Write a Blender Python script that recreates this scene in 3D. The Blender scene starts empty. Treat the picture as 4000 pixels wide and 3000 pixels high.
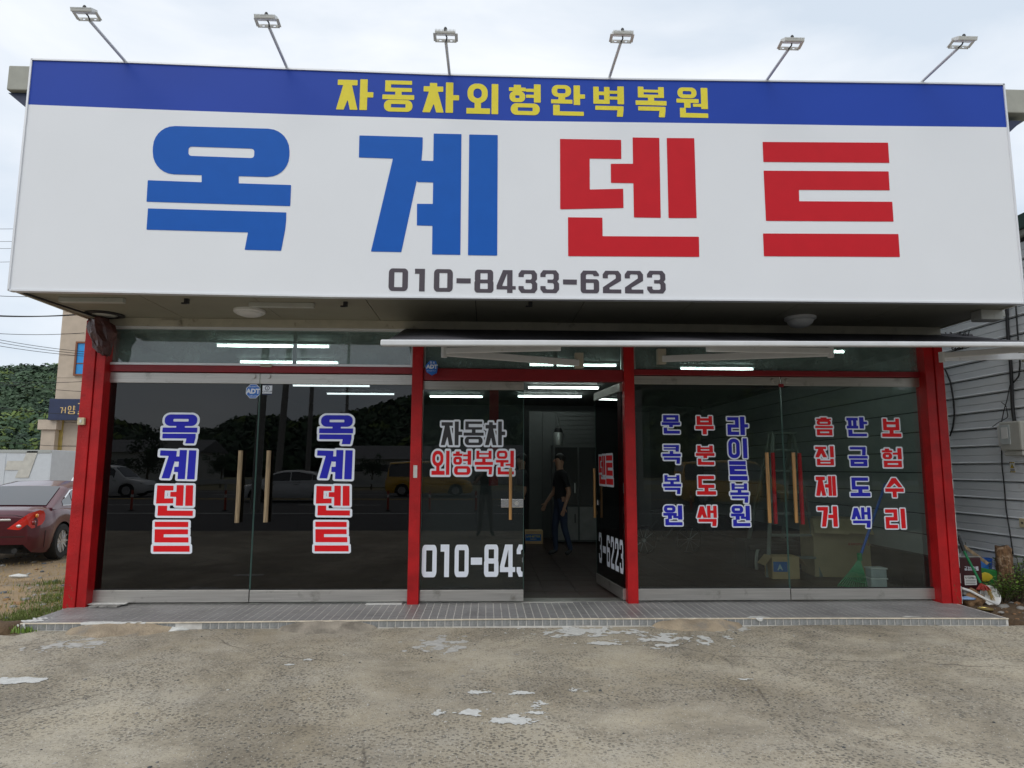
import bpy, bmesh, math, random
import numpy as np
from mathutils import Vector, Matrix
random.seed(7); np.random.seed(7)
sc = bpy.context.scene
C = sc.collection
PI = math.pi

# ------------------------------------------------------------------ camera
F, PITCH, YAW, ROLL, D, H = 2600.0, 0.1256, 0.0385, 0.0034, 7.7135, 1.5
def cam_axes(p, y, r):
    f = Vector((math.sin(y)*math.cos(p), math.cos(y)*math.cos(p), math.sin(p)))
    rt = Vector((math.cos(y), -math.sin(y), 0)); u = rt.cross(f)
    return f, rt*math.cos(r)+u*math.sin(r), u*math.cos(r)-rt*math.sin(r)
AF, AR, AU = cam_axes(PITCH, YAW, ROLL)
cd = bpy.data.cameras.new('camera'); cam = bpy.data.objects.new('camera', cd); C.objects.link(cam)
cam.matrix_world = Matrix(((AR.x, AU.x, -AF.x, 0), (AR.y, AU.y, -AF.y, -D), (AR.z, AU.z, -AF.z, H), (0, 0, 0, 1)))
cd.sensor_width = 36; cd.lens = F/4000*36; cd.clip_start = 0.02; cd.clip_end = 3000
sc.camera = cam
sc.render.resolution_x = 1024; sc.render.resolution_y = 768

# ------------------------------------------------------------------ sky and sun (overcast)
SUN_EL, SUN_AZ = math.radians(50), math.radians(208)      # azimuth from +Y clockwise: behind the photographer, to the right
w = bpy.data.worlds.new('World'); sc.world = w; w.use_nodes = True
nt = w.node_tree; nt.nodes.clear()
no = nt.nodes.new('ShaderNodeOutputWorld'); bg = nt.nodes.new('ShaderNodeBackground'); bg.inputs[1].default_value = 0.1
sky = nt.nodes.new('ShaderNodeTexSky'); sky.sky_type = 'NISHITA'; sky.sun_disc = False
sky.sun_elevation = SUN_EL; sky.sun_rotation = SUN_AZ
tc = nt.nodes.new('ShaderNodeTexCoord'); mp = nt.nodes.new('ShaderNodeMapping'); mp.inputs['Scale'].default_value = (1.3, 1.3, 3.2)
nz = nt.nodes.new('ShaderNodeTexNoise'); nz.inputs['Scale'].default_value = 1.7; nz.inputs['Detail'].default_value = 6; nz.inputs['Roughness'].default_value = .5
nz.inputs['Distortion'].default_value = .4
cr = nt.nodes.new('ShaderNodeValToRGB')
cr.color_ramp.elements[0].position = .36; cr.color_ramp.elements[0].color = (6.5, 7.3, 8.25, 1)
cr.color_ramp.elements[1].position = .62; cr.color_ramp.elements[1].color = (9.3, 9.6, 10.0, 1)
mx = nt.nodes.new('ShaderNodeMix'); mx.data_type = 'RGBA'; mx.inputs[0].default_value = .9
nt.links.new(tc.outputs['Generated'], mp.inputs[0]); nt.links.new(mp.outputs[0], nz.inputs[0]); nt.links.new(nz.outputs[0], cr.inputs[0])
nt.links.new(sky.outputs[0], mx.inputs[6]); nt.links.new(cr.outputs[0], mx.inputs[7]); nt.links.new(mx.outputs[2], bg.inputs[0])
nt.links.new(bg.outputs[0], no.inputs[0])
sl = bpy.data.lights.new('sun', 'SUN'); sl.energy = 1.0; sl.angle = math.radians(45); sl.color = (1, .965, .91)
so = bpy.data.objects.new('sun', sl); C.objects.link(so)
sdir = Vector((math.sin(SUN_AZ)*math.cos(SUN_EL), math.cos(SUN_AZ)*math.cos(SUN_EL), math.sin(SUN_EL)))
so.rotation_euler = sdir.to_track_quat('Z', 'Y').to_euler(); so.location = (3, -20, 30)
vs = sc.view_settings; vs.view_transform = 'Standard'; vs.look = 'None'; vs.exposure = 0.2; vs.gamma = 1.0; vs.use_curve_mapping = False
sc.render.engine = 'CYCLES'; sc.cycles.max_bounces = 10; sc.cycles.transparent_max_bounces = 16; sc.cycles.glossy_bounces = 5

# ------------------------------------------------------------------ survey helpers: photograph reading -> metres on a known plane
def ray(px, py): return AF*F + AR*(px-2000) + AU*(1500-py)
def W(px, py, Y):
    d = ray(px, py); t = (Y+D)/d.y; return (d.x*t, Y, H+d.z*t)
def G(px, py, Z):
    d = ray(px, py); t = (Z-H)/d.z; return (d.x*t, -D+d.y*t, Z)
def SX(px, py, X):
    d = ray(px, py); t = X/d.x; return (X, -D+d.y*t, H+d.z*t)

# ------------------------------------------------------------------ object helpers
def tag(o, label=None, cat=None, group=None, kind=None):
    if label: o['label'] = label
    if cat: o['category'] = cat
    if group: o['group'] = group
    if kind: o['kind'] = kind
    return o
def thing(name, label, cat, loc=(0, 0, 0), rz=0, group=None, kind=None):
    o = bpy.data.objects.new(name, None); C.objects.link(o); o.empty_display_size = .2
    o.location = loc; o.rotation_euler = (0, 0, rz)
    return tag(o, label, cat, group, kind)
def wmat(o):
    m = Matrix.LocRotScale(o.location, o.rotation_euler, o.scale)
    if o.parent: m = wmat(o.parent) @ o.matrix_parent_inverse @ m
    return m
def adopt(o, parent, world=True):
    o.parent = parent
    if world: o.matrix_parent_inverse = wmat(parent).inverted()
def copy_tree(o, parent=None):
    c = o.copy(); C.objects.link(c)
    if parent: c.parent = parent; c.matrix_parent_inverse = o.matrix_parent_inverse.copy()
    for ch in [x for x in bpy.data.objects if x.parent == o]: copy_tree(ch, c)
    return c

class MB:
    def __init__(s): s.v = []; s.f = []; s.m = []
    def add(s, vs, fs, mi=0):
        b = len(s.v); s.v += [tuple(x) for x in vs]
        for f in fs: s.f.append(tuple(b+i for i in f)); s.m.append(mi)
        return s
    def box(s, x0, x1, y0, y1, z0, z1, mi=0):
        v = [(x, y, z) for z in (z0, z1) for y in (y0, y1) for x in (x0, x1)]
        return s.add(v, [(0, 2, 3, 1), (4, 5, 7, 6), (0, 1, 5, 4), (2, 6, 7, 3), (0, 4, 6, 2), (1, 3, 7, 5)], mi)
    def obox(s, p0, p1, wd, ht, mi=0, up=(0, 0, 1)):
        p0 = Vector(p0); p1 = Vector(p1); d = (p1-p0).normalized(); sd = d.cross(Vector(up))
        if sd.length < 1e-4: sd = Vector((1, 0, 0))
        sd.normalize(); u = sd.cross(d)
        v = [p+sd*a*wd/2+u*b*ht/2 for p in (p0, p1) for b in (-1, 1) for a in (-1, 1)]
        return s.add(v, [(0, 2, 3, 1), (4, 5, 7, 6), (0, 1, 5, 4), (2, 6, 7, 3), (0, 4, 6, 2), (1, 3, 7, 5)], mi)
    def cyl(s, p0, p1, r0, r1=None, n=12, mi=0, cap=True):
        r1 = r0 if r1 is None else r1
        p0 = Vector(p0); p1 = Vector(p1); d = (p1-p0).normalized()
        a = d.orthogonal().normalized(); b = d.cross(a)
        vs = [p+(a*math.cos(t)+b*math.sin(t))*r for p, r in ((p0, r0), (p1, r1)) for t in [2*PI*i/n for i in range(n)]]
        fs = [(i, (i+1) % n, n+(i+1) % n, n+i) for i in range(n)]
        if cap: fs += [tuple(range(n))[::-1], tuple(range(n, 2*n))]
        return s.add(vs, fs, mi)
    def tube(s, pts, r, n=6, mi=0, rs=None):
        pts = [Vector(p) for p in pts]; rings = []; b0 = len(s.v)
        ref = None
        for i, p in enumerate(pts):
            d = (pts[min(i+1, len(pts)-1)]-pts[max(i-1, 0)]).normalized()
            a = d.orthogonal().normalized() if ref is None else (ref-d*ref.dot(d)).normalized()
            ref = a; b = d.cross(a); rr = rs[i] if rs else r
            rings.append([p+(a*math.cos(t)+b*math.sin(t))*rr for t in [2*PI*k/n for k in range(n)]])
        vs = [q for rg in rings for q in rg]; fs = []
        for i in range(len(pts)-1):
            fs += [(i*n+k, i*n+(k+1) % n, (i+1)*n+(k+1) % n, (i+1)*n+k) for k in range(n)]
        fs += [tuple(range(n))[::-1], tuple(range((len(pts)-1)*n, len(pts)*n))]
        return s.add(vs, fs, mi)
    def lathe(s, prof, c=(0, 0, 0), n=20, mi=0, M=None):
        vs = []
        for r, z in prof:
            for k in range(n):
                t = 2*PI*k/n; p = Vector((r*math.cos(t), r*math.sin(t), z))
                if M: p = M @ p
                vs.append(p+Vector(c))
        fs = [(i*n+k, i*n+(k+1) % n, (i+1)*n+(k+1) % n, (i+1)*n+k) for i in range(len(prof)-1) for k in range(n)]
        if prof[0][0] > 0: fs.append(tuple(range(n))[::-1])
        if prof[-1][0] > 0: fs.append(tuple(range((len(prof)-1)*n, len(prof)*n)))
        return s.add(vs, fs, mi)
    def prism(s, poly, axis, a, b, mi=0):          # poly in the two other axes
        def P(u, v, t): return {'x': (t, u, v), 'y': (u, t, v), 'z': (u, v, t)}[axis]
        n = len(poly); vs = [P(u, v, a) for u, v in poly]+[P(u, v, b) for u, v in poly]
        return s.add(vs, [tuple(range(n)), tuple(range(n, 2*n))[::-1]]+[(i, (i+1) % n, n+(i+1) % n, n+i) for i in range(n)], mi)
    def blob(s, c, r, sub=2, jit=.15, sc3=(1, 1, 1), mi=0, seed=0):
        bm = bmesh.new(); bmesh.ops.create_icosphere(bm, subdivisions=sub, radius=1)
        rnd = random.Random(seed); ph = [rnd.uniform(0, 6) for _ in range(9)]
        vs = []
        for v in bm.verts:
            n = v.co; k = 1+jit*(math.sin(n.x*3+ph[0])*math.sin(n.y*3.7+ph[1])+.6*math.sin(n.z*6+ph[2])*math.sin(n.x*7+ph[3])+.4*rnd.uniform(-1, 1))
            vs.append((c[0]+n.x*k*r*sc3[0], c[1]+n.y*k*r*sc3[1], c[2]+n.z*k*r*sc3[2]))
        bm.verts.index_update(); fs = [tuple(v.index for v in f.verts) for f in bm.faces]; bm.free()
        return s.add(vs, fs, mi)
    def build(s, name, mats, parent=None, smooth=False, bevel=0, world=True, fixn=True):
        me = bpy.data.meshes.new(name); me.from_pydata(s.v, [], s.f)
        if not isinstance(mats, (list, tuple)): mats = [mats]
        for m in mats: me.materials.append(m)
        me.polygons.foreach_set('material_index', s.m)
        if fixn and len(s.f) < 40000:
            bm = bmesh.new(); bm.from_mesh(me); bmesh.ops.recalc_face_normals(bm, faces=bm.faces); bm.to_mesh(me); bm.free()
        if smooth:
            me.polygons.foreach_set('use_smooth', [True]*len(me.polygons))
            if smooth != 'all': me.set_sharp_from_angle(angle=math.radians(38))
        me.update()
        o = bpy.data.objects.new(name, me); C.objects.link(o)
        if bevel:
            md = o.modifiers.new('bevel', 'BEVEL'); md.width = bevel; md.segments = 2; md.limit_method = 'ANGLE'; md.angle_limit = math.radians(40)
        if parent: adopt(o, parent, world)
        return o
def raw(name, V, Fq, mats, mi=None, parent=None, smooth=False):    # numpy arrays -> one mesh (fast)
    me = bpy.data.meshes.new(name); n = len(V); k = Fq.shape[1]
    me.vertices.add(n); me.vertices.foreach_set('co', np.asarray(V, dtype=np.float32).ravel())
    me.loops.add(Fq.size); me.loops.foreach_set('vertex_index', Fq.ravel().astype(np.int32))
    me.polygons.add(len(Fq)); me.polygons.foreach_set('loop_start', np.arange(0, Fq.size, k, dtype=np.int32))
    for m in (mats if isinstance(mats, (list, tuple)) else [mats]): me.materials.append(m)
    if mi is not None: me.polygons.foreach_set('material_index', np.asarray(mi, dtype=np.int32))
    if smooth: me.polygons.foreach_set('use_smooth', np.ones(len(Fq), dtype=bool))
    me.update(calc_edges=True)
    o = bpy.data.objects.new(name, me); C.objects.link(o)
    if parent: adopt(o, parent)
    return o

# ------------------------------------------------------------------ materials
def s2l(c): return tuple((x/255/12.92 if x <= 10 else ((x/255+.055)/1.055)**2.4) for x in c)
def mat(name, col, rough=.6, metal=0, var=.12, scale=6, bump=0, bscale=40, col2=None, emit=0, coat=0, spec=.5, stretch=None, dirt=None, dscale=2, dth=.55, rvar=0):
    m = bpy.data.materials.new(name); m.use_nodes = True; t = m.node_tree; p = t.nodes['Principled BSDF']; L = t.links.new
    p.inputs['Roughness'].default_value = rough; p.inputs['Metallic'].default_value = metal; p.inputs['Specular IOR Level'].default_value = spec
    co = t.nodes.new('ShaderNodeTexCoord'); src = co.outputs['Object']
    if stretch:
        ma = t.nodes.new('ShaderNodeMapping'); ma.inputs['Scale'].default_value = stretch; L(src, ma.inputs[0]); src = ma.outputs[0]
    n = t.nodes.new('ShaderNodeTexNoise'); n.inputs['Scale'].default_value = scale; n.inputs['Detail'].default_value = 6; L(src, n.inputs[0])
    r = t.nodes.new('ShaderNodeValToRGB'); r.color_ramp.elements[0].position = .3; r.color_ramp.elements[1].position = .7
    c2 = col2 if col2 else tuple(x*(1-var) for x in col)
    c1 = col if col2 else tuple(min(1, x*(1+var)) for x in col)
    r.color_ramp.elements[0].color = (*c2, 1); r.color_ramp.elements[1].color = (*c1, 1); L(n.outputs[0], r.inputs[0])
    out = r.outputs[0]
    if dirt:
        n2 = t.nodes.new('ShaderNodeTexNoise'); n2.inputs['Scale'].default_value = dscale; n2.inputs['Detail'].default_value = 8; n2.inputs['Roughness'].default_value = .65; L(co.outputs['Object'], n2.inputs[0])
        r2 = t.nodes.new('ShaderNodeValToRGB'); r2.color_ramp.elements[0].position = dth; r2.color_ramp.elements[1].position = dth+.14; L(n2.outputs[0], r2.inputs[0])
        mxx = t.nodes.new('ShaderNodeMix'); mxx.data_type = 'RGBA'; L(r2.outputs[0], mxx.inputs[0]); L(out, mxx.inputs[6]); mxx.inputs[7].default_value = (*dirt, 1); out = mxx.outputs[2]
    L(out, p.inputs['Base Color'])
    if rvar:
        mr = t.nodes.new('ShaderNodeMapRange'); mr.inputs[3].default_value = max(0, rough-rvar); mr.inputs[4].default_value = min(1, rough+rvar); L(n.outputs[0], mr.inputs[0]); L(mr.outputs[0], p.inputs['Roughness'])
    if bump:
        nb = t.nodes.new('ShaderNodeTexNoise'); nb.inputs['Scale'].default_value = bscale; nb.inputs['Detail'].default_value = 4; L(src, nb.inputs[0])
        b = t.nodes.new('ShaderNodeBump'); b.inputs['Strength'].default_value = bump; b.inputs['Distance'].default_value = .02; L(nb.outputs[0], b.inputs['Height']); L(b.outputs[0], p.inputs['Normal'])
    if coat: p.inputs['Coat Weight'].default_value = coat; p.inputs['Coat Roughness'].default_value = .06
    if emit: p.inputs['Emission Color'].default_value = (*col, 1); p.inputs['Emission Strength'].default_value = emit
    return m
def glass(name, tint, ior=1.8, haze=0.0, hazecol=(.3, .35, .34)):
    m = bpy.data.materials.new(name); m.use_nodes = True; t = m.node_tree; t.nodes.clear(); L = t.links.new
    o = t.nodes.new('ShaderNodeOutputMaterial'); tr = t.nodes.new('ShaderNodeBsdfTransparent'); tr.inputs[0].default_value = (*tint, 1)
    gl = t.nodes.new('ShaderNodeBsdfGlossy'); gl.inputs['Roughness'].default_value = 0.0; gl.inputs['Color'].default_value = (1, 1, 1, 1)
    fr = t.nodes.new('ShaderNodeFresnel'); fr.inputs[0].default_value = ior
    ge = t.nodes.new('ShaderNodeNewGeometry'); mu = t.nodes.new('ShaderNodeMath'); mu.operation = 'MULTIPLY'; iv = t.nodes.new('ShaderNodeMath'); iv.operation = 'SUBTRACT'; iv.inputs[0].default_value = 1
    L(ge.outputs['Backfacing'], iv.inputs[1]); L(fr.outputs[0], mu.inputs[0]); L(iv.outputs[0], mu.inputs[1])
    base = tr.outputs[0]
    if haze:
        di = t.nodes.new('ShaderNodeBsdfDiffuse'); di.inputs[0].default_value = (*hazecol, 1)
        co = t.nodes.new('ShaderNodeTexCoord'); n = t.nodes.new('ShaderNodeTexNoise'); n.inputs['Scale'].default_value = 2.2; n.inputs['Detail'].default_value = 8; n.inputs['Roughness'].default_value = .7; L(co.outputs['Object'], n.inputs[0])
        mr = t.nodes.new('ShaderNodeMapRange'); mr.inputs[1].default_value = .35; mr.inputs[2].default_value = .75; mr.inputs[3].default_value = haze*.3; mr.inputs[4].default_value = haze*1.6; L(n.outputs[0], mr.inputs[0])
        m0 = t.nodes.new('ShaderNodeMixShader'); L(mr.outputs[0], m0.inputs[0]); L(base, m0.inputs[1]); L(di.outputs[0], m0.inputs[2]); base = m0.outputs[0]
    ms = t.nodes.new('ShaderNodeMixShader'); L(mu.outputs[0], ms.inputs[0]); L(base, ms.inputs[1]); L(gl.outputs[0], ms.inputs[2]); L(ms.outputs[0], o.inputs[0])
    return m
M = {}
M['red'] = mat('red_paint', (.42, .007, .009), .45, var=.22, scale=5, bump=.22, bscale=55, dirt=(.26, .009, .010), dscale=3, dth=.60, rvar=.08, spec=.35)
M['redbeam'] = mat('dark_red_paint', (.24, .008, .014), .42, var=.1, bump=.2, bscale=50, rvar=.08)
M['steel'] = mat('brushed_steel', (.50, .48, .45), .38, metal=.85, var=.12, scale=3, stretch=(.6, 1, 25), bump=.12, bscale=30, dirt=(.30, .28, .25), dscale=5, dth=.58, rvar=.1)
M['chrome'] = mat('chrome', (.75, .75, .76), .12, metal=1, var=.03)
M['black_glass'] = glass('black_film_glass', (.30, .30, .31), 1.54)
M['clear_glass'] = glass('dusty_clear_glass', (.84, .90, .88), 1.5, haze=.03, hazecol=(.18, .20, .19))
M['mid_glass'] = glass('tinted_clear_glass', (.74, .80, .79), 1.52, haze=.02, hazecol=(.10, .11, .11))
M['transom_glass'] = glass('dusty_sheen_transom_glass', (.78, .86, .84), 1.8, haze=.5, hazecol=(.24, .33, .32))  # teal haze: grime plus painted-in sky reflection and indoor glow
M['seal'] = mat('black_seal', (.015, .015, .015), .6)
M['glass_edge'] = mat('glass_edge', (.07, .15, .13), .3)
M['sign_white'] = mat('sign_white_sheet', (.80, .815, .84), .42, var=.015, scale=1.2, bump=.03, bscale=3)
M['sign_blue'] = mat('sign_blue_film', (.016, .060, .40), .5, var=.05, scale=1, spec=.22)
M['frame_white'] = mat('white_aluminium', (.72, .73, .75), .35, var=.03, metal=.2)
M['l_blue'] = mat('letter_blue', (.006, .105, .47), .5, var=.03, spec=.2)
M['l_red'] = mat('letter_red', (.58, .012, .022), .5, var=.03, spec=.2)
M['l_yellow'] = mat('letter_yellow', (.80, .68, .06), .5, var=.03, spec=.2)
M['l_dark'] = mat('letter_dark', (.065, .05, .065), .4, var=.03)
M['v_blue'] = mat('vinyl_blue', (.020, .022, .46), .45, var=.02, spec=.25)
M['v_red'] = mat('vinyl_red', (.76, .008, .014), .45, var=.02, spec=.25)
M['v_white'] = mat('vinyl_white', (.80, .84, .92), .3, var=.02)
M['v_black'] = mat('vinyl_black', (.03, .028, .032), .3, var=.02)
M['beige'] = mat('beige_metal', (.42, .39, .31), .55, var=.12, dirt=(.18, .15, .11), dscale=7, dth=.6, bump=.1)
M['soffit'] = mat('soffit_board', (.27, .26, .20), .6, var=.08, scale=2, dirt=(.17, .15, .11), dscale=3, dth=.62, bump=.05)
M['dark_gap'] = mat('dark_gap', (.03, .03, .028), .9)
M['wood'] = mat('varnished_wood', (.42, .22, .07), .35, var=.3, scale=4, stretch=(18, 18, 1), coat=.3)
M['wood_old'] = mat('weathered_wood', (.30, .22, .13), .7, var=.4, scale=5, stretch=(14, 14, 1), bump=.3, bscale=30)
M['white_pl'] = mat('white_plastic', (.70, .70, .68), .4, var=.05)
M['ivory'] = mat('ivory_plastic', (.60, .52, .34), .45, var=.06)
M['grey_pl'] = mat('grey_plastic', (.42, .42, .38), .5, var=.08, dirt=(.25, .23, .18), dscale=12, dth=.6)
M['black_pl'] = mat('black_plastic', (.02, .02, .022), .45)
M['cable'] = mat('black_cable', (.015, .015, .017), .5)
M['lamp_white'] = mat('lamp_white_metal', (.66, .66, .63), .45, var=.04, dirt=(.5, .47, .38), dscale=14, dth=.62)
M['fabric'] = mat('awning_fabric', (.055, .052, .06), .75, var=.15, scale=8, bump=.1, bscale=200)
M['aw_white'] = mat('awning_white_metal', (.66, .67, .68), .35, var=.05, dirt=(.45, .43, .38), dscale=8, dth=.64)
M['tile_grey'] = mat('grey_tile', (.235, .228, .225), .42, var=.25, scale=2.1, bump=.15, bscale=90, dirt=(.25, .24, .23), dscale=4, dth=.58, rvar=.12)
M['tile_front'] = mat('grey_front_tile', (.24, .245, .24), .55, var=.3, scale=30, bump=.25, bscale=120)
M['rust'] = mat('rusty_chip', (.20, .08, .04), .9)
M['grout'] = mat('pale_grout', (.62, .60, .56), .85, var=.15, scale=12, bump=.3, bscale=80, dirt=(.25, .22, .17), dscale=6, dth=.56)
M['cream'] = mat('cream_grout', (.62, .55, .43), .8, var=.2, scale=12, bump=.2, bscale=80)
M['paint_w'] = mat('spilled_white_paint', (.60, .60, .57), .65, var=.12, scale=25, bump=.3, bscale=60)
M['paint_dust'] = mat('white_dust', (.46, .45, .42), .85, var=.2, scale=20)
M['ramp'] = mat('sand_cement', (.33, .265, .185), .9, var=.28, scale=5, bump=.7, bscale=45, dirt=(.22, .20, .17), dscale=4, dth=.55)
M['stone'] = mat('grey_stone', (.26, .25, .23), .85, var=.35, scale=9, bump=.8, bscale=25)
M['rock'] = mat('brown_rock', (.27, .16, .08), .9, var=.5, scale=9, bump=1, bscale=22, dirt=(.40, .35, .28), dscale=9, dth=.6)
M['rubber'] = mat('rubber', (.018, .018, .018), .8, bump=.2, bscale=80)
M['alloy'] = mat('alloy', (.55, .55, .56), .3, metal=.9, var=.05)
M['car_red'] = mat('maroon_car_paint', (.085, .006, .016), .30, metal=.2, var=.04, coat=.7, spec=.4)
M['car_white'] = mat('white_car_paint', (.68, .69, .70), .3, var=.02, coat=1)
M['van_yellow'] = mat('yellow_van_paint', (.72, .40, .02), .3, var=.02, coat=1)
M['car_glass'] = mat('car_glass', (.015, .018, .022), .06, spec=.9, var=.02, coat=.6)
M['lamp_red'] = mat('tail_lamp_red', (.62, .015, .01), .12, coat=1, var=.1)
M['lamp_dark'] = mat('tail_lamp_dark_red', (.20, .006, .006), .12, coat=1)
M['lamp_amber'] = mat('tail_lamp_amber', (.75, .26, .02), .15, coat=1)
M['lamp_clear'] = mat('lamp_clear', (.62, .62, .62), .1, metal=.5, coat=1)
M['plate'] = mat('number_plate', (.6, .6, .6), .4)
M['asphalt'] = mat('asphalt', (.06, .06, .062), .85, var=.15, scale=3, bump=.4, bscale=60)
M['road_white'] = mat('road_marking', (.60, .60, .58), .7, var=.1)
M['road_yellow'] = mat('road_marking_yellow', (.60, .40, .05), .7, var=.1)
M['field'] = mat('field_ground', (.10, .12, .05), .9, var=.3, scale=.2, col2=(.20, .16, .09))
M['pole'] = mat('concrete_pole', (.30, .29, .27), .8, var=.1)
M['post_red'] = mat('delineator_red', (.45, .05, .02), .5)
M['skin'] = mat('skin', (.42, .24, .16), .55, var=.06)
M['hair'] = mat('black_hair', (.012, .010, .009), .5)
M['shirt_black'] = mat('black_shirt', (.014, .014, .017), .85, bump=.3, bscale=20)
M['jeans'] = mat('blue_jeans', (.03, .045, .085), .85, bump=.3, bscale=20)
M['trouser_grey'] = mat('grey_trousers', (.16, .15, .15), .85, bump=.3, bscale=20)
M['shoe'] = mat('dark_shoe', (.03, .03, .03), .6)
M['cardboard'] = mat('cardboard', (.52, .36, .19), .8, var=.1, scale=3, bump=.1)
M['cardboard_dull'] = mat('dull_cardboard', (.46, .35, .20), .85, var=.1, scale=3)
M['print_blue'] = mat('print_blue', (.02, .14, .42), .5)
M['print_red'] = mat('print_red', (.45, .03, .03), .5)
M['rake_green'] = mat('green_plastic', (.01, .20, .07), .4)
M['rake_blue'] = mat('blue_plastic', (.02, .12, .50), .4)
M['tub_clear'] = mat('milky_plastic', (.46, .50, .50), .3)
M['alu'] = mat('aluminium', (.50, .52, .50), .35, metal=.7, var=.06)
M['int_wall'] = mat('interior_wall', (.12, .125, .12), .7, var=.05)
M['int_out'] = mat('wall_and_bounce_panel', (.60, .60, .57), .6, var=.06)
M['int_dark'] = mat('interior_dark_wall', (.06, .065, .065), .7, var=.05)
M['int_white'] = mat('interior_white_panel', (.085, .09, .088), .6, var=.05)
M['int_ceil'] = mat('interior_ceiling', (.20, .22, .21), .7, var=.06, scale=1.5)
M['int_floor'] = mat('interior_floor_tile', (.050, .028, .024), .35, var=.25, scale=3, rvar=.1)
M['int_grout'] = mat('interior_grout', (.11, .09, .08), .8)
M['wains'] = mat('black_wall_tile', (.016, .016, .018), .2)
M['tube'] = mat('lit_tube', (.86, 1, .95), .3, emit=11)
M['fixture'] = mat('lamp_fixture', (.6, .62, .6), .5)
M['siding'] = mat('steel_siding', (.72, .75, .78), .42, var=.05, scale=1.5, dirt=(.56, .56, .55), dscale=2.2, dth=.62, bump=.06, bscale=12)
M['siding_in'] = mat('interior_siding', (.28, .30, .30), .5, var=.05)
M['b_stone'] = mat('beige_cladding', (.50, .41, .32), .7, var=.08, scale=3, bump=.1)
M['navy'] = mat('navy_board', (.018, .028, .075), .5)
M['gold'] = mat('gold_letter', (.70, .48, .20), .35, metal=.3)
M['win_blue'] = mat('blue_mirror_window', (.02, .25, .60), .15, var=.15, scale=.5)
M['curtain'] = mat('pale_curtain', (.50, .62, .60), .6, var=.06)
M['brown_frame'] = mat('brown_frame', (.20, .07, .03), .5)
M['trailer'] = mat('white_trailer_side', (.60, .64, .68), .35, var=.04)
M['trailer_logo'] = mat('pale_trailer_print', (.56, .55, .50), .4)
M['conc_eave'] = mat('eave_metal', (.36, .36, .31), .6, var=.12, dirt=(.20, .19, .15), dscale=5, dth=.6)
M['bark'] = mat('bark', (.20, .11, .055), .9, var=.6, scale=14, stretch=(3, 3, 1), bump=1, bscale=30, dirt=(.50, .36, .24), dscale=16, dth=.50)
M['trunk'] = mat('tree_trunk', (.08, .06, .04), .9)
M['leaf'] = mat('shrub_leaf', (.10, .20, .035), .5, var=.3, scale=25)
M['leaf_y'] = mat('young_leaf', (.20, .32, .05), .5, var=.3, scale=25)
M['grass'] = mat('grass_blade', (.13, .17, .035), .7, var=.35, scale=9)
M['forest'] = mat('forest_foliage', (.052, .092, .046), .85, var=.4, scale=.09)  # distance haze mixed into this green and the dark one, greying them
M['forest_y'] = mat('light_forest_foliage', (.12, .17, .04), .85, var=.3, scale=.3)
M['forest_d'] = mat('dark_forest_foliage', (.026, .052, .030), .85, var=.3, scale=.2)
M['hill'] = mat('hill_floor', (.02, .035, .014), .95)
M['bag_dark'] = mat('torn_dark_bag', (.06, .018, .016), .35, var=.4, scale=9, bump=.4, bscale=30)
M['bag_blue'] = mat('blue_bag', (.02, .13, .42), .35, bump=.4, bscale=20)
M['bag_green'] = mat('green_bag', (.03, .20, .05), .4)
M['bag_yellow'] = mat('yellow_print', (.60, .45, .03), .4)
M['can_maroon'] = mat('maroon_can', (.045, .008, .012), .35)
M['tin'] = mat('tin_top', (.45, .45, .44), .35, metal=.8)
M['brass'] = mat('brass_lid', (.60, .48, .16), .3, metal=.8)
M['broom_red'] = mat('red_bristle_head', (.30, .03, .02), .6)
M['straw'] = mat('straw', (.40, .28, .10), .85)
M['blue_sticker'] = mat('blue_sticker', (.02, .16, .60), .35)
M['yellow_warn'] = mat('yellow_warning', (.75, .55, .03), .4)
M['house_w'] = mat('pale_house_wall', (.50, .50, .48), .8)
M['house_g'] = mat('grey_house_roof', (.16, .16, .17), .8)

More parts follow.
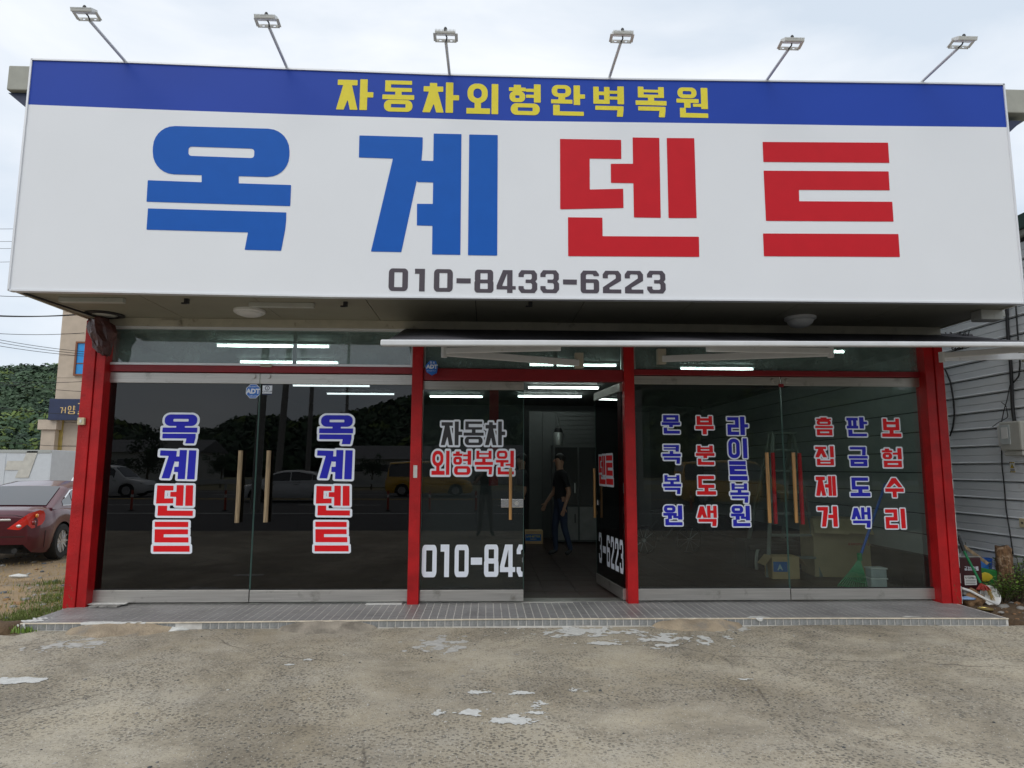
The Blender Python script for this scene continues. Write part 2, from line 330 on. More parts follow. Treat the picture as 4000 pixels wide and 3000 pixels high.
def ground_concrete():
    m = bpy.data.materials.new('worn_concrete'); m.use_nodes = True; t = m.node_tree; p = t.nodes['Principled BSDF']; L = t.links.new
    co = t.nodes.new('ShaderNodeTexCoord'); src = co.outputs['Object']
    def noise(sc_, det=6, ro=.6, dist=0):
        n = t.nodes.new('ShaderNodeTexNoise'); n.inputs['Scale'].default_value = sc_; n.inputs['Detail'].default_value = det; n.inputs['Roughness'].default_value = ro; n.inputs['Distortion'].default_value = dist; L(src, n.inputs[0]); return n.outputs[0]
    def ramp(x, a, b, ca=(0, 0, 0), cb=(1, 1, 1)):
        r = t.nodes.new('ShaderNodeValToRGB'); r.color_ramp.elements[0].position = a; r.color_ramp.elements[1].position = b; r.color_ramp.elements[0].color = (*ca, 1); r.color_ramp.elements[1].color = (*cb, 1); L(x, r.inputs[0]); return r.outputs[0]
    def mix(f, a, b, mode='MIX'):
        n = t.nodes.new('ShaderNodeMix'); n.data_type = 'RGBA'; n.blend_type = mode
        for i, x in ((0, f), (6, a), (7, b)):
            if isinstance(x, (int, float)): n.inputs[i].default_value = x
            elif isinstance(x, tuple): n.inputs[i].default_value = (*x, 1)
            else: L(x, n.inputs[i])
        return n.outputs[2]
    def math_(op, a, b):
        n = t.nodes.new('ShaderNodeMath'); n.operation = op
        for i, x in enumerate((a, b)):
            if isinstance(x, (int, float)): n.inputs[i].default_value = x
            else: L(x, n.inputs[i])
        return n.outputs[0]
    base = ramp(noise(.55, 7, .62, .3), .32, .68, (.27, .225, .152), (.56, .495, .375))
    base = mix(ramp(noise(2.3, 8, .7), .35, .7), base, mix(.55, base, (.40, .375, .325)))
    dk = ramp(noise(.75, 9, .78, .6), .47, .62)
    base = mix(math_('MULTIPLY', dk, .6), base, (.175, .150, .110))
    # exposed aggregate: cells of stones, in worn patches
    v = t.nodes.new('ShaderNodeTexVoronoi'); v.inputs['Scale'].default_value = 42; v.inputs['Randomness'].default_value = 1; L(src, v.inputs[0])
    stone = ramp(v.outputs['Distance'], .36, .50, (1, 1, 1), (0, 0, 0))
    sep = t.nodes.new('ShaderNodeSeparateColor'); L(v.outputs['Color'], sep.inputs[0])
    pick = ramp(sep.outputs[0], .22, .28)
    worn = ramp(noise(.9, 7, .7, .8), .38, .54)
    ms = math_('MULTIPLY', math_('MULTIPLY', stone, pick), worn)
    scol = ramp(sep.outputs[1], .2, .8, (.022, .028, .030), (.17, .14, .10))
    base = mix(math_('MULTIPLY', worn, .16), base, (.15, .128, .098))
    base = mix(math_('MULTIPLY', ms, .68), base, scol)
    v2 = t.nodes.new('ShaderNodeTexVoronoi'); v2.inputs['Scale'].default_value = 78; L(src, v2.inputs[0])
    sp = ramp(v2.outputs['Distance'], .22, .34, (1, 1, 1), (0, 0, 0)); sep2 = t.nodes.new('ShaderNodeSeparateColor'); L(v2.outputs['Color'], sep2.inputs[0])
    base = mix(math_('MULTIPLY', math_('MULTIPLY', sp, ramp(sep2.outputs[0], .45, .5)), .7), base, (.10, .09, .075))
    base = mix(math_('MULTIPLY', math_('MULTIPLY', sp, ramp(sep2.outputs[1], .85, .87)), .8), base, (.62, .60, .55))
    # cracks
    n3 = t.nodes.new('ShaderNodeTexNoise'); n3.inputs['Scale'].default_value = 1.6; n3.inputs['Detail'].default_value = 6; L(src, n3.inputs[0])
    mxv = t.nodes.new('ShaderNodeMix'); mxv.data_type = 'VECTOR'; mxv.inputs[0].default_value = .22; L(src, mxv.inputs[4]); L(n3.outputs['Color'], mxv.inputs[5])
    vc = t.nodes.new('ShaderNodeTexVoronoi'); vc.feature = 'DISTANCE_TO_EDGE'; vc.inputs['Scale'].default_value = .36; L(mxv.outputs[1], vc.inputs[0])
    crk = ramp(vc.outputs['Distance'], .0006, .003, (1, 1, 1), (0, 0, 0))
    crk = math_('MULTIPLY', crk, ramp(noise(.9, 2), .44, .56))
    base = mix(math_('MULTIPLY', crk, .55), base, (.06, .05, .04))
    L(base, p.inputs['Base Color']); p.inputs['Roughness'].default_value = .88
    hgt = math_('ADD', math_('MULTIPLY', noise(60, 5, .7), .5), math_('MULTIPLY', math_('MULTIPLY', stone, worn), .35))
    hgt = math_('SUBTRACT', hgt, crk)
    b = t.nodes.new('ShaderNodeBump'); b.inputs['Strength'].default_value = .8; b.inputs['Distance'].default_value = .008; L(hgt, b.inputs['Height']); L(b.outputs[0], p.inputs['Normal'])
    return m
M['concrete'] = ground_concrete()
M['dirt'] = mat('dirt', (.34, .235, .13), .95, scale=1.4, col2=(.20, .155, .10), bump=1, bscale=30, dirt=(.17, .15, .12), dscale=2.5, dth=.52)
M['soil'] = mat('dark_soil', (.15, .095, .05), .95, scale=6, col2=(.075, .05, .03), bump=1, bscale=30)

# ------------------------------------------------------------------ lettering: signed distance fields meshed by marching squares
def sd_poly(P, X, Y):
    P = np.array(P, float); n = len(P); d = np.full(X.shape, 1e9); ins = np.zeros(X.shape, bool)
    for i in range(n):
        ax, ay = P[i]; bx, by = P[(i+1) % n]; ex, ey = bx-ax, by-ay; wx, wy = X-ax, Y-ay
        t = np.clip((wx*ex+wy*ey)/(ex*ex+ey*ey+1e-12), 0, 1); d = np.minimum(d, (wx-ex*t)**2+(wy-ey*t)**2)
        c = ((ay > Y) != (by > Y)); xi = ax+(Y-ay)/(by-ay+1e-12)*(bx-ax); ins ^= c & (X < xi)
    d = np.sqrt(d); return np.where(ins, -d, d)
def sd_rr(x0, y0, x1, y1, r, X, Y):
    cx, cy, hx, hy = (x0+x1)/2, (y0+y1)/2, (x1-x0)/2, (y1-y0)/2; r = min(r, hx, hy)
    qx, qy = np.abs(X-cx)-hx+r, np.abs(Y-cy)-hy+r
    return np.minimum(np.maximum(qx, qy), 0)+np.sqrt(np.maximum(qx, 0)**2+np.maximum(qy, 0)**2)-r
def sdf(shapes, X, Y):
    d = np.full(X.shape, 1e9)
    for s in shapes:
        k = s[0]
        if k == 'p': e = sd_poly(s[1], X, Y)
        elif k == 'r': x0, y0, x1, y1 = s[1]; e = sd_poly([(x0, y0), (x1, y0), (x1, y1), (x0, y1)], X, Y)
        elif k == 'o':
            x0, y0, x1, y1 = s[1]; tx, ty = s[2]; ro = s[3] if len(s) > 3 else .42*min(x1-x0, y1-y0)
            ri = max(.02*(x1-x0), ro-max(tx, ty)*.75)
            e = np.maximum(sd_rr(x0, y0, x1, y1, ro, X, Y), -sd_rr(x0+tx, y0+ty, x1-tx, y1-ty, ri, X, Y))
        elif k == 'cut': d = np.maximum(d, -sd_poly(s[1], X, Y)); continue
        d = np.minimum(d, e)
    return d
def field_mesh(name, fn, x0, y0, x1, y1, nx, ny, level=0, thick=0):
    xs = np.linspace(x0, x1, nx+1); ys = np.linspace(y0, y1, ny+1); X, Y = np.meshgrid(xs, ys); Fd = fn(X, Y)-level
    ins = Fd < 0; full = ins[:-1, :-1] & ins[1:, :-1] & ins[:-1, 1:] & ins[1:, 1:]; any_ = ins[:-1, :-1] | ins[1:, :-1] | ins[:-1, 1:] | ins[1:, 1:]
    V = []; Fc = []; cache = {}
    def vert(x, y):
        k = (round(x, 6), round(y, 6))
        if k not in cache: cache[k] = len(V); V.append((x, y, 0))
        return cache[k]
    for j in range(ny):
        i = 0
        while i < nx:
            if full[j, i]:
                k = i
                while k < nx and full[j, k]: k += 1
                Fc.append((vert(xs[i], ys[j]), vert(xs[k], ys[j]), vert(xs[k], ys[j+1]), vert(xs[i], ys[j+1]))); i = k; continue
            if any_[j, i]:
                cs = [(i, j), (i+1, j), (i+1, j+1), (i, j+1)]; poly = []
                for a in range(4):
                    (ia, ja), (ib, jb) = cs[a], cs[(a+1) % 4]; fa, fb = Fd[ja, ia], Fd[jb, ib]
                    if fa < 0: poly.append(vert(xs[ia], ys[ja]))
                    if (fa < 0) != (fb < 0):
                        t = fa/(fa-fb); poly.append(vert(xs[ia]+(xs[ib]-xs[ia])*t, ys[ja]+(ys[jb]-ys[ja])*t))
                pl = []
                for q in poly:
                    if not pl or pl[-1] != q: pl.append(q)
                if len(pl) > 1 and pl[0] == pl[-1]: pl.pop()
                if len(pl) >= 3: Fc.append(tuple(pl))
            i += 1
    me = bpy.data.meshes.new(name); me.from_pydata(V, [], Fc); me.update(); return me

CHO = 'ㄱㄲㄴㄷㄸㄹㅁㅂㅃㅅㅆㅇㅈㅉㅊㅋㅌㅍㅎ'; JUNG = 'ㅏㅐㅑㅒㅓㅔㅕㅖㅗㅘㅙㅚㅛㅜㅝㅞㅟㅠㅡㅢㅣ'
JONG = [''] + list('ㄱㄲㄳㄴㄵㄶㄷㄹㄺㄻㄼㄽㄾㄿㅀㅁㅂㅄㅅㅆㅇㅈㅊㅋㅌㅍㅎ')
def cons(j, b, tv, th, tall=False):
    x0, y0, x1, y1 = b; w_, h_ = x1-x0, y1-y0; S = []
    def r(a, c, d, e): S.append(('r', (a, c, d, e)))
    if j in 'ㄱㅋ':
        if tall: S.append(('p', [(x0, y1), (x1, y1), (x1, y1-th), (x1-.28*w_, y0), (x1-.28*w_-tv*1.15, y0), (x1-tv*1.25, y1-th), (x0, y1-th)]))
        else: S.append(('p', [(x0, y1), (x1, y1), (x1, y1-th), (x1-.03*w_, y0), (x1-.03*w_-tv, y0), (x1-tv, y1-th), (x0, y1-th)]))
        if j == 'ㅋ':
            ym = y0+h_*.40; r(x0, ym-th*.32, x1-tv*.9, ym+th*.32)
    elif j == 'ㄴ': r(x0, y0, x0+tv, y1); r(x0, y0, x1, y0+th)
    elif j in 'ㄷㅌ':
        r(x0, y0, x0+tv, y1); r(x0, y0, x1, y0+th); r(x0, y1-th, x1, y1)
        if j == 'ㅌ': r(x0, (y0+y1)/2-th*.4, x1, (y0+y1)/2+th*.4)
    elif j == 'ㄹ':
        ym = (y0+y1)/2; t2 = min(th, h_*.24)
        r(x0, y1-t2, x1, y1); r(x1-tv, ym, x1, y1); r(x0, ym-t2/2, x1, ym+t2/2); r(x0, y0, x0+tv, ym); r(x0, y0, x1, y0+t2)
    elif j == 'ㅁ': r(x0, y0, x0+tv, y1); r(x1-tv, y0, x1, y1); r(x0, y0, x1, y0+th); r(x0, y1-th, x1, y1)
    elif j == 'ㅂ':
        if h_ < .42: th = th*.78
        r(x0, y0, x0+tv, y1); r(x1-tv, y0, x1, y1); r(x0, y0, x1, y0+th); ym = y0+h_*.62; r(x0, ym-th*.42, x1, ym+th*.42)
    elif j == 'ㅅ':
        cx = (x0+x1)/2; a = tv*.62
        S.append(('p', [(cx-a, y1), (cx+a, y1), (cx+a*.55, y0+h_*.52), (x0+tv*1.1, y0), (x0-.01, y0)]))
        S.append(('p', [(cx-a*.3, y1-h_*.1), (cx+a, y1), (x1+.01, y0), (x1-tv*1.1, y0), (cx-a*.3, y0+h_*.6)]))
    elif j in 'ㅈㅊ':
        if j == 'ㅊ':
            cx = (x0+x1)/2; r(cx-tv*.6, y1-h_*.14, cx+tv*.6, y1); y1 -= h_*.12; h_ = y1-y0
        r(x0, y1-th, x1, y1); cx = (x0+x1)/2; a = tv*.6
        S.append(('p', [(cx-a, y1-th*.5), (cx+a, y1-th*.5), (cx+a*.35, y0+h_*.42), (x0+tv*1.1, y0), (x0-.02, y0)]))
        S.append(('p', [(cx-a*.2, y1-th*.5), (cx+a, y1-th*.5), (x1+.02, y0), (x1-tv*1.1, y0), (cx-a*.1, y0+h_*.52)]))
    elif j == 'ㅇ': S.append(('o', b, (tv, th*.95), .45*min(w_, h_)))
    elif j == 'ㅍ':
        r(x0, y1-th, x1, y1); r(x0, y0, x1, y0+th); r(x0+w_*.14, y0, x0+w_*.14+tv*.9, y1); r(x1-w_*.14-tv*.9, y0, x1-w_*.14, y1)
    elif j == 'ㅎ':
        cx = (x0+x1)/2; t2 = h_*.17
        r(cx-w_*.2, y1-t2*1.05, cx+w_*.2, y1); r(x0, y1-t2*2.0, x1, y1-t2*.95)
        S.append(('o', (x0+.02, y0, x1-.02, y1-t2*2.3), (tv, min(th, h_*.2)), .45*min(w_-.04, h_-t2*2.3)))
    return S
def glyph(ch):
    if ch in DIG: return DIG[ch]
    if ch in TRACED: return TRACED[ch]
    k = ord(ch)-0xAC00; c, v, f = CHO[k//588], JUNG[(k % 588)//28], JONG[k % 28]
    S = []; hasf = f != ''; yb = .42 if hasf else 0
    def r(a, b_, d, e): S.append(('r', (a, b_, d, e)))
    tv = .165; th = .155 if not hasf else .115
    if v in 'ㅏㅣㅓㅕㅐㅔㅖㅑ':
        two = v in 'ㅐㅔㅖ'
        right = .58 if v in 'ㅣ' else (.54 if v in 'ㅏㅓㅕ' else .46)
        if v in 'ㅓㅕㅔㅖ': right -= .03
        S += cons(c, (.0, yb, right, .97), tv*(.8 if two else .95), th, tall=not hasf)
        ym = (yb+1)/2; tk = .075 if not hasf else .05
        sw = .19 if not two else .14
        if v == 'ㅣ': r(.79, yb, .98, 1)
        if v == 'ㅏ': r(.64, yb, .64+sw, 1); r(.8, ym-tk, 1, ym+tk)
        if v == 'ㅑ': r(.64, yb, .64+sw, 1); [r(.8, ym+a-tk*.8, 1, ym+a+tk*.8) for a in (-.12, .12)]
        if v == 'ㅓ': r(.79, yb, .98, 1); r(right+.03, ym-tk, .8, ym+tk)
        if v == 'ㅕ': r(.79, yb, .98, 1); [r(right+.03, ym+a*(1-yb)-tk*.8, .8, ym+a*(1-yb)+tk*.8) for a in (-.17, .17)]
        if v == 'ㅐ': r(.52, yb, .52+sw, 1); r(.84, yb, .98, 1); r(.6, ym-tk, .86, ym+tk)
        if v in 'ㅔㅖ':
            r(.62, yb, .62+sw, 1); r(.82, yb, .97, 1)
            if v == 'ㅔ': r(right+.02, ym-tk, .66, ym+tk)
            else: [r(right+.02, ym+a-tk*.8, .66, ym+a+tk*.8) for a in (-.13, .13)]
    elif v in 'ㅗㅜㅡ':
        if not hasf:
            if v == 'ㅗ': S += cons(c, (.08, .37, .92, 1), tv, .15); r(.41, .1, .59, .4); r(0, 0, 1, .165)
            elif v == 'ㅜ': S += cons(c, (.08, .53, .92, 1), tv, .13); r(0, .29, 1, .445); r(.405, 0, .595, .35)
            else: S += cons(c, (.06, .26, .94, 1), tv, .15); r(0, 0, 1, .165)
        else:
            S += cons(c, (.08, .655 if v != 'ㅡ' else .58, .92, 1), tv, .105)
            if v == 'ㅗ': r(.41, .5, .59, .68); r(0, .40, 1, .53)
            elif v == 'ㅜ': r(0, .48, 1, .60); r(.41, .36, .59, .5)
            else: r(0, .41, 1, .52)
            if f == 'ㄴ' and v == 'ㅜ': pass
    else:   # mixed
        top = 1
        if v == 'ㅚ': S += cons(c, (.02, .36, .64, 1), tv, .15); r(.25, .1, .43, .4); r(-.01, 0, .72, .165); r(.79, 0, .98, 1)
        if v == 'ㅘ': S += cons(c, (.02, .62, .58, 1), tv*.85, .105); r(.22, .5, .4, .65); r(0, .40, .62, .51); r(.68, .36, .85, 1); r(.82, .58, 1, .70)
        if v == 'ㅝ': S += cons(c, (.04, .66, .62, 1), tv*.85, .105); r(0, .50, .68, .61); r(.24, .33, .42, .55); r(.78, .30, .97, 1); r(.52, .37, .8, .45)
    if hasf:
        yt = .335 if v not in 'ㅝ' else .26
        if f == 'ㅇ': S.append(('o', (.06, 0, .95, .36), (.2, .11), .17))
        else:
            x0 = .06 if v not in 'ㅗㅜㅡ' else .08
            if v in 'ㅜㅝ' and f == 'ㄴ': S += cons(f, (.1, 0, .97, .30), .165, .13)
            elif v == 'ㅝ': S += cons(f, (.08, 0, .97, .25), .165, .12)
            else: S += cons(f, (x0, 0, .96, .33), .175, .115)
    return S
def rr(x0, y0, x1, y1): return ('r', (x0, y0, x1, y1))
a_, b_ = .27, .19
DIG = {'0': [('o', (0, 0, 1, 1), (.29, .17), .2)], '-': [rr(0, .38, 1, .60)],
       '1': [rr(.45, 0, .95, 1), rr(.05, .78, .6, 1)],
       '8': [('o', (.02, .42, .98, 1), (.29, .15), .16), ('o', (0, 0, 1, .57), (.3, .16), .16)],
       '6': [('o', (0, 0, 1, .62), (.29, .16), .16), ('p', [(0, .3), (.29, .3), (.29, .80), (.36, .84), (.66, .84), (.72, .76), (1, .76), (1, .84), (.85, 1), (.15, 1), (0, .84)])],
       '2': [('p', [(0, .66), (.28, .66), (.28, .80), (.34, .84), (.66, .84), (.71, .80), (.71, .66), (0, .26), (0, 0), (1, 0), (1, .17), (.36, .17), (.36, .25), (1, .56), (1, .84), (.85, 1), (.15, 1), (0, .84)])],
       '3': [('p', [(0, .70), (.28, .70), (.28, .80), (.34, .84), (.66, .84), (.71, .80), (.71, .64), (.66, .59), (.38, .59), (.38, .44), (.66, .44), (.72, .39), (.72, .20), (.66, .16), (.34, .16), (.28, .20), (.28, .30), (0, .30), (0, .16), (.15, 0), (.85, 0), (1, .16), (1, .42), (.90, .515), (.99, .61), (.99, .84), (.84, 1), (.15, 1), (0, .84)])],
       '4': [('p', [(.33, 1), (.62, 1), (.30, .34), (.30, .30), (1, .30), (1, .15), (0, .15), (0, .32)]), rr(.55, 0, .83, 1)]}
def norm(polys, ox, oy, x0, y0, x1, y1):
    out = []
    for k, p in polys: out.append((k, [((x-x0)/(x1-x0), 1-(y-y0)/(y1-y0)) for x, y in p]))
    return out
TRACED = {
 '옥': [('o', (.045, .60, .985, 1), (.25, .155), .175), rr(.39, .50, .635, .66), rr(0, .375, 1, .545), ('p', [(.01, .335), (.965, .335), (.965, .20), (.93, .0), (.68, 0), (.705, .17), (.01, .17)])],
 '계': norm([('p', [(144, 732), (486, 742), (485, 800), (479, 868), (543, 868), (545, 722), (695, 725), (689, 1377), (536, 1375), (538, 1220), (454, 1218), (455, 1101), (540, 1102), (542, 986), (457, 984), (455, 970), (370, 1362), (206, 1359), (325, 857), (141, 851)]), ('p', [(737, 727), (891, 730), (888, 1381), (730, 1379)])], 0, 0, 141, 722, 891, 1381),
 '덴': norm([('p', [(1227, 751), (1557, 756), (1558, 859), (1387, 857), (1388, 1024), (1568, 1020), (1570, 1124), (1228, 1131)]), ('p', [(1619, 743), (1763, 745), (1771, 1177), (1626, 1175), (1623, 990), (1502, 988), (1501, 885), (1621, 885)]), ('p', [(1803, 746), (1952, 747), (1965, 1178), (1813, 1178)]), ('p', [(1270, 1174), (1456, 1176), (1457, 1276), (1977, 1279), (1979, 1388), (1271, 1384)])], 0, 0, 1227, 743, 1979, 1388),
 '트': norm([('p', [(385, 767), (1062, 769), (1066, 878), (389, 875)]), ('p', [(390, 922), (1065, 924), (1071, 1026), (581, 1026), (583, 1087), (1085, 1089), (1092, 1195), (403, 1193)]), ('p', [(387, 1261), (1118, 1262), (1126, 1386), (392, 1384)])], 0, 0, 385, 767, 1126, 1386)}
GM = {}
def glyph_mesh(ch, off=0.0, res=64, clip=None, name_=None):
    if name_ is None: name_ = 'outline' if off > .04 else 'face'
    k = (ch, off, res, clip)
    if k not in GM:
        S = list(glyph(ch)); mg = off+.03
        def fn(X, Y):
            d = sdf(S, X, Y)-off
            if clip is not None: d = np.maximum(d, X-clip)
            return d
        GM[k] = field_mesh('letter_'+name_, fn, -mg, -mg, 1+mg, 1+mg, res, res)
    return GM[k]
LCOUNT = [0]
def put_glyph(ch, box, Y, m, parent, name='letter', off=0.0, res=64, dy=0, clip=None, pinv=None):
    """box = x0,z0,x1,z1 in metres on the plane Y (facing -Y)."""
    me = glyph_mesh(ch, off, res, clip).copy(); me.materials.append(m)
    o = bpy.data.objects.new(name, me); C.objects.link(o)
    o.location = (box[0], Y-dy, box[1]); o.scale = (box[2]-box[0], box[3]-box[1], 1); o.rotation_euler = (PI/2, 0, 0)
    adopt(o, parent); return o
def pxbox(b, Y):       # reading of x0,y0,x1,y1 -> box in metres
    xm, ym = (b[0]+b[2])/2, (b[1]+b[3])/2
    l = W(b[0], ym, Y)[0]; r_ = W(b[2], ym, Y)[0]; t = W(xm, b[1], Y)[2]; bo = W(xm, b[3], Y)[2]
    return (l, bo, r_, t)
def latin(txt, x, z, size, Y, m, parent, name='lettering', bold=0, sx=1, center=True):
    cu = bpy.data.curves.new(name, 'FONT'); cu.body = txt; cu.size = size; cu.offset = bold; cu.resolution_u = 2
    if center: cu.align_x = 'CENTER'
    tmp = bpy.data.objects.new('tmp', cu); C.objects.link(tmp)
    dg = bpy.context.evaluated_depsgraph_get(); me = bpy.data.meshes.new_from_object(tmp.evaluated_get(dg)); bpy.data.objects.remove(tmp)
    me.materials.clear(); me.materials.append(m)
    o = bpy.data.objects.new(name, me); C.objects.link(o); o.location = (x, Y, z); o.rotation_euler = (PI/2, 0, 0); o.scale = (sx, 1, 1)
    if parent: adopt(o, parent)
    return o

# ================================================================== THE GROUND
ZG = -0.075
def grid_sheet(name, x0, x1, y0, y1, nx, ny, zf, m, keep=None):
    xs = np.linspace(x0, x1, nx+1); ys = np.linspace(y0, y1, ny+1); X, Y = np.meshgrid(xs, ys)
    Z = np.vectorize(zf)(X, Y) if callable(zf) else np.full(X.shape, zf)
    V = np.stack([X, Y, Z], -1).reshape(-1, 3)
    I = np.arange((nx+1)*(ny+1)).reshape(ny+1, nx+1)
    Q = np.stack([I[:-1, :-1], I[:-1, 1:], I[1:, 1:], I[1:, :-1]], -1).reshape(-1, 4)
    if keep: c = V[Q].mean(1); Q = Q[[bool(keep(a[0], a[1])) for a in c]]
    return raw(name, V, Q, m, smooth=True)
tag(grid_sheet('ground', -900, 900, -900, 900, 20, 20, -.62, M['field']), kind='structure')
def cz(x, y): return ZG + .012*math.sin(x*.9+1)*math.sin(y*.7)+.004*math.sin(x*3.1)*math.sin(y*2.7+1) - .004
def conc_edge(x):      # far edge of the slab, ragged where it meets dirt
    if x < -4.3: return -1.05+.05*math.sin(x*5)+.04*math.sin(x*13)-.10*max(0, -x-4.5)
    if x > 5.2: return -.92+.04*math.sin(x*6)
    return -.55
gx = np.linspace(-16, 16, 161); V = []; NY = 90
for x in gx:
    e = conc_edge(x)
    for j in range(NY+1):
        y = e+(-9.5-e)*(j/NY)**1.3; V.append((x, y, cz(x, y)))
I = np.arange(len(gx)*(NY+1)).reshape(len(gx), NY+1)
Q = np.stack([I[:-1, :-1], I[:-1, 1:], I[1:, 1:], I[1:, :-1]], -1).reshape(-1, 4)
court = raw('concrete_forecourt', np.array(V), Q, M['concrete'], smooth=True); tag(court, kind='structure')
def dz(x, y):
    z = -.10-.03*max(0, min(4, y+1))
    if x < -4.6: z = -.115-.045*max(0, min(4, y+.6)) + .02*math.sin(x*2.3+y)*math.sin(y*1.9) + .012*math.sin(x*7)*math.sin(y*6.1+x)
    if x > 5.5: z = -.06+.05*max(0, min(2, y+.6))+.018*math.sin(x*5)*math.sin(y*6)
    return z
tag(grid_sheet('dirt_lot', -60, -4.35, -1.35, 40, 260, 190, dz, M['dirt']), kind='structure')
tag(grid_sheet('soil_strip', 5.3, 7.4, -1.05, 8, 60, 120, dz, M['soil']), kind='structure')
tag(MB().box(-120, 120, -40, -9.4, -.5, -.10).build('road', M['asphalt']), kind='structure')
rm = MB()
for yy in (-16.2, -37.2): rm.box(-120, 120, yy-.08, yy+.08, -.1, -.094)
tag(rm.build('road_edge_line', M['road_white']), kind='structure')
rm = MB()
for k in range(-14, 14):
    for yy in (-21.5, -32.5): rm.box(k*8, k*8+3.5, yy-.07, yy+.07, -.1, -.094)
tag(rm.build('lane_dashes', M['road_white']), kind='structure')
tag(MB().box(-120, 120, -27.2, -27.05, -.1, -.094).box(-120, 120, -26.9, -26.75, -.1, -.094).build('centre_line', M['road_yellow']), kind='structure')

# small stones loose on the concrete and the dirt
def pebbles(name, fn, n, m, rmin, rmax, seed, label, cat):
    rnd = random.Random(seed); V = []; Fc = []; mi = []
    bm = bmesh.new(); bmesh.ops.create_icosphere(bm, subdivisions=1, radius=1); bv = np.array([v.co[:] for v in bm.verts]); bf = np.array([[v.index for v in f.verts] for f in bm.faces]); bm.free()
    for i in range(n):
        x, y, z = fn(rnd); r = rmin+(rmax-rmin)*rnd.random()**4; a = rnd.uniform(0, 6.3)
        v = bv*np.array([r*rnd.uniform(.7, 1.4), r*rnd.uniform(.7, 1.2), r*rnd.uniform(.35, .8)])*(1+.25*np.random.randn(len(bv), 1).clip(-1, 1))
        v = v @ np.array([[math.cos(a), -math.sin(a), 0], [math.sin(a), math.cos(a), 0], [0, 0, 1]])
        Fc.append(bf+i*len(bv)); V.append(v+np.array([x, y, z])); mi += [rnd.randrange(len(m))]*len(bf)
    o = raw(name, np.concatenate(V), np.concatenate(Fc), m, mi); return tag(o, label, cat, kind='stuff')
def onc(r):
    y = -1.0-5.5*r.random(); x = r.uniform(-6, 7); return x, y, cz(x, y)+.001
pebbles('loose_pebbles', onc, 1500, [M['stone'], mat('dark_pebble', (.07, .075, .075), .8), mat('pale_pebble', (.42, .40, .36), .8)], .003, .013, 3, 'small loose pebbles scattered over the worn concrete forecourt', 'pebbles')
def ond(r):
    y = -1.0+9*r.random()**1.3; x = -4.8-6*r.random(); return x, y, dz(x, y)+.004
pebbles('dirt_gravel', ond, 1500, [M['stone'], M['rock'], mat('slate_chip', (.12, .13, .14), .8)], .008, .055, 5, 'gravel and slate chips on the dirt left of the shop', 'gravel')
def onr(r):
    y = -.95+2.6*r.random(); x = 5.55+1.1*r.random(); return x, y, dz(x, y)+.004
pebbles('soil_debris', onr, 420, [M['stone'], M['rock'], mat('wood_chip', (.25, .14, .07), .9)], .008, .04, 8, 'stone crumbs and wood chips on dark soil beside right post', 'debris')
# white paint spills and dust on the slab
def vnoise(X, Y, seed, octs=5):
    rs = np.random.RandomState(seed); out = 0; amp = 1
    for o in range(octs):
        g = rs.rand(64, 64)*2-1; f = 2**o; u = (X*f) % 64; v = (Y*f) % 64; i = u.astype(int); j = v.astype(int); a = u-i; b = v-j; a = a*a*(3-2*a); b = b*b*(3-2*b); i1 = (i+1) % 64; j1 = (j+1) % 64
        out = out+amp*((g[j, i]*(1-a)+g[j, i1]*a)*(1-b)+(g[j1, i]*(1-a)+g[j1, i1]*a)*b); amp *= .72
    return out
def splat(name, px, py, rx, ry, seed, m, frag=.5, z=.004, kind=None, spread=1.0, slab=True):
    c = G(px, py, ZG); rnd = np.random.RandomState(seed); wv = [(rnd.uniform(-1, 1, 2), rnd.uniform(0, 6), f, a) for f, a in ((3, .55), (6, .5), (11, .5), (21, .45), (37, .4)) for _ in range(2)]
    def fn(X, Y):
        d = np.sqrt((X/rx)**2+(Y/ry)**2)-.75
        k = 1.6/min(max(rx, ry), .16); nn = vnoise(X*k+20, Y*k+20, seed)*1.1
        return (d*spread+frag*nn*.75+.12)*min(rx, ry)
    me = field_mesh(name, fn, -rx*1.6, -ry*1.6, rx*1.6, ry*1.6, 110, 90); me.materials.append(m)
    for v in me.vertices: v.co.z = cz(c[0]+v.co.x, c[1]+v.co.y)-ZG+z
    o = bpy.data.objects.new(name, me); C.objects.link(o); o.location = (c[0], c[1], ZG); adopt(o, court); return o
for a in [(2290, 2460, .55, .24, 1, .75), (2640, 2495, .42, .26, 2, .7), (2330, 2508, .18, .07, 3, .8), (1865, 2698, .10, .05, 4, .5), (1830, 2780, .20, .06, 5, .75), (2025, 2700, .09, .05, 6, .6), (2090, 2742, .10, .06, 17, .8), (2010, 2808, .17, .08, 8, .7),
          (2250, 2688, .10, .04, 9, .8), (1130, 2600, .05, .03, 10, .6), (1205, 2580, .05, .03, 11, .6), (2910, 2650, .05, .02, 12, .6), (2095, 2775, .09, .04, 19, .8)]:
    splat('paint_stain', a[0], a[1], a[2], a[3], a[4], M['paint_w'], a[5])
splat('paint_stain', 75, 2664, .40, .10, 13, M['paint_w'], .25)
splat('dust_patch', 1720, 2515, .28, .24, 14, M['paint_dust'], 1.0, z=.002)
splat('dust_patch', 300, 2520, .30, .18, 15, M['paint_dust'], 1.1, z=.002)
splat('dust_patch', 2780, 2450, .35, .15, 16, M['paint_dust'], 1.1, z=.002)

# ================================================================== THE SHOP BUILDING
shop = thing('shop_building', 'car body repair shop front with red posts and black glass doors under the wide sign', 'shop', (0, 0, 0))
XL, XR = -4.62, 5.50
P = lambda n, mb, m, **k: mb.build(n, m, shop, **k)
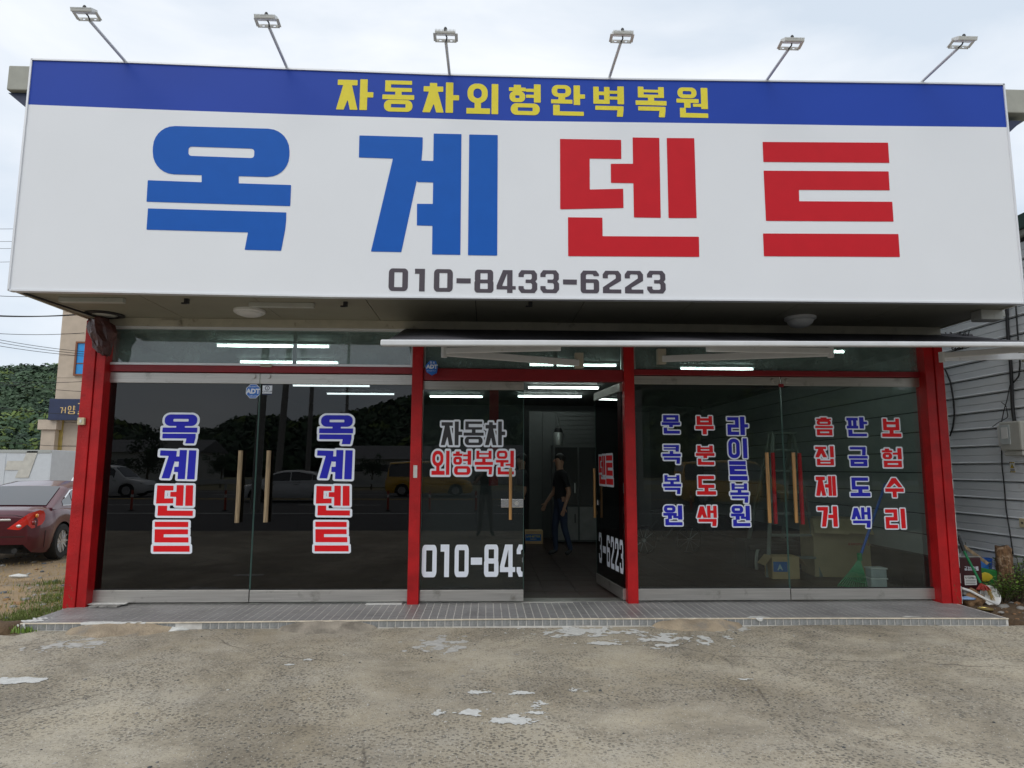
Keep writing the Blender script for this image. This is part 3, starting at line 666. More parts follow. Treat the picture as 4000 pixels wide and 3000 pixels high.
# tiled step
def step_front(x):    # the front edge of the step bows very slightly in the middle
    pts = [(-4.47, -.885), (-3.0, -.875), (.3, -.80), (3.6, -.84), (5.33, -.895)]
    for (a, ya), (b, yb) in zip(pts, pts[1:]):
        if x <= b: return ya+(yb-ya)*(x-a)/(b-a)
    return pts[-1][1]
st = MB(); xs = [-4.47+9.8*i/40 for i in range(41)]
base_step = MB()
v = []; 
for x in xs: v += [(x, step_front(x)+.008, -.35), (x, step_front(x)+.008, -.0022), (x, .25, -.0022), (x, .25, -.35)]
fs = []
for i in range(40):
    for k in range(4): fs.append((i*4+k, i*4+(k+1) % 4, (i+1)*4+(k+1) % 4, (i+1)*4+k))
fs += [(0, 1, 2, 3), (160, 163, 162, 161)]
base_step.add(v, fs); step = tag(base_step.build('tiled_step', M['grout']), kind='structure')
TP = .0815; rnd = random.Random(2)
tm = MB().box(-.0358, .0358, 0, .010, -.068, -.010).build('tile_proto', M['tile_front'], bevel=0)
tmesh = tm.data; bpy.data.objects.remove(tm)
n_t = 0
for i in range(120):
    x = -4.43+TP*i
    if x > 5.30: break
    if False and any(a < x < b for a, b in ((-3.93, -3.10), (-1.98, -1.12), (1.75, 2.5))) : continue
    if -2.98 < x < -2.78 : continue
    o = bpy.data.objects.new('tile', tmesh); C.objects.link(o); o.location = (x, step_front(x)+.004+rnd.uniform(-.001, .001), rnd.uniform(-.001, .001)); adopt(o, step); n_t += 1
# top tiles: nearest rows one by one, the rest as one part
t2 = MB().box(-.0362, .0362, -.0362, .0362, -.008, 0).build('tp', M['tile_grey']); t2m = t2.data; bpy.data.objects.remove(t2)
rest = MB(); nr = 0
for j in range(11):
    for i in range(121):
        x = -4.43+TP*i
        if x > 5.30: continue
        yf = step_front(x); y = yf+.012+TP*(j+.5)*(.84/.88)
        if y > .02: continue
        dzz = rnd.uniform(-.0008, .0008)
        if (j == 0 and nr < 300-n_t) or (j == 1 and nr < 300-n_t):
            o = bpy.data.objects.new('tile', t2m); C.objects.link(o); o.location = (x, y, dzz); adopt(o, step); nr += 1
        else: rest.box(x-.0362, x+.0362, y-.0362, y+.0362, -.008, dzz)
ro = rest.build('floor_tile_rows', M['tile_grey'], step, fixn=False); ro['kind'] = 'stuff'
# cream nosing and white plaster smears along the edge
nb = MB()
for i in range(40):
    x0, x1 = xs[i], xs[i+1]; nb.add([(x0, step_front(x0)-.004, -.009), (x1, step_front(x1)-.004, -.009), (x1, step_front(x1)+.012, .0015), (x0, step_front(x0)+.012, .0015), (x1, step_front(x1)-.004, -.0015), (x0, step_front(x0)-.004, -.0015)], [(0, 1, 4, 5), (5, 4, 2, 3)])
nb.build('edge_grout', M['cream'], step)
def smear(px, py, rx, ry, seed, m=None, z=.003, frag=.5):
    c = G(px, py, 0); rs = np.random.RandomState(seed); wv = [(rs.uniform(-1, 1, 2), rs.uniform(0, 6), f, a) for f, a in ((3, .5), (7, .4), (15, .25), (30, .15))]
    def fn(X, Y): return (np.sqrt((X/rx)**2+(Y/ry)**2)-.8+frag*sum(a*np.sin((X*v[0]+Y*v[1])*f/max(rx, ry)*1.5+p) for v, p, f, a in wv))*ry
    me = field_mesh('plaster_smear', fn, -rx*1.4, -ry*1.4, rx*1.4, ry*1.4, 60, 30); me.materials.append(m or M['paint_w'])
    for v in me.vertices:
        yy = c[1]+v.co.y; f0 = step_front(c[0]+v.co.x)-.008
        if yy < f0: v.co.z = max(-(f0-yy)*2.2, -.075); v.co.y = f0-.004-c[1]-.002
    o = bpy.data.objects.new('plaster_smear', me); C.objects.link(o); o.location = (c[0], c[1], z); adopt(o, step)
smear(130, 2425, .16, .13, 3); smear(430, 2432, .33, .05, 4); smear(690, 2440, .14, .07, 5, frag=.3); smear(2960, 2412, .17, .05, 6); smear(3560, 2410, .10, .03, 7)
# sand-cement ramps laid against the step
def ramp_patch(x0, x1, out, seed, m='ramp', hgt=.068):
    rs = random.Random(seed); n = 26; v = []
    for i in range(n+1):
        t = i/n; x = x0+(x1-x0)*t; k = math.sin(PI*t)**.45; yf = step_front(x)-.006
        o_ = out*k*(1+.12*math.sin(t*17+seed)+.06*rs.uniform(-1, 1)); h = hgt*min(1, k*1.1)
        for q in range(7):
            u = q/6; y = yf-o_*u; z = ZG-.01+(h+.012)*(1-u)**.8+.004*math.sin(x*31+u*9+seed)*(1-u)
            v.append((x, y, z))
    f = [(i*7+q, i*7+q+1, (i+1)*7+q+1, (i+1)*7+q) for i in range(n) for q in range(6)]
    return tag(MB().add(v, f).build('cement_ramp', M[m], smooth='all'), None)
rp = ramp_patch(-4.02, -3.0, .26, 1); tag(rp, 'sandy cement ramp at the left end of the tiled step', 'ramp', 'cement ramps')
M['ramp_g'] = mat('grey_cement', (.29, .255, .205), .9, var=.25, scale=6, bump=.6, bscale=45, dirt=(.17, .15, .12), dscale=4, dth=.5)
rp = ramp_patch(-2.02, -1.06, .20, 2, 'ramp_g'); tag(rp, 'grey cement ramp against step below the second black door', 'ramp', 'cement ramps')
rp = ramp_patch(1.68, 2.6, .19, 3); tag(rp, 'cement ramp against the step right of the open doorway', 'ramp', 'cement ramps')
# white plaster lump by the left ramp
smp = MB().blob((G(668, 2462, ZG)[0], G(668, 2462, ZG)[1]+.03, ZG+.005), .15, 3, .25, (1.05, .62, .22), seed=4).build('plaster_lump', M['paint_w'], smooth='all')
tag(smp, 'lump of white plaster smeared down the step beside sandy ramp', 'plaster')
sb = MB()
for a, b in ((360, 395), (398, 430), (432, 470)):
    x0, x1 = W(a, 2375, -.12)[0], W(b, 2375, -.12)[0]; sb.box(x0, x1, -.19, -.03, .003, .022)
sbo = sb.build('broken_slab', M['stone'], bevel=.004); tag(sbo, 'broken stone slab pieces lying on tiles below the left black door', 'slab')
wl = MB().box(W(345, 2366, -.1)[0], W(490, 2362, -.1)[0], -.12, -.03, .0235, .0265).build('white_panel_scrap', M['paint_w'])
tag(wl, 'white strip of panel resting on the broken slab pieces', 'scrap')
sb2 = MB().box(W(1430, 2346, -.05)[0], W(1570, 2346, -.05)[0], -.09, .0, .001, .008).build('white_panel_scrap', M['paint_w']); tag(sb2, 'thin white strip on the tiles below the second black door', 'scrap')

# posts
def xw(px, py, Y=-.12): return W(px, py, Y)[0]
ptop = 3.10
PL, PM, PI_ = W(243, 2373, -.16)[0], W(291, 2371, -.16)[0], W(337, 2366, -.13)[0]
o = P('post', MB().box(PL, PM, -.16, .02, -.01, 3.14), M['red'], bevel=.006)
o = P('post', MB().box(PM+.004, PI_, -.145, .05, -.005, 3.06), M['red'], bevel=.005)
x0, x1 = W(1588, 2344, -.08)[0], W(1634, 2344, -.08)[0]
P('post', MB().box(x0+.005, x1, -.08, .06, -.005, 2.98), M['red'], bevel=.006)
x2, x3 = W(2453.7, 2341, -.08)[0], W(2497, 2341, -.08)[0]
P('post', MB().box(x2, x3-.005, -.08, .06, -.005, 2.98), M['red'], bevel=.006)
QL, QM, QI = W(3759, 2353, -.16)[0], W(3724, 2352, -.16)[0], W(3678, 2346, -.13)[0]
P('post', MB().box(QM, QL, -.16, .02, -.01, 3.0), M['red'], bevel=.006)
P('post', MB().box(QI, QM-.004, -.145, .05, -.005, 3.0), M['red'], bevel=.005)
# beams
P('cross_beam', MB().box(PI_-.05, x0+.003, -.05, .05, 2.578, 2.655), M['redbeam'], bevel=.004)
P('cross_beam', MB().box(x1+.002, x2-.002, -.05, .05, 2.508, 2.645), M['redbeam'], bevel=.004)
P('cross_beam', MB().box(x3-.003, QI+.05, -.05, .05, 2.590, 2.655), M['redbeam'], bevel=.004)
P('lintel', MB().box(XL+.21, XR-.05, -.06, .12, 3.105, 3.20), M['beige'], bevel=.004)
P('transom_bar', MB().box(XL+.28, x0, -.045, .04, 2.657, 2.682), M['frame_white'])
P('transom_bar', MB().box(XL+.28, x0, -.055, .04, 3.075, 3.103), M['frame_white'])
for a, b in ((XL+.28, x0+.004), (x1, x2), (x3, XR-.265)):
    zb = 2.683 if a < -1 else 2.658
    g = P('transom_window', MB().box(a+.012, b-.012, -.012, -.002, zb+.001, 3.074), M['transom_glass'])
    for (fa, fb, fc, fd) in ((a+.001, a+.022, zb, 3.074), (b-.022, b-.001, zb, 3.074)): MB().box(fa, fb, -.03, .02, fc, fd).build('frame', M['alu'], g)
    if a < 0: MB().box((a+b)/2+.35, (a+b)/2+.39, -.001, .03, zb, 3.074).build('mullion', M['black_pl'], g)
P('lintel_bracket', MB().box(*[W(623, 1262, -.08)[0], W(705, 1262, -.08)[0]], -.075, -.062, 3.12, 3.175), M['beige'], bevel=.003)
P('lintel_bracket', MB().box(W(1015, 1435, -.08)[0], W(1060, 1435, -.08)[0], -.075, -.052, 2.64, 2.672), M['beige'], bevel=.003)
# soffit of single boards
nbd = 9
for i in range(nbd):
    a = XL+.02+(XR-XL-.04)*i/nbd; b = XL+.02+(XR-XL-.04)*(i+1)/nbd
    P('soffit_board', MB().box(a+.004, b-.004, -1.20, -.005, 3.200, 3.212), M['soffit'])
P('soffit_core', MB().box(XL+.03, XR-.03, -1.21, .05, 3.216, 3.30), M['dark_gap'])
P('fascia_rail', MB().box(XL+.01, XR-.01, -1.26, -1.205, 3.195, 3.24), M['dark_gap'])
for s_, a in ((1, XL), (-1, XR)):
    P('soffit_edge', MB().box(*(sorted((a, a+s_*.03))), -1.25, 0, 3.19, 3.30), M['beige'])
# upper storey block and eaves behind the sign
P('upper_wall', MB().box(XL+.02, XR-.02, -1.0, 9.0, 3.32, 5.28), M['int_out'])
for xx in (XL-.012, XR+.002): P('outer_cladding', MB().box(xx, xx+.01, .03, 9, -.3, 3.31), M['int_out'])  # thin unseen pale panels, added to bounce light onto the neighbouring siding
zl = W(35, 352, .1); 
P('eave', MB().box(W(27, 325, -1.1)[0], -4.30, -1.1, 9.0, W(35, 350, -1.1)[2], W(35, 255, -1.1)[2]), M['conc_eave'], bevel=.01)
P('eave', MB().box(5.2, 5.98, -1.1, 9.0, W(3950, 440, -1.1)[2], W(3950, 348, -1.1)[2]), M['conc_eave'], bevel=.01)
P('eave_soffit', MB().prism([(-4.98, 5.34), (-4.5, 5.34), (-4.5, 4.95)], 'y', -1.05, 9, 0), M['navy'])
P('eave_soffit', MB().prism([(5.85, 5.30), (5.4, 5.30), (5.4, 4.9)], 'y', -1.05, 9, 0), M['navy'])
P('roof', MB().box(-4.298, 5.198, -1.0, 9.0, 5.30, 5.42), M['conc_eave'])
# interior shell (seen through the glass)
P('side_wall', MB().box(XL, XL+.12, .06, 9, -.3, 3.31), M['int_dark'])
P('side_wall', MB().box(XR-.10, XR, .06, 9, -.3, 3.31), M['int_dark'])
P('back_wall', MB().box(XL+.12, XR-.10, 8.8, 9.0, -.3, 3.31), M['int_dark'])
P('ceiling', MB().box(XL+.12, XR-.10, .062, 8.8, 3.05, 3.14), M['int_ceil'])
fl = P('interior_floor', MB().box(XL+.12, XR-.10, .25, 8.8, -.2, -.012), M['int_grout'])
P('threshold', MB().box(XL+.3, XR-.3, .03, .25, -.006, .004), M['steel'])
ft = MB(); cnt = 0
prox = MB().box(-.196, .196, -.196, .196, -.01, 0).build('ft', M['int_floor']); pm = prox.data; bpy.data.objects.remove(prox)
for j in range(10):
    for i in range(24):
        x, y = XL+.35+i*.4, .46+j*.4
        if x > XR-.3: continue
        if j < 6:
            o = bpy.data.objects.new('floor_tile', pm); C.objects.link(o); o.location = (x, y, rnd.uniform(-.001, .001)); adopt(o, fl)
        else: ft.box(x-.196, x+.196, y-.196, y+.196, -.01, 0)
for j in range(10, 21):
    for i in range(24):
        x, y = XL+.35+i*.4, .46+j*.4
        if x < XR-.3 and y < 8.7: ft.box(x-.196, x+.196, y-.196, y+.196, -.01, 0)
q = ft.build('floor_tile_rows', M['int_floor'], fl, fixn=False); q['kind'] = 'stuff'
# siding boards inside the right wall, black tiles below
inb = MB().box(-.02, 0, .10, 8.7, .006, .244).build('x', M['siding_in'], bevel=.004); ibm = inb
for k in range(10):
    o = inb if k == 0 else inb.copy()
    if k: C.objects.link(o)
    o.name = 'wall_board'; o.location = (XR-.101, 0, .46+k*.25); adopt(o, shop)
wt = MB().box(-.012, 0, .004, .396, .0, .44).build('wall_tile', M['wains'])
for k in range(20):
    o = wt if k == 0 else wt.copy()
    if k: C.objects.link(o)
    o.location = (XR-.101, .1+k*.4, 0); adopt(o, shop)
# partition post and white panelled rear room seen through the doorway
pw = W(2065, 1600, 5.5); 
for k in range(9):
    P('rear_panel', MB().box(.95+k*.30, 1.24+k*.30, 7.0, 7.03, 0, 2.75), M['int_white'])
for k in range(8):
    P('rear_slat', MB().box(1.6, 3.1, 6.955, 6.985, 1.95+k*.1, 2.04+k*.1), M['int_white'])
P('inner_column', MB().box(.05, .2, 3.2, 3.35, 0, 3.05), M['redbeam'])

# ------------------------------------------------------------------ glass doors
VOFF = .024
def door(xa, xb, ztop, gm, topz, botz, name='glass_door', loc=None, rz=0):
    """A framed pane; built on y=0 from xa to xb, children in place."""
    d = MB().box(xa+.004, xb-.004, -.006, .006, botz+.0, ztop-topz).build(name, gm, shop)
    MB().box(xa+.002, xb-.002, -.022, .022, .022, botz-.001).build('bottom_rail', M['steel'], d, bevel=.003)
    MB().box(xa+.002, xb-.002, -.022, .022, ztop-topz+.001, ztop-.006).build('top_rail', M['steel'], d, bevel=.003)
    for x in (xa+.002, xb-.002): MB().box(x-.0018, x+.0018, -.007, .007, botz, ztop-topz).build('glass_edge', M['glass_edge'], d)
    MB().box(xa+.004, xb-.004, -.009, .009, botz, botz+.012).build('seal', M['seal'], d)
    return d
lx0, lxs, lx1 = XL+.285, W(997, 1900, 0)[0], x0+.002
d1 = door(lx0, lxs-.003, 2.575, M['black_glass'], .125, .155)
d2 = door(lxs+.003, lx1, 2.575, M['black_glass'], .125, .150)
mxs = W(2045, 2300, 0)[0]
d3 = door(x1+.004, mxs, 2.506, M['mid_glass'], .105, .145)
rx0, rxs, rx1 = x3, W(3066, 1900, 0)[0], XR-.267
d5 = door(rx0, rxs-.003, 2.588, M['clear_glass'], .105, .150)
d6 = door(rxs+.003, rx1, 2.588, M['clear_glass'], .110, .145)
MB().box(x1+.004, mxs, .0075, .009, .145, 1.30).build('dark_film', mat('dark_film', (.012, .012, .013), .3), d3)
# open leaf: hinged at the third post, swung inwards
hx = x2-.015; LW_ = hx-mxs
leaf = MB().box(-LW_, -.004, -.006, .006, .145, 2.40).build('glass_door', M['black_glass'], shop)
leaf.location = (hx, .02, 0); TH = -math.radians(84.0); leaf.rotation_euler = (0, 0, TH)
def lp(mb, n, m, **k): return mb.build(n, m, leaf, world=False, **k)
lp(MB().box(-LW_, -.002, -.022, .022, .022, .144), 'bottom_rail', M['steel'], bevel=.003)
lp(MB().box(-LW_, -.002, -.022, .022, 2.401, 2.50), 'top_rail', M['steel'], bevel=.003)
lp(MB().box(-LW_-.003, -LW_, -.007, .007, .145, 2.40), 'glass_edge', M['glass_edge'])
lp(MB().cyl((-LW_+.09, -.05, .86), (-LW_+.09, -.05, 1.50), .017, n=12), 'handle', M['wood'], smooth=True)
lp(MB().box(-LW_, -LW_+.10, -.02, .02, 1.02, 1.09), 'lock', M['chrome'], bevel=.006)
def leaf_glyph(ch, u0, u1, z0, z1, m, name='letter', off=0, dy=0):
    me = glyph_mesh(ch, off, 64).copy(); me.materials.append(m); o = bpy.data.objects.new(name, me); C.objects.link(o)
    o.location = (u0, -.0085-dy, z0); o.scale = (u1-u0, z1-z0, 1); o.rotation_euler = (PI/2, 0, 0); o.parent = leaf
# lettering on the leaf, u measured from the hinge
dn = 0
for ch, u0, u1, m in (('덴', -LW_+.17, -LW_+.47, 'v_red'), ('트', -LW_+.50, -LW_+.80, 'v_red')):
    leaf_glyph(ch, u0, u1, 1.30, 1.66, M['v_white'], 'letter_outline', .075, dn); dn += .0004
    leaf_glyph(ch, u0, u1, 1.30, 1.66, M[m], dy=.0016)
for k, ch in enumerate('33-6223'):
    u = -LW_-.06+k*.178; 
    if k == 0: continue
    leaf_glyph(ch, u, u+.135, .30, .68, M['v_white'])
# door handles
def pole_handle(pa, pb, Yh, r, m, d, name='handle'):
    a = W(pa[0], pa[1], Yh); b = W(pb[0], pb[1], Yh); xm = (a[0]+b[0])/2
    h = MB().cyl((xm, Yh, b[2]), (xm, Yh, a[2]), r, n=14).build(name, m, d, smooth=True)
    for t in (.22, .78):
        z = b[2]+(a[2]-b[2])*t; MB().cyl((xm, Yh+.01, z), (xm, -.006, z), .009, n=10).build('handle_mount', M['chrome'], d, smooth=True)
    return h
pole_handle((943, 1760), (923, 2042), -.06, .025, M['wood_old'], d1)
pole_handle((1052, 1760), (1036, 2040), -.06, .025, M['wood_old'], d2)
pole_handle((1996, 1828), (1992, 2030), -.06, .018, M['wood'], d3)
pole_handle((2996, 1768), (3006, 2042), -.06, .021, M['wood'], d5)
pole_handle((3098, 1768), (3112, 2042), -.06, .021, M['wood'], d6)
for d, pa, pb in ((d5, (3018, 1768), (3026, 2046)), (d6, (3122, 1770), (3130, 2048))):
    a = W(*pa, .07); b = W(*pb, .07); MB().cyl((a[0]+.0, .07, b[2]), (a[0]+.0, .07, a[2]), .023, n=14).build('inner_handle', M['l_red'], d, smooth=True)
lk = W(1995, 1966, -.02); MB().box(mxs-.26, mxs-.002, -.02, .02, lk[2]-.05, lk[2]+.05).build('lock', M['chrome'], d3, bevel=.008)
MB().cyl((mxs-.08, -.03, lk[2]), (mxs-.08, -.018, lk[2]), .022, n=16).build('lock_cylinder', M['steel'], d3)
for d, px in ((d1, 992), (d2, 1050), (d3, 2022), (d5, 3020), (d6, 3075)):
    a = W(px, 1470 if d in (d1, d2) else (1500 if d == d3 else 1487), -.024)
    MB().cyl((a[0], -.04, a[2]), (a[0], -.02, a[2]), .025, n=16).build('pivot_cap', M['steel'], d, bevel=.002)
MB().box(rxs-.03, rxs+.03, -.03, -.023, 2.46, 2.50).build('latch', M['redbeam'], d5)

# vinyl letters on the doors -------------------------------------------------
def vinyl(ch, zb, mcol, d, org, sc_, out=.075, shrink=9, dn=[0], fat=.018):
    b = [org[0]+(zb[0]+shrink)/sc_, org[1]+(zb[1]+shrink)/sc_, org[0]+(zb[2]-shrink)/sc_, org[1]+(zb[3]-shrink)/sc_]
    B = pxbox(b, -.0075); dn[0] = (dn[0]+1) % 5
    if out: put_glyph(ch, B, -.0075, M['v_white'], d, 'letter_outline', out, 64, dy=dn[0]*.0003)
    put_glyph(ch, B, -.0075, M[mcol], d, 'letter', (fat if ch not in '콕집흠험복' else .007) if shrink and ch not in DIG else 0, 64, dy=.0022)
O5 = ((300, 1200), 1.3271)
for d, bx in ((d1, ((445, 556, 625, 706), (428, 740, 616, 892), (412, 922, 606, 1082), (400, 1112, 590, 1268))), (d2, ((1257, 560, 1432, 710), (1244, 740, 1428, 892), (1240, 925, 1418, 1080), (1234, 1112, 1412, 1266)))):
    for ch, b, mc in zip('옥계덴트', bx, ('v_blue', 'v_blue', 'v_red', 'v_red')): vinyl(ch, b, mc, d, *O5, out=.068, shrink=0)
O7 = ((2400, 1200), 1.3271)
cols = [('문콕복원', 'v_blue', [(238, 552, 348, 663), (240, 706, 352, 820), (244, 862, 354, 977), (246, 1020, 362, 1138)], 'd5'), ('부분도색', 'v_red', [(412, 557, 522, 667), (415, 710, 526, 825), (420, 867, 533, 980), (422, 1022, 540, 1142)], 'd5'),
        ('라이트복원', 'v_blue', [(578, 560, 700, 670), (583, 672, 697, 790), (588, 790, 697, 905), (592, 905, 705, 1022), (597, 1022, 713, 1143)], 'd5'), ('흠집제거', 'v_red', [(1032, 563, 1140, 673), (1034, 712, 1148, 828), (1038, 868, 1158, 985), (1047, 1025, 1165, 1145)], 'd6'),
        ('판금도색', 'v_blue', [(1197, 563, 1318, 677), (1207, 717, 1320, 832), (1215, 875, 1332, 988), (1222, 1030, 1338, 1150)], 'd6'), ('보험수리', 'v_red', [(1378, 570, 1492, 680), (1380, 722, 1500, 838), (1395, 878, 1506, 993), (1398, 1037, 1517, 1154)], 'd6')]
for s_, mc, bx, dd in cols:
    for ch, b in zip(s_, bx): vinyl(ch, b, mc, d5 if dd == 'd5' else d6, *O7, out=.085)
O6 = ((1600, 1250), 1.3822)
for ch, b in (('자', (172, 548, 284, 676)), ('동', (292, 548, 400, 676)), ('차', (410, 548, 516, 676))): vinyl(ch, b, 'v_black', d3, *O6, out=.085, shrink=0)
for ch, b in (('외', (120, 706, 217, 836)), ('형', (234, 706, 334, 836)), ('복', (352, 706, 450, 834)), ('원', (466, 706, 566, 834))): vinyl(ch, b, 'v_red', d3, *O6, out=.09, shrink=0)
for ch, b in (('0', (66, 1214, 146, 1389)), ('1', (164, 1212, 216, 1388)), ('0', (243, 1213, 319, 1388)), ('-', (331, 1213, 391, 1388)), ('8', (402, 1212, 480, 1387)), ('4', (488, 1212, 570, 1387))): vinyl(ch, b, 'v_white', d3, *O6, out=0, shrink=0)
b = (578, 1212, 658, 1386); B = pxbox([1600+b[0]/1.3822, 1250+b[1]/1.3822, 1600+b[2]/1.3822, 1250+b[3]/1.3822], -.0075)
put_glyph('3', B, -.0075, M['v_white'], d3, clip=(mxs-.012-B[0])/(B[2]-B[0]), dy=.0022)
# security stickers
def ngon_disc(cx, cz_, r, n, rot, Y, m, parent, name):
    v = [(cx+r*math.cos(rot+2*PI*k/n), Y, cz_+r*math.sin(rot+2*PI*k/n)) for k in range(n)]
    return MB().add(v, [tuple(range(n))]).build(name, m, parent)
def adt(px, py, Y, r, d):
    c = W(px, py, Y); ngon_disc(c[0], c[2], r, 8, PI/8, Y, M['v_white'], d, 'sticker'); ngon_disc(c[0], c[2], r*.93, 8, PI/8, Y-.0004, M['blue_sticker'], d, 'sticker')
    latin('ADT', c[0], c[2]-r*.30, r*.86, Y-.0012, M['v_white'], d, bold=.004)
    latin('1588-6400', c[0], c[2]-r*.72, r*.26, Y-.0012, M['v_white'], d)
    for k in range(6):
        B = (c[0]-r*.58+k*r*.2, c[2]+r*.52, c[0]-r*.43+k*r*.2, c[2]+r*.70); put_glyph('캡스경비구역'[k], B, Y, M['v_white'], d, res=28, dy=.0012)
adt(989, 1528, -.0065, .088, d1)
c = W(1044, 1522, -.0065); MB().box(c[0]-.055, c[0]+.055, -.0069, -.0065, c[2]-.06, c[2]+.055).build('sticker', M['v_white'], d2)
latin('CITYCOP', c[0], c[2]-.032, .026, -.0078, M['navy'], d2, bold=.0006)
MB().lathe([(.024, 0), (.030, 0)], (0, 0, 0), 20).build('x', M['navy'])
bpy.data.objects.remove(bpy.data.objects['x'])
def ring_flat(cx, cz_, r0, r1, Y, m, parent, n=24):
    v = []; f = []
    for k in range(n):
        a = 2*PI*k/n; v += [(cx+r0*math.cos(a), Y, cz_+r0*math.sin(a)), (cx+r1*math.cos(a), Y, cz_+r1*math.sin(a))]
        f.append((2*k, 2*k+1, (2*k+3) % (2*n), (2*k+2) % (2*n)))
    return MB().add(v, f).build('emblem', m, parent)
ring_flat(c[0], c[2]+.018, .020, .027, -.0078, M['navy'], d2); latin('1', c[0], c[2]+.004, .035, -.0078, M['navy'], d2, bold=.001)
MB().box(c[0]-.055, c[0]+.055, -.0078, -.0070, c[2]+.048, c[2]+.060).build('sticker', M['navy'], d2)
MB().box(c[0]-.055, c[0]+.055, -.0078, -.0070, c[2]-.062, c[2]-.045).build('sticker', M['navy'], d2)
# blue hanging security plate at the top left of the middle bay
c = W(1686, 1436, -.14)
sg = MB().prism([(c[0]-.07, c[2]+.02), (c[0]-.02, c[2]+.082), (c[0]+.05, c[2]+.075), (c[0]+.07, c[2]+.01), (c[0]+.06, c[2]-.06), (c[0], c[2]-.088), (c[0]-.06, c[2]-.05)], 'y', -.155, -.10).build('security_sign', M['blue_sticker'], bevel=.004)
tag(sg, 'small blue faceted security sign with white letters at the middle bay beam', 'sign')
latin('ADT', c[0]+.005, c[2]-.012, .062, -.1575, M['v_white'], sg, bold=.003); latin('N.S.O.K No.1', c[0], c[2]-.045, .018, -.1575, M['v_white'], sg)
for k in range(2): put_glyph('캡스'[k], (c[0]-.02+k*.035, c[2]+.045, c[0]+.003+k*.035, c[2]+.068), -.1572, M['v_white'], sg, res=28)
tk = W(1622, 1842, -.085); MB().box(tk[0]-.022, tk[0]+.022, -.0815, -.0805, tk[2]-.07, tk[2]+.07).build('tape_patch', M['paint_w'], shop)
rp_ = random.Random(12); pc_ = MB(); zz = .0
while zz < 2.2:
    h_ = rp_.uniform(.03, .12); w1 = rp_.choice((.0005, .001, .002, .004)); pc_.box(QL-w1, QL+.0015, -.1625, -.157, zz, zz+h_); zz += h_*rp_.choice((1, 1, 1.6))
P('peeled_edge', pc_, M['paint_w'])['kind'] = 'stuff'
ch_ = MB()
for k in range(26):
    a = rp_.choice((PL+.01, QM+.02, PL+.05, QL-.04)); a += rp_.uniform(0, .05); z = rp_.uniform(0, .5)**1.6; ch_.add([(a, -.1612, z), (a+rp_.uniform(.004, .012), -.1612, z+.003), (a+.006, -.1612, z+rp_.uniform(.008, .03)), (a-.002, -.1612, z+.008)], [(0, 1, 2, 3)])
P('paint_chips', ch_, M['rust'])['kind'] = 'stuff'
# light switch on the left post
c = W(320, 1646, -.17); sw_ = MB().box(c[0]-.038, c[0]+.038, -.195, -.162, c[2]-.040, c[2]+.040).build('light_switch', M['ivory'], bevel=.006)
tag(sw_, 'yellowed square light switch on the left red post', 'switch'); MB().box(c[0]-.012, c[0]+.012, -.20, -.195, c[2]-.016, c[2]+.018).build('rocker', M['white_pl'], sw_, bevel=.002)
# dark torn bag stuck on the post head
bg_ = MB(); c0 = W(352, 1262, -.2); rb = random.Random(5)
rings = []
N = 14
for i, (dz_, ww) in enumerate(((.06, .03), (.03, .11), (-.04, .15), (-.12, .15), (-.20, .12), (-.28, .11), (-.34, .07), (-.37, .03))):
    cx = c0[0]+.10+.016*i; rings.append([(cx+ww*math.cos(2*PI*k/N)*rb.uniform(.7, 1.15), -.22+.05*math.sin(2*PI*k/N)*rb.uniform(.5, 1.3), c0[2]+dz_+rb.uniform(-.015, .015)) for k in range(N)])
v = [p for r_ in rings for p in r_]; f = [(i*N+k, i*N+(k+1) % N, (i+1)*N+(k+1) % N, (i+1)*N+k) for i in range(len(rings)-1) for k in range(N)]
tag(bg_.add(v, f).build('plastic_bag', M['bag_dark']), 'dark torn plastic bag wrapped on the top of left red post', 'bag')

# ================================================================== SIGN BOARD
SY = -1.2856
sign = thing('shop_sign', 'very wide white sign board with blue band and large Korean letters over the shop', 'sign', (.44, SY, 3.19))
top = [(121, 235), (500, 246), (1131, 272), (1750, 295), (2380, 311), (2985, 319), (3590, 327), (3920, 333)]
bnd = [(107, 408), (665, 430), (1300, 452), (2000, 472), (2800, 482), (3400, 491), (3935, 497)]
bot = [(38, 1131), (650, 1143), (1300, 1156), (2000, 1163), (2800, 1170), (3400, 1176), (4008, 1182)]
def edge(pts): return [W(a, b, SY)[0::2] for a, b in pts]
T_, B_, Q_ = edge(top), edge(bnd), edge(bot)
def zat(L, x):
    for (a, za), (b, zb) in zip(L, L[1:]):
        if x <= b or (b, zb) == L[-1]: return za+(zb-za)*(x-a)/(b-a)
xa, xb = -4.600, 5.478; NX = 40
def strip(name, Lo, Up, Y, m, dy=0, thick=.0):
    v = []; f = []
    for i in range(NX+1):
        x = xa+(xb-xa)*i/NX; v += [(x, Y, zat(Lo, x)), (x, Y, zat(Up, x))]
    f = [(2*i, 2*i+2, 2*i+3, 2*i+1) for i in range(NX)]
    return MB().add(v, f).build(name, m, sign, fixn=False)
strip('white_panel', Q_, B_, SY, M['sign_white']); strip('blue_band', B_, T_, SY, M['sign_blue'])
v = []; f = []
for i in range(NX+1):
    x = xa+(xb-xa)*i/NX; v += [(x, SY+.004, zat(Q_, x)), (x, SY+.004, zat(T_, x)), (x, SY+.10, zat(T_, x)), (x, SY+.10, zat(Q_, x)-.0)]
f = [(4*i+k, 4*i+4+k, 4*i+4+(k+1) % 4, 4*i+(k+1) % 4) for i in range(NX) for k in range(4)]+[(0, 1, 2, 3), (NX*4, NX*4+3, NX*4+2, NX*4+1)]
MB().add(v, f).build('sign_box', M['frame_white'], sign)
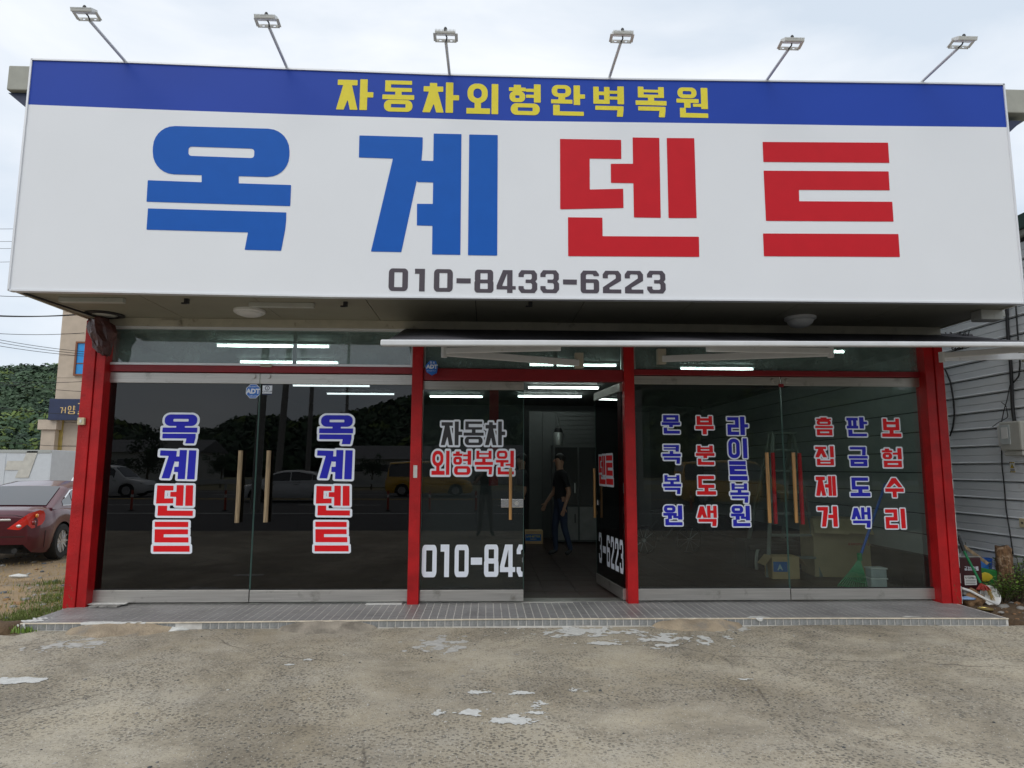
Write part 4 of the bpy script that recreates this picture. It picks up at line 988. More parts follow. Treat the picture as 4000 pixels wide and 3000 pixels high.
for L, s_ in ((T_, 1), (Q_, -1)):
    fr = MB(); pts = [(xa+(xb-xa)*i/NX) for i in range(NX+1)]
    for a, b in zip(pts, pts[1:]):
        za, zb = zat(L, a), zat(L, b); e = .014*s_
        fr.add([(a, SY-.012, za-e*.2), (b, SY-.012, zb-e*.2), (b, SY-.012, zb+e), (a, SY-.012, za+e), (a, SY+.06, za-e*.2), (b, SY+.06, zb-e*.2), (b, SY+.06, zb+e), (a, SY+.06, za+e)], [(0, 1, 2, 3), (3, 2, 6, 7), (0, 4, 5, 1)])
    fr.build('frame_rail', M['frame_white'], sign)
for x in (xa, xb): MB().box(x-.012, x+.006, SY-.012, SY+.06, zat(Q_, x)-.012, zat(T_, x)+.012).build('frame_rail', M['frame_white'], sign)
sc3_ = lambda o_, s__, z: [o_[0]+z[0]/s__, o_[1]+z[1]/s__, o_[0]+z[2]/s__, o_[1]+z[3]/s__]
O2 = ((1300, 0), 1.3827)
for ch, b in zip('자동차외형완벽복원', [(27, 430, 217, 592), (270, 438, 438, 602), (492, 447, 680, 607), (726, 455, 895, 614), (953, 457, 1124, 620), (1181, 463, 1360, 623), (1409, 468, 1574, 628), (1637, 472, 1800, 631), (1858, 476, 2028, 634)]):
    put_glyph(ch, pxbox(sc3_(*O2, b), SY), SY, M['l_yellow'], sign, res=80, off=.012, dy=.003)
for ch, b in zip('010-8433-6223', [(302, 1450, 406, 1572), (440, 1452, 500, 1574), (546, 1454, 648, 1576), (668, 1455, 745, 1577), (765, 1457, 868, 1581), (885, 1459, 988, 1582), (1003, 1460, 1104, 1583), (1121, 1460, 1222, 1583), (1243, 1461, 1318, 1584), (1338, 1462, 1438, 1584), (1458, 1463, 1557, 1584), (1577, 1463, 1676, 1585), (1697, 1463, 1797, 1585)]):
    put_glyph(ch, pxbox(sc3_(*O2, b), SY), SY, M['l_dark'], sign, res=64, dy=.003)
# the four big letters, traced as plane outlines
def big(polys, org, s__, m, zadj=0):
    shapes = []; P2 = []
    for k, pts in polys:
        P2.append((k, [W(org[0]+x/s__, org[1]+y/s__, SY)[0::2] for x, y in pts]))
    allx = [p[0] for _, q in P2 for p in q]; ally = [p[1] for _, q in P2 for p in q]
    me = field_mesh('letter', lambda X, Y: sdf(P2, X, Y), min(allx)-.02, min(ally)-.02, max(allx)+.02, max(ally)+.02, 230, 230)
    me.materials.append(M[m]); o = bpy.data.objects.new('letter', me); C.objects.link(o); o.rotation_euler = (PI/2, 0, 0); o.location = (0, SY-.003, 0); adopt(o, sign)
def rounded(p, r, k=7):   # p: tl,tr,br,bl in readings
    out = []; n = 4
    for i in range(4):
        a, b, c = Vector(p[i-1]), Vector(p[i]), Vector(p[(i+1) % 4]); u = (a-b).normalized(); w_ = (c-b).normalized()
        for t in range(k+1):
            s_ = t/k; P0 = b+u*r; P2_ = b+w_*r; q = P0*(1-s_)**2+b*2*s_*(1-s_)+P2_*s_**2; cc = b+(u+w_)*r; qq = cc+((q-cc).normalized())*r; out.append(tuple(qq))
    return out
ringo = rounded([(830, 678), (1566, 699), (1562, 960), (822, 939)], 118); ringi = rounded([(1019, 792), (1375, 804), (1373, 855), (1018, 842)], 17)
def big_ok():
    tr = lambda pts: [W(x/1.3829, y/1.3829, SY)[0::2] for x, y in pts]
    A, Bq = tr(ringo), tr(ringi)
    stem = tr([(1090, 900), (1290, 905), (1290, 991), (1573, 1000), (1568, 1114), (792, 1090), (799, 974), (1090, 985)]); gi = tr([(800, 1126), (1547, 1148), (1546, 1190), (1541, 1240), (1519, 1355), (1322, 1350), (1340, 1256), (792, 1241)])
    def fn(X, Y): return np.minimum(np.minimum(np.maximum(sd_poly(A, X, Y), -sd_poly(Bq, X, Y)), sd_poly(stem, X, Y)), sd_poly(gi, X, Y))
    allp = A+stem+gi; me = field_mesh('letter', fn, min(p[0] for p in allp)-.02, min(p[1] for p in allp)-.02, max(p[0] for p in allp)+.02, max(p[1] for p in allp)+.02, 230, 230)
    me.materials.append(M['l_blue']); o = bpy.data.objects.new('letter', me); C.objects.link(o); o.rotation_euler = (PI/2, 0, 0); o.location = (0, SY-.003, 0); adopt(o, sign)
big_ok()
big([('p', [(144, 732), (486, 742), (485, 800), (479, 868), (543, 870), (545, 722), (695, 725), (689, 1377), (536, 1375), (538, 1220), (454, 1218), (455, 1101), (540, 1102), (542, 986), (457, 984), (455, 970), (370, 1362), (206, 1359), (325, 857), (141, 851)]), ('p', [(737, 727), (891, 730), (888, 1381), (730, 1379)])], *O2, 'l_blue')
big([('p', [(1227, 751), (1557, 756), (1558, 859), (1387, 857), (1388, 1024), (1568, 1020), (1570, 1124), (1228, 1131)]), ('p', [(1619, 743), (1763, 745), (1771, 1177), (1626, 1175), (1623, 990), (1502, 988), (1501, 885), (1621, 885)]), ('p', [(1803, 746), (1952, 747), (1965, 1178), (1813, 1178)]), ('p', [(1270, 1174), (1456, 1176), (1457, 1276), (1977, 1279), (1979, 1388), (1271, 1384)])], *O2, 'l_red')
big([('p', [(385, 767), (1062, 771), (1069, 880), (389, 875)]), ('p', [(390, 922), (1065, 926), (1071, 1028), (581, 1026), (583, 1087), (1085, 1090), (1092, 1197), (403, 1193)]), ('p', [(387, 1261), (1118, 1264), (1126, 1388), (392, 1384)])], (2700, 0), 1.3823, 'l_red')

# ------------------------------------------------------------------ floodlights on arms above the sign
FD = [((500, 246), (352, 82)), ((1125, 268), (1052, 108)), ((1757, 294), (1742, 165)), ((2378, 305), (2424, 168)), ((2990, 315), (3078, 195)), ((3592, 322), (3740, 190))]
pl = ['leftmost floodlight over the blank left end of the sign', 'second floodlight from the left over the blue letter', 'third floodlight from the left over the yellow letters', 'fourth floodlight from the left over the yellow letters', 'second floodlight from the right over the sign', 'rightmost floodlight over the blank right end of the sign']
HD = []
for (base, tip), lab in zip(FD, pl):
    b = Vector(W(base[0], base[1]-2, SY+.05)); bx_ = b.x
    # the arm leans straight out towards the street: find the depth at which its tip has the same x
    d = ray(*tip); t = bx_/d.x if abs(d.x) > 200 else None
    yt = -D+d.y*t if t and d.y*t > 3 else -2.55
    HD.append((b, yt, tip, lab))
ytm = sorted(h[1] for h in HD)[len(HD)//2]; YT = -1.86
def floodlight(b, tipv, lab):
    t = thing('floodlight', lab.replace('floodlight', 'white floodlight on a long arm', 1), 'floodlight', tuple(b), group='floodlights over the sign')
    bb = Vector((b.x, SY+.05, b.z-.02))
    MB().cyl(bb, tipv, .015, n=10).build('arm', M['aw_white'], t, smooth=True)
    c = tipv+Vector((0, -.01, .01)); wd = .100
    br = MB(); br.box(c.x-wd, c.x-.062, c.y, c.y+.005, c.z-.017, c.z+.017); br.box(c.x-.04, c.x+.04, c.y, c.y+.005, c.z-.017, c.z+.017); br.box(c.x+.062, c.x+wd, c.y, c.y+.005, c.z-.017, c.z+.017)
    for sx_ in (-1, 1): br.box(min(c.x+sx_*.04, c.x+sx_*.062), max(c.x+sx_*.04, c.x+sx_*.062), c.y, c.y+.005, c.z-.017, c.z-.007); br.box(min(c.x+sx_*.04, c.x+sx_*.062), max(c.x+sx_*.04, c.x+sx_*.062), c.y, c.y+.005, c.z+.007, c.z+.017)
    for sx_ in (-1, 1): br.obox((c.x+sx_*wd, c.y+.002, c.z-.006), (c.x+sx_*wd, c.y-.085, c.z+.016), .004, .028, up=(1, 0, 0))
    br.build('bracket', M['lamp_white'], t)
    # housing: flat box with fins on its back, glass looking down at the sign
    Rm = Matrix.Rotation(math.radians(24), 4, 'X'); hc = Vector((c.x, c.y-.085, c.z+.016))
    def rot(m_):
        m_.v = [tuple(Rm @ Vector(p)+hc) for p in m_.v]; return m_
    h = rot(MB().box(-.094, .094, -.055, .055, -.012, .008)).build('housing', M['lamp_white'], t, bevel=.004)
    rot(MB().box(-.084, .084, -.045, .045, -.015, -.0125)).build('lamp_glass', M['white_pl'], h)
    fn = MB()
    for k in range(15): fn.box(-.092+k*.0129, -.089+k*.0129, -.055, .055, .0085, .024)
    rot(fn).build('cooling_fins', M['lamp_white'], h)
    MB().lathe([(.016, 0), (.016, .02), (.010, .032), (0, .034)], (hc.x, hc.y, hc.z+.026), 12).build('cable_gland', M['black_pl'], h)
    MB().tube([tipv+Vector((0, -.003, 0)), tipv+Vector((.012, -.05, .012)), tipv+Vector((-.004, -.10, .03))], .007, 8).build('lamp_cable', M['cable'], t)
for b, yt, tip, lab in HD:
    p = Vector(W(tip[0], tip[1], YT)); floodlight(b, p, lab)

# ------------------------------------------------------------------ retractable awning
AY = -1.7
aw = thing('awning', 'black retractable awning with white front bar over the middle and right doors', 'awning', (2.7, -.1, 3.0))
a = W(1487, 1327, AY); a2 = W(1487, 1351, AY); b = W(4000, 1336, AY); b2 = W(4000, 1354, AY)
k_ = (5.85-a[0])/(b[0]-a[0]); b = tuple(Vector(a)+(Vector(b)-Vector(a))*k_); b2 = tuple(Vector(a2)+(Vector(b2)-Vector(a2))*k_)
fb = MB(); y0_, y1_ = AY-.02, AY+.05
fb.add([(a[0], y0_, a2[2]), (b[0], y0_, b2[2]), (b[0], y0_, b[2]), (a[0], y0_, a[2]), (a[0], y1_, a2[2]), (b[0], y1_, b2[2]), (b[0], y1_, b[2]), (a[0], y1_, a[2])], [(0, 1, 2, 3), (4, 7, 6, 5), (0, 4, 5, 1), (3, 2, 6, 7), (0, 3, 7, 4), (1, 5, 6, 2)])
fb.build('front_bar', M['aw_white'], aw, bevel=.012)
MB().cyl((a[0]+.03, -.02, 3.09), (5.85, -.02, 3.09), .038, n=16).build('roller', M['fabric'], aw, smooth=True)
MB().box(a[0]+.05, 5.85, -.09, -.062, 2.99, 3.02).build('mounting_bar', M['aw_white'], aw)
fbv = []; NXF, NYF = 90, 14
for i in range(NXF+1):
    u = i/NXF; xf = a[0]+.01+(5.83-a[0])*u
    zf_ = a[2]+(b[2]-a[2])*u
    for j in range(NYF+1):
        s_ = j/NYF; y = AY+.03+(-.02-AY-.03)*s_; sag = -.030*math.sin(PI*s_)*(1+.7*math.sin(xf*2.1)+.3*math.sin(xf*5.3+s_*3)); z = zf_-.004+(3.11-zf_+.004)*s_+sag
        fbv.append((xf, y, z))
f = [(i*(NYF+1)+j, (i+1)*(NYF+1)+j, (i+1)*(NYF+1)+j+1, i*(NYF+1)+j+1) for i in range(NXF) for j in range(NYF)]
fo = MB().add(fbv, f).build('canopy', M['fabric'], aw, smooth='all'); sm = fo.modifiers.new('thickness', 'SOLIDIFY'); sm.thickness = .004
def arm_pair(el, sh, fr_, elY=-1.0, label=None):
    e = Vector(W(*el, elY)); s_ = Vector(W(*sh, -.12)); f_ = Vector(W(*fr_, AY+.10))
    A_ = MB().obox(s_, e, .035, .075).build('upper_arm', M['aw_white'], aw, bevel=.006)
    MB().obox(e+Vector((0, 0, .02)), f_, .03, .06).build('forearm', M['aw_white'], aw, bevel=.006)
    MB().cyl(e-Vector((0, 0, .05)), e+Vector((0, 0, .055)), .032, n=12).build('elbow', M['aw_white'], aw, smooth=True)
    MB().box(s_.x-.05, s_.x+.05, -.14, -.06, s_.z-.06, s_.z+.12).build('shoulder', M['beige'], aw, bevel=.005)
arm_pair((1735, 1377), (2262, 1418), (2190, 1358))
arm_pair((3245, 1378), (2585, 1402), (2760, 1362))
arm_pair((3680, 1396), (4020, 1392), (4150, 1352), elY=-.9)

# ------------------------------------------------------------------ soffit fittings
def onS(px, py, Z=3.198): return G(px, py, Z)
def dome(px, py, r, h, lab):
    c = onS(px, py); t = thing('ceiling_light', lab, 'ceiling light', c, group='round lights under the canopy')
    MB().lathe([(r, 0), (r, -.022), (r*.93, -.034), (r*.85, -.036)], c, 32).build('base_ring', M['white_pl'], t, smooth=True)
    MB().lathe([(r*.84, -.034), (r*.78, -.034-h*.4), (r*.55, -.034-h*.8), (r*.25, -.034-h*.97), (0, -.034-h)], c, 32).build('dome', M['white_pl'], t, smooth='all')
dome(975, 1212, .165, .035, 'flat round ceiling light above the left black doors')
dome(3125, 1240, .17, .085, 'bowl shaped ceiling light above the right doors')
c = onS(410, 1228); t = thing('ceiling_speaker', 'oval speaker grille with ragged black rim at left end of soffit', 'speaker', c)
MB().lathe([(.20, 0), (.20, -.01), (.15, -.02), (.14, -.01)], c, 28).build('rim', M['black_pl'], t, smooth=True); MB().lathe([(.135, -.008), (.07, -.02), (0, -.023)], c, 28).build('grille', M['grey_pl'], t, smooth='all')
for (pa, pb, lab) in (((235, 1163), (495, 1170), 'thin white lamp batten at left end of the soffit'), ((975, 1182), (1230, 1187), 'thin white lamp batten beside the flat round ceiling light')):
    p, q = onS(*pa), onS(*pb); tag(MB().box(p[0], q[0], p[1]-.03, p[1]+.03, 3.15, 3.199).build('lamp_batten', M['grey_pl'], bevel=.005), lab, 'batten', 'battens under the soffit')
for px, py in ((730, 1168), (1350, 1180), (2072, 1180)):
    p = onS(px, py); P('hook', MB().box(p[0]-.02, p[0]+.02, p[1]-.02, p[1]+.02, 3.15, 3.20).box(p[0]-.05, p[0]+.0, p[1]-.01, p[1]+.01, 3.145, 3.16), M['black_pl'])
p = onS(3853, 1215); jb = MB().box(p[0]-.12, p[0]+.12, p[1]-.08, p[1]+.08, 3.09, 3.198).box(p[0]-.05, p[0]+.16, p[1]-.06, p[1]+.06, 3.125, 3.19).build('junction_box', M['grey_pl'], bevel=.006); tag(jb, 'grey junction box under the right end of the canopy', 'junction box')
cs = MB(); 
cs.tube([(XL+.10, -1.2, 3.18), (XL+.16, -.7, 3.175), (XL+.25, -.1, 3.17), (XL+.2, -.03, 3.1)], .012, 6)
tag(cs.build('canopy_cable', M['cable'], smooth='all'), 'black cable running along the left edge of the soffit', 'cable')
cs = MB(); 
for k in range(4):
    cx = XR+.12+.03*k; pts = [(cx+.07*math.sin(2.3*t_+k), -.05+.05*math.cos(3*t_+k), 3.15-.22*abs(math.sin(t_*1.57))) for t_ in [i/10 for i in range(21)]]; cs.tube(pts, .006, 5)
tag(cs.build('loose_wires', M['cable'], smooth='all'), 'loop of loose black wires above the right red post', 'wires')

# ================================================================== INSIDE THE SHOP
def tube_light(x, y, L_, lab, zc=3.045, vertical=False):
    t = thing('fluorescent_light', lab, 'ceiling light', (x, y, zc), group='lit tubes on the shop ceiling')
    MB().box(x-L_/2-.02, x+L_/2+.02, y-.035, y+.035, zc-.03, zc).build('fixture', M['fixture'], t)
    MB().cyl((x-L_/2, y, zc-.05), (x+L_/2, y, zc-.05), .016, n=10).build('tube', M['tube'], t, smooth=True)
def tl(pxa, pxb, py, lab, Z=2.995):
    a = G(pxa, py, Z); b = G(pxb, py, Z); tube_light((a[0]+b[0])/2, a[1], min(1.5, max(1.1, b[0]-a[0])), lab)
tl(850, 1278, 1350, 'lit tube just behind the left transom window, upper of two')
tl(940, 1315, 1414, 'lit tube behind the left transom window, lower of two')
tl(1145, 1440, 1506, 'lit tube high behind the second black door')
tl(1278, 1537, 1538, 'lower lit tube behind the second black door')
tl(2065, 2340, 1514, 'lit tube at the top of the open doorway')
tl(2024, 2272, 1548, 'second lit tube seen in the open doorway')
tl(1722, 1842, 1549, 'short lit tube behind the middle fixed door')
tl(2070, 2410, 1425, 'lit tube above the doorway behind the middle transom')
tl(3010, 3260, 1372, 'lit tube behind the right transom beside awning arm')
tl(2715, 2890, 1440, 'lit tube low behind the right transom window')
# cabinet with dark glass doors
cb = thing('cabinet', 'white cabinet with black glass doors at the back of the shop', 'cabinet', (2.2, 6.3, 0))
k0 = W(2160, 1735, 6.0)[0]; k1 = k0+1.55; zt = W(2200, 1738, 6.0)[2]
MB().box(k0, k1, 6.0, 6.45, .02, zt).build('carcass', M['int_white'], cb)
for k in range(3):
    a = k0+.04+k*.5
    dd = MB().box(a, a+.46, 5.975, 5.998, .75, zt-.05).build('glass_door', M['wains'], cb); MB().box(a+.39, a+.41, 5.955, 5.974, 1.0, 1.2).build('handle', M['alu'], dd)
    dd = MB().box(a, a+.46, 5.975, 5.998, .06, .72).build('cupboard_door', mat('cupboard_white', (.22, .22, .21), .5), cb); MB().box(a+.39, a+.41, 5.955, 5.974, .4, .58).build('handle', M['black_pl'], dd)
c = W(2171, 1735, 6.2); th = thing('thermos', 'steel and black pump thermos standing on the white cabinet', 'thermos', (c[0]+.05, 6.2, zt))
MB().lathe([(.09, 0), (.095, .02), (.095, .24), (.08, .27)], (c[0]+.05, 6.2, zt), 20).build('flask', M['alu'], th, smooth=True); MB().lathe([(.08, .27), (.085, .29), (.07, .36), (.03, .37)], (c[0]+.05, 6.2, zt), 20).build('lid', M['black_pl'], th, smooth=True)
MB().tube([(c[0]+.14, 6.2, zt+.1), (c[0]+.18, 6.2, zt+.2), (c[0]+.12, 6.2, zt+.32)], .01).build('handle', M['black_pl'], th)
# cardboard box by the men
def carton(px, py, wd, dp, ht, lab, m='cardboard', rz=0, open_=False):
    c = G(px, py, .0); t = MB().box(-wd/2, wd/2, 0, dp, 0.003, ht).build('cardboard_box', M[m]); t.location = (c[0], c[1], 0); t.rotation_euler = (0, 0, rz); tag(t, lab, 'box')
    for s_ in ((-1, 1) if open_ else ()):
        MB().obox((s_*wd/2, dp/2, ht), (s_*(wd/2+.10), dp/2, ht-.12), dp, .005, up=(0, 0, 1)).build('flap', M[m], t, world=False)
    return t
bx1 = carton(2080, 2125, .42, .3, .26, 'brown carton with blue print on the floor behind the walking man')
o = MB().box(-.14, .17, -.0025, -.001, .06, .19).build('print', M['print_blue'], bx1, world=False)
def lat_local(txt, x, y, z, size, m, par, bold=0):
    o = latin(txt, 0, 0, size, 0, m, None, bold=bold); o.parent = par; o.location = (x, y, z); return o
lat_local('LIVE BETTER', .015, -.004, .13, .05, M['l_yellow'], bx1, .001); lat_local('PREMIUM', .015, -.004, .085, .03, M['l_yellow'], bx1)
bx2 = carton(3072, 2263, .37, .30, .30, 'open brown carton with blue letter A panel inside the right door', open_=True, rz=-.06)
MB().box(-.17, .02, -.0025, -.001, .10, .235).build('print', M['print_blue'], bx2, world=False); lat_local('A', -.08, -.004, .125, .10, M['curtain'], bx2, .004)
bt = G(3330, 2256, 0)
bx3 = MB().box(-.50, .30, 0, .55, .003, .80).build('cardboard_box', M['cardboard_dull']); bx3.location = (bt[0], bt[1], 0); bx3.rotation_euler = (0, 0, -.12); tag(bx3, 'large tall brown carton with open flaps behind the green rake', 'box')
for x0_, x1_, ta in ((-.5, -.09, -.16), (-.07, .3, -.14)): MB().add([(x0_, 0, .80), (x1_, 0, .80), (x1_+.02, ta, .60), (x0_-.03, ta, .62), (x0_, .004, .80), (x1_, .004, .80), (x1_+.02, ta+.004, .60), (x0_-.03, ta+.004, .62)], [(0, 1, 2, 3), (7, 6, 5, 4), (0, 4, 5, 1), (2, 6, 7, 3), (0, 3, 7, 4), (1, 5, 6, 2)]).build('flap', M['cardboard_dull'], bx3, world=False)
for k in range(9): B = (-.03+k*.032, .44, -.005+k*.032, .475); g_ = glyph_mesh('자동차외형복원판금'[k], 0, 28).copy(); g_.materials.append(M['print_red']); o = bpy.data.objects.new('lettering', g_); C.objects.link(o); o.parent = bx3; o.location = (B[0]-.0, -.003, B[1]); o.scale = (.025, .035, 1); o.rotation_euler = (PI/2, 0, 0)
# rake
c = W(3330, 2288, .45); hd = Vector((c[0]+.12, .47, .42)); rk = thing('leaf_rake', 'green fan rake with blue handle leaning behind the right glass door', 'rake', (c[0], .45, 0))
MB().cyl(hd, W(3458, 1890, .75), .016, n=10).build('handle', M['rake_blue'], rk, smooth=True)
tn = MB(); lft = W(3272, 2262, .42); rgt = W(3392, 2288, .42)
ends = []
for k in range(13):
    t = k/12; e = Vector((lft[0]+(rgt[0]-lft[0])*t, .43, .14-.13*math.sin(PI*min(1, t*1.1)*.5+.2)*1)); e.z = .10-.09*t+.0; ends.append(e); tn.tube([hd, hd.lerp(e, .55)+Vector((0, -.02, 0)), e, e+Vector((0, -.03, -.02))], .006, 5)
for f_ in (.45, .72, .95): tn.tube([hd.lerp(e, f_) + Vector((0, -.02, 0)) for e in ends], .006, 5)
tn.cyl(hd+Vector((0, 0, -.03)), hd+Vector((.0, .0, .06)), .028, n=10); tn.build('rake_head', M['rake_green'], rk)
# food tubs
for (px, py, wd, ht, lab) in ((3428, 2300, .21, .12, 'lower of two milky plastic tubs beside the rake'), (3430, 2300, .20, .11, 'upper of two milky plastic tubs with a white lid')):
    c = G(px, py, 0); z0 = .0 if 'lower' in lab else .135
    t = thing('plastic_tub', lab, 'tub', (c[0], c[1], z0), group='milky plastic tubs'); MB().box(c[0]-wd/2, c[0]+wd/2, c[1]-.05, c[1]+.10, z0+.003, z0+ht).build('tub', M['tub_clear'], t, bevel=.015)
    MB().box(c[0]-wd/2-.008, c[0]+wd/2+.008, c[1]-.058, c[1]+.108, z0+ht+.001, z0+ht+.018).build('lid', M['white_pl'], t, bevel=.005)
# step ladder
ld = thing('step_ladder', 'aluminium step ladder standing open behind the right doors', 'ladder', (4.1, 1.9, 0))
M['alu_ladder'] = mat('dull_ladder', (.20, .22, .20), .5); ly = 1.7; pt, pb_ = W(3062, 1690, ly), W(2996, 2180, ly); qt, qb = W(3140, 1690, ly), W(3205, 2190, ly); mt = W(3075, 1690, ly+.25); 
r1 = MB().obox((pb_[0], ly, 0), (pt[0], ly+.35, pt[2]), .05, .03); r1.build('rail', M['alu_ladder'], ld); MB().obox((qb[0], ly, 0), (qt[0], ly+.35, qt[2]), .05, .03).build('rail', M['alu_ladder'], ld)
for s_ in ((pb_[0]+.08, pt[0]), (qb[0]-.08, qt[0])): MB().obox((s_[0], ly+1.1, 0), (s_[1], ly+.45, pt[2]), .05, .03).build('rail', M['alu_ladder'], ld)
for k in range(6):
    t_ = .13+k*.15; MB().box(pb_[0]+(pt[0]-pb_[0])*t_+.02, qb[0]+(qt[0]-qb[0])*t_-.02, ly+.35*t_-.04, ly+.35*t_+.05, pt[2]*t_-.015, pt[2]*t_+.015).build('tread', M['alu_ladder'], ld)
MB().box(pt[0]-.04, qt[0]+.04, ly+.30, ly+.5, pt[2], pt[2]+.03).build('top_cap', M['alu_ladder'], ld)
# ribbed hose
c = G(2985, 2235, 0); hz = MB().tube([(c[0]-.06+.25*(1-math.cos(t))*.7, c[1]+.12+.1*t, .02+.36*math.sin(t)) for t in [i*PI/20 for i in range(21)]], .024, 10)
tag(hz.build('vacuum_hose', M['grey_pl'], smooth=True), 'grey ribbed hose curling behind the open carton', 'hose')
# black rolled mats / bench behind carton
mb_ = MB().box(3.9, 4.75, 2.35, 2.8, .02, .42).box(3.95, 4.7, 2.33, 2.36, .30, .36); tag(mb_.build('storage_crate', M['black_pl'], bevel=.03), 'low black storage crate behind the open carton', 'crate')
# bicycle (only the wheel shows by the open leaf)
def bicycle(c, rz, lab):
    t = thing('bicycle', lab, 'bicycle', c, rz)
    def bb(mb, n, m, **k): return mb.build(n, m, t, world=False, **k)
    for s_ in (-.42, .42):
        pts = [(s_+.23*math.cos(a), 0, .25+.23*math.sin(a)) for a in [2*PI*i/32 for i in range(33)]]
        w_ = bb(MB().tube(pts, .022, 8), 'wheel', M['rubber'], smooth=True)
        sp = MB(); 
        for k in range(10): a = 2*PI*k/10; sp.cyl((s_, 0, .25), (s_+.21*math.cos(a), 0, .25+.21*math.sin(a)), .004, n=5)
        sp.cyl((s_, -.03, .25), (s_, .03, .25), .03); o = sp.build('rim', M['alloy'], w_, world=False)
    fr = MB(); A, B_2, C_, D_ = (-.42, 0, .25), (-.05, 0, .27), (-.15, 0, .62), (.30, 0, .62)
    for p, q in ((A, B_2), (B_2, C_), (A, C_), (C_, D_), (B_2, D_), (D_, (.42, 0, .25)), (D_, (.27, 0, .82))): fr.cyl(p, q, .018, n=8)
    bb(fr, 'frame', M['black_pl'], smooth=True); bb(MB().obox((-.28, 0, .74), (-.05, 0, .76), .13, .05), 'saddle', M['black_pl'], bevel=.02); bb(MB().cyl((.25, -.24, .86), (.25, .24, .86), .014), 'handlebar', M['alloy'])
c = G(2360, 2075, 0); bicycle((c[0]+.35, 4.2, 0), .1, 'small wheeled black bicycle standing beyond the open glass leaf')
c = G(2570, 2080, 0); 

# ------------------------------------------------------------------ people
def person(name, joints, radii, edges, mats, cat_fn, label, loc, rz, hair_pts=None):
    """joints: dict name->xyz; edges: pairs; one skinned surface; materials by nearest bone class."""
    t = thing('person', label, 'person', loc, rz)
    me = bpy.data.meshes.new('body'); nm = list(joints); idx = {n: i for i, n in enumerate(nm)}
    me.from_pydata([joints[n] for n in nm], [(idx[a], idx[b]) for a, b in edges], []); me.update()
    o = bpy.data.objects.new('tmpbody', me); C.objects.link(o)
    mk = o.modifiers.new('skin', 'SKIN'); mk.use_smooth_shade = True
    for i, n in enumerate(nm):
        r_ = radii[n]; sv = me.skin_vertices[0].data[i]; sv.radius = r_ if isinstance(r_, tuple) else (r_, r_)
        sv.use_root = (n == 'pelvis')
    ss = o.modifiers.new('sub', 'SUBSURF'); ss.levels = 2; ss.render_levels = 2
    dg = bpy.context.evaluated_depsgraph_get(); dg.update(); m2 = bpy.data.meshes.new_from_object(o.evaluated_get(dg)); bpy.data.objects.remove(o)
    m2.materials.clear()
    for m in mats: m2.materials.append(m)
    for p in m2.polygons: p.material_index = cat_fn(p.center); p.use_smooth = True
    b = bpy.data.objects.new('body', m2); C.objects.link(b); b.parent = t
    hc = Vector(joints['head']); hm = MB(); fwd = joints.get('_f', None)
    hm.blob((hc.x-.012, hc.y+.012, hc.z+.045), .098, 3, .03, (.86, 1.02, 1.0)); hh = hm
    hh.v = [(x, y if not (y < hc.y-.03 and z < hc.z+.07) else hc.y-.02, z) for x, y, z in hh.v]
    hh.build('hair', M['hair'], t, world=False, smooth='all')
    fc = MB(); fc.obox((hc.x, hc.y-.085, hc.z+.03), (hc.x, hc.y-.112, hc.z-.01), .022, .02); 
    for s_ in (-1, 1): fc.blob((hc.x+s_*.078, hc.y+.01, hc.z), .022, 1, .05, (.4, .8, 1.3))
    fc.build('nose_and_ears', M['skin'], t, world=False, smooth='all')
    ey = MB(); [ey.blob((hc.x+s_*.030, hc.y-.083, hc.z+.022), .011, 1, 0) for s_ in (-1, 1)]; ey.obox((hc.x-.022, hc.y-.088, hc.z-.045), (hc.x+.022, hc.y-.088, hc.z-.045), .008, .008); ey.build('eyes_and_mouth', M['hair'], t, world=False)
    return t
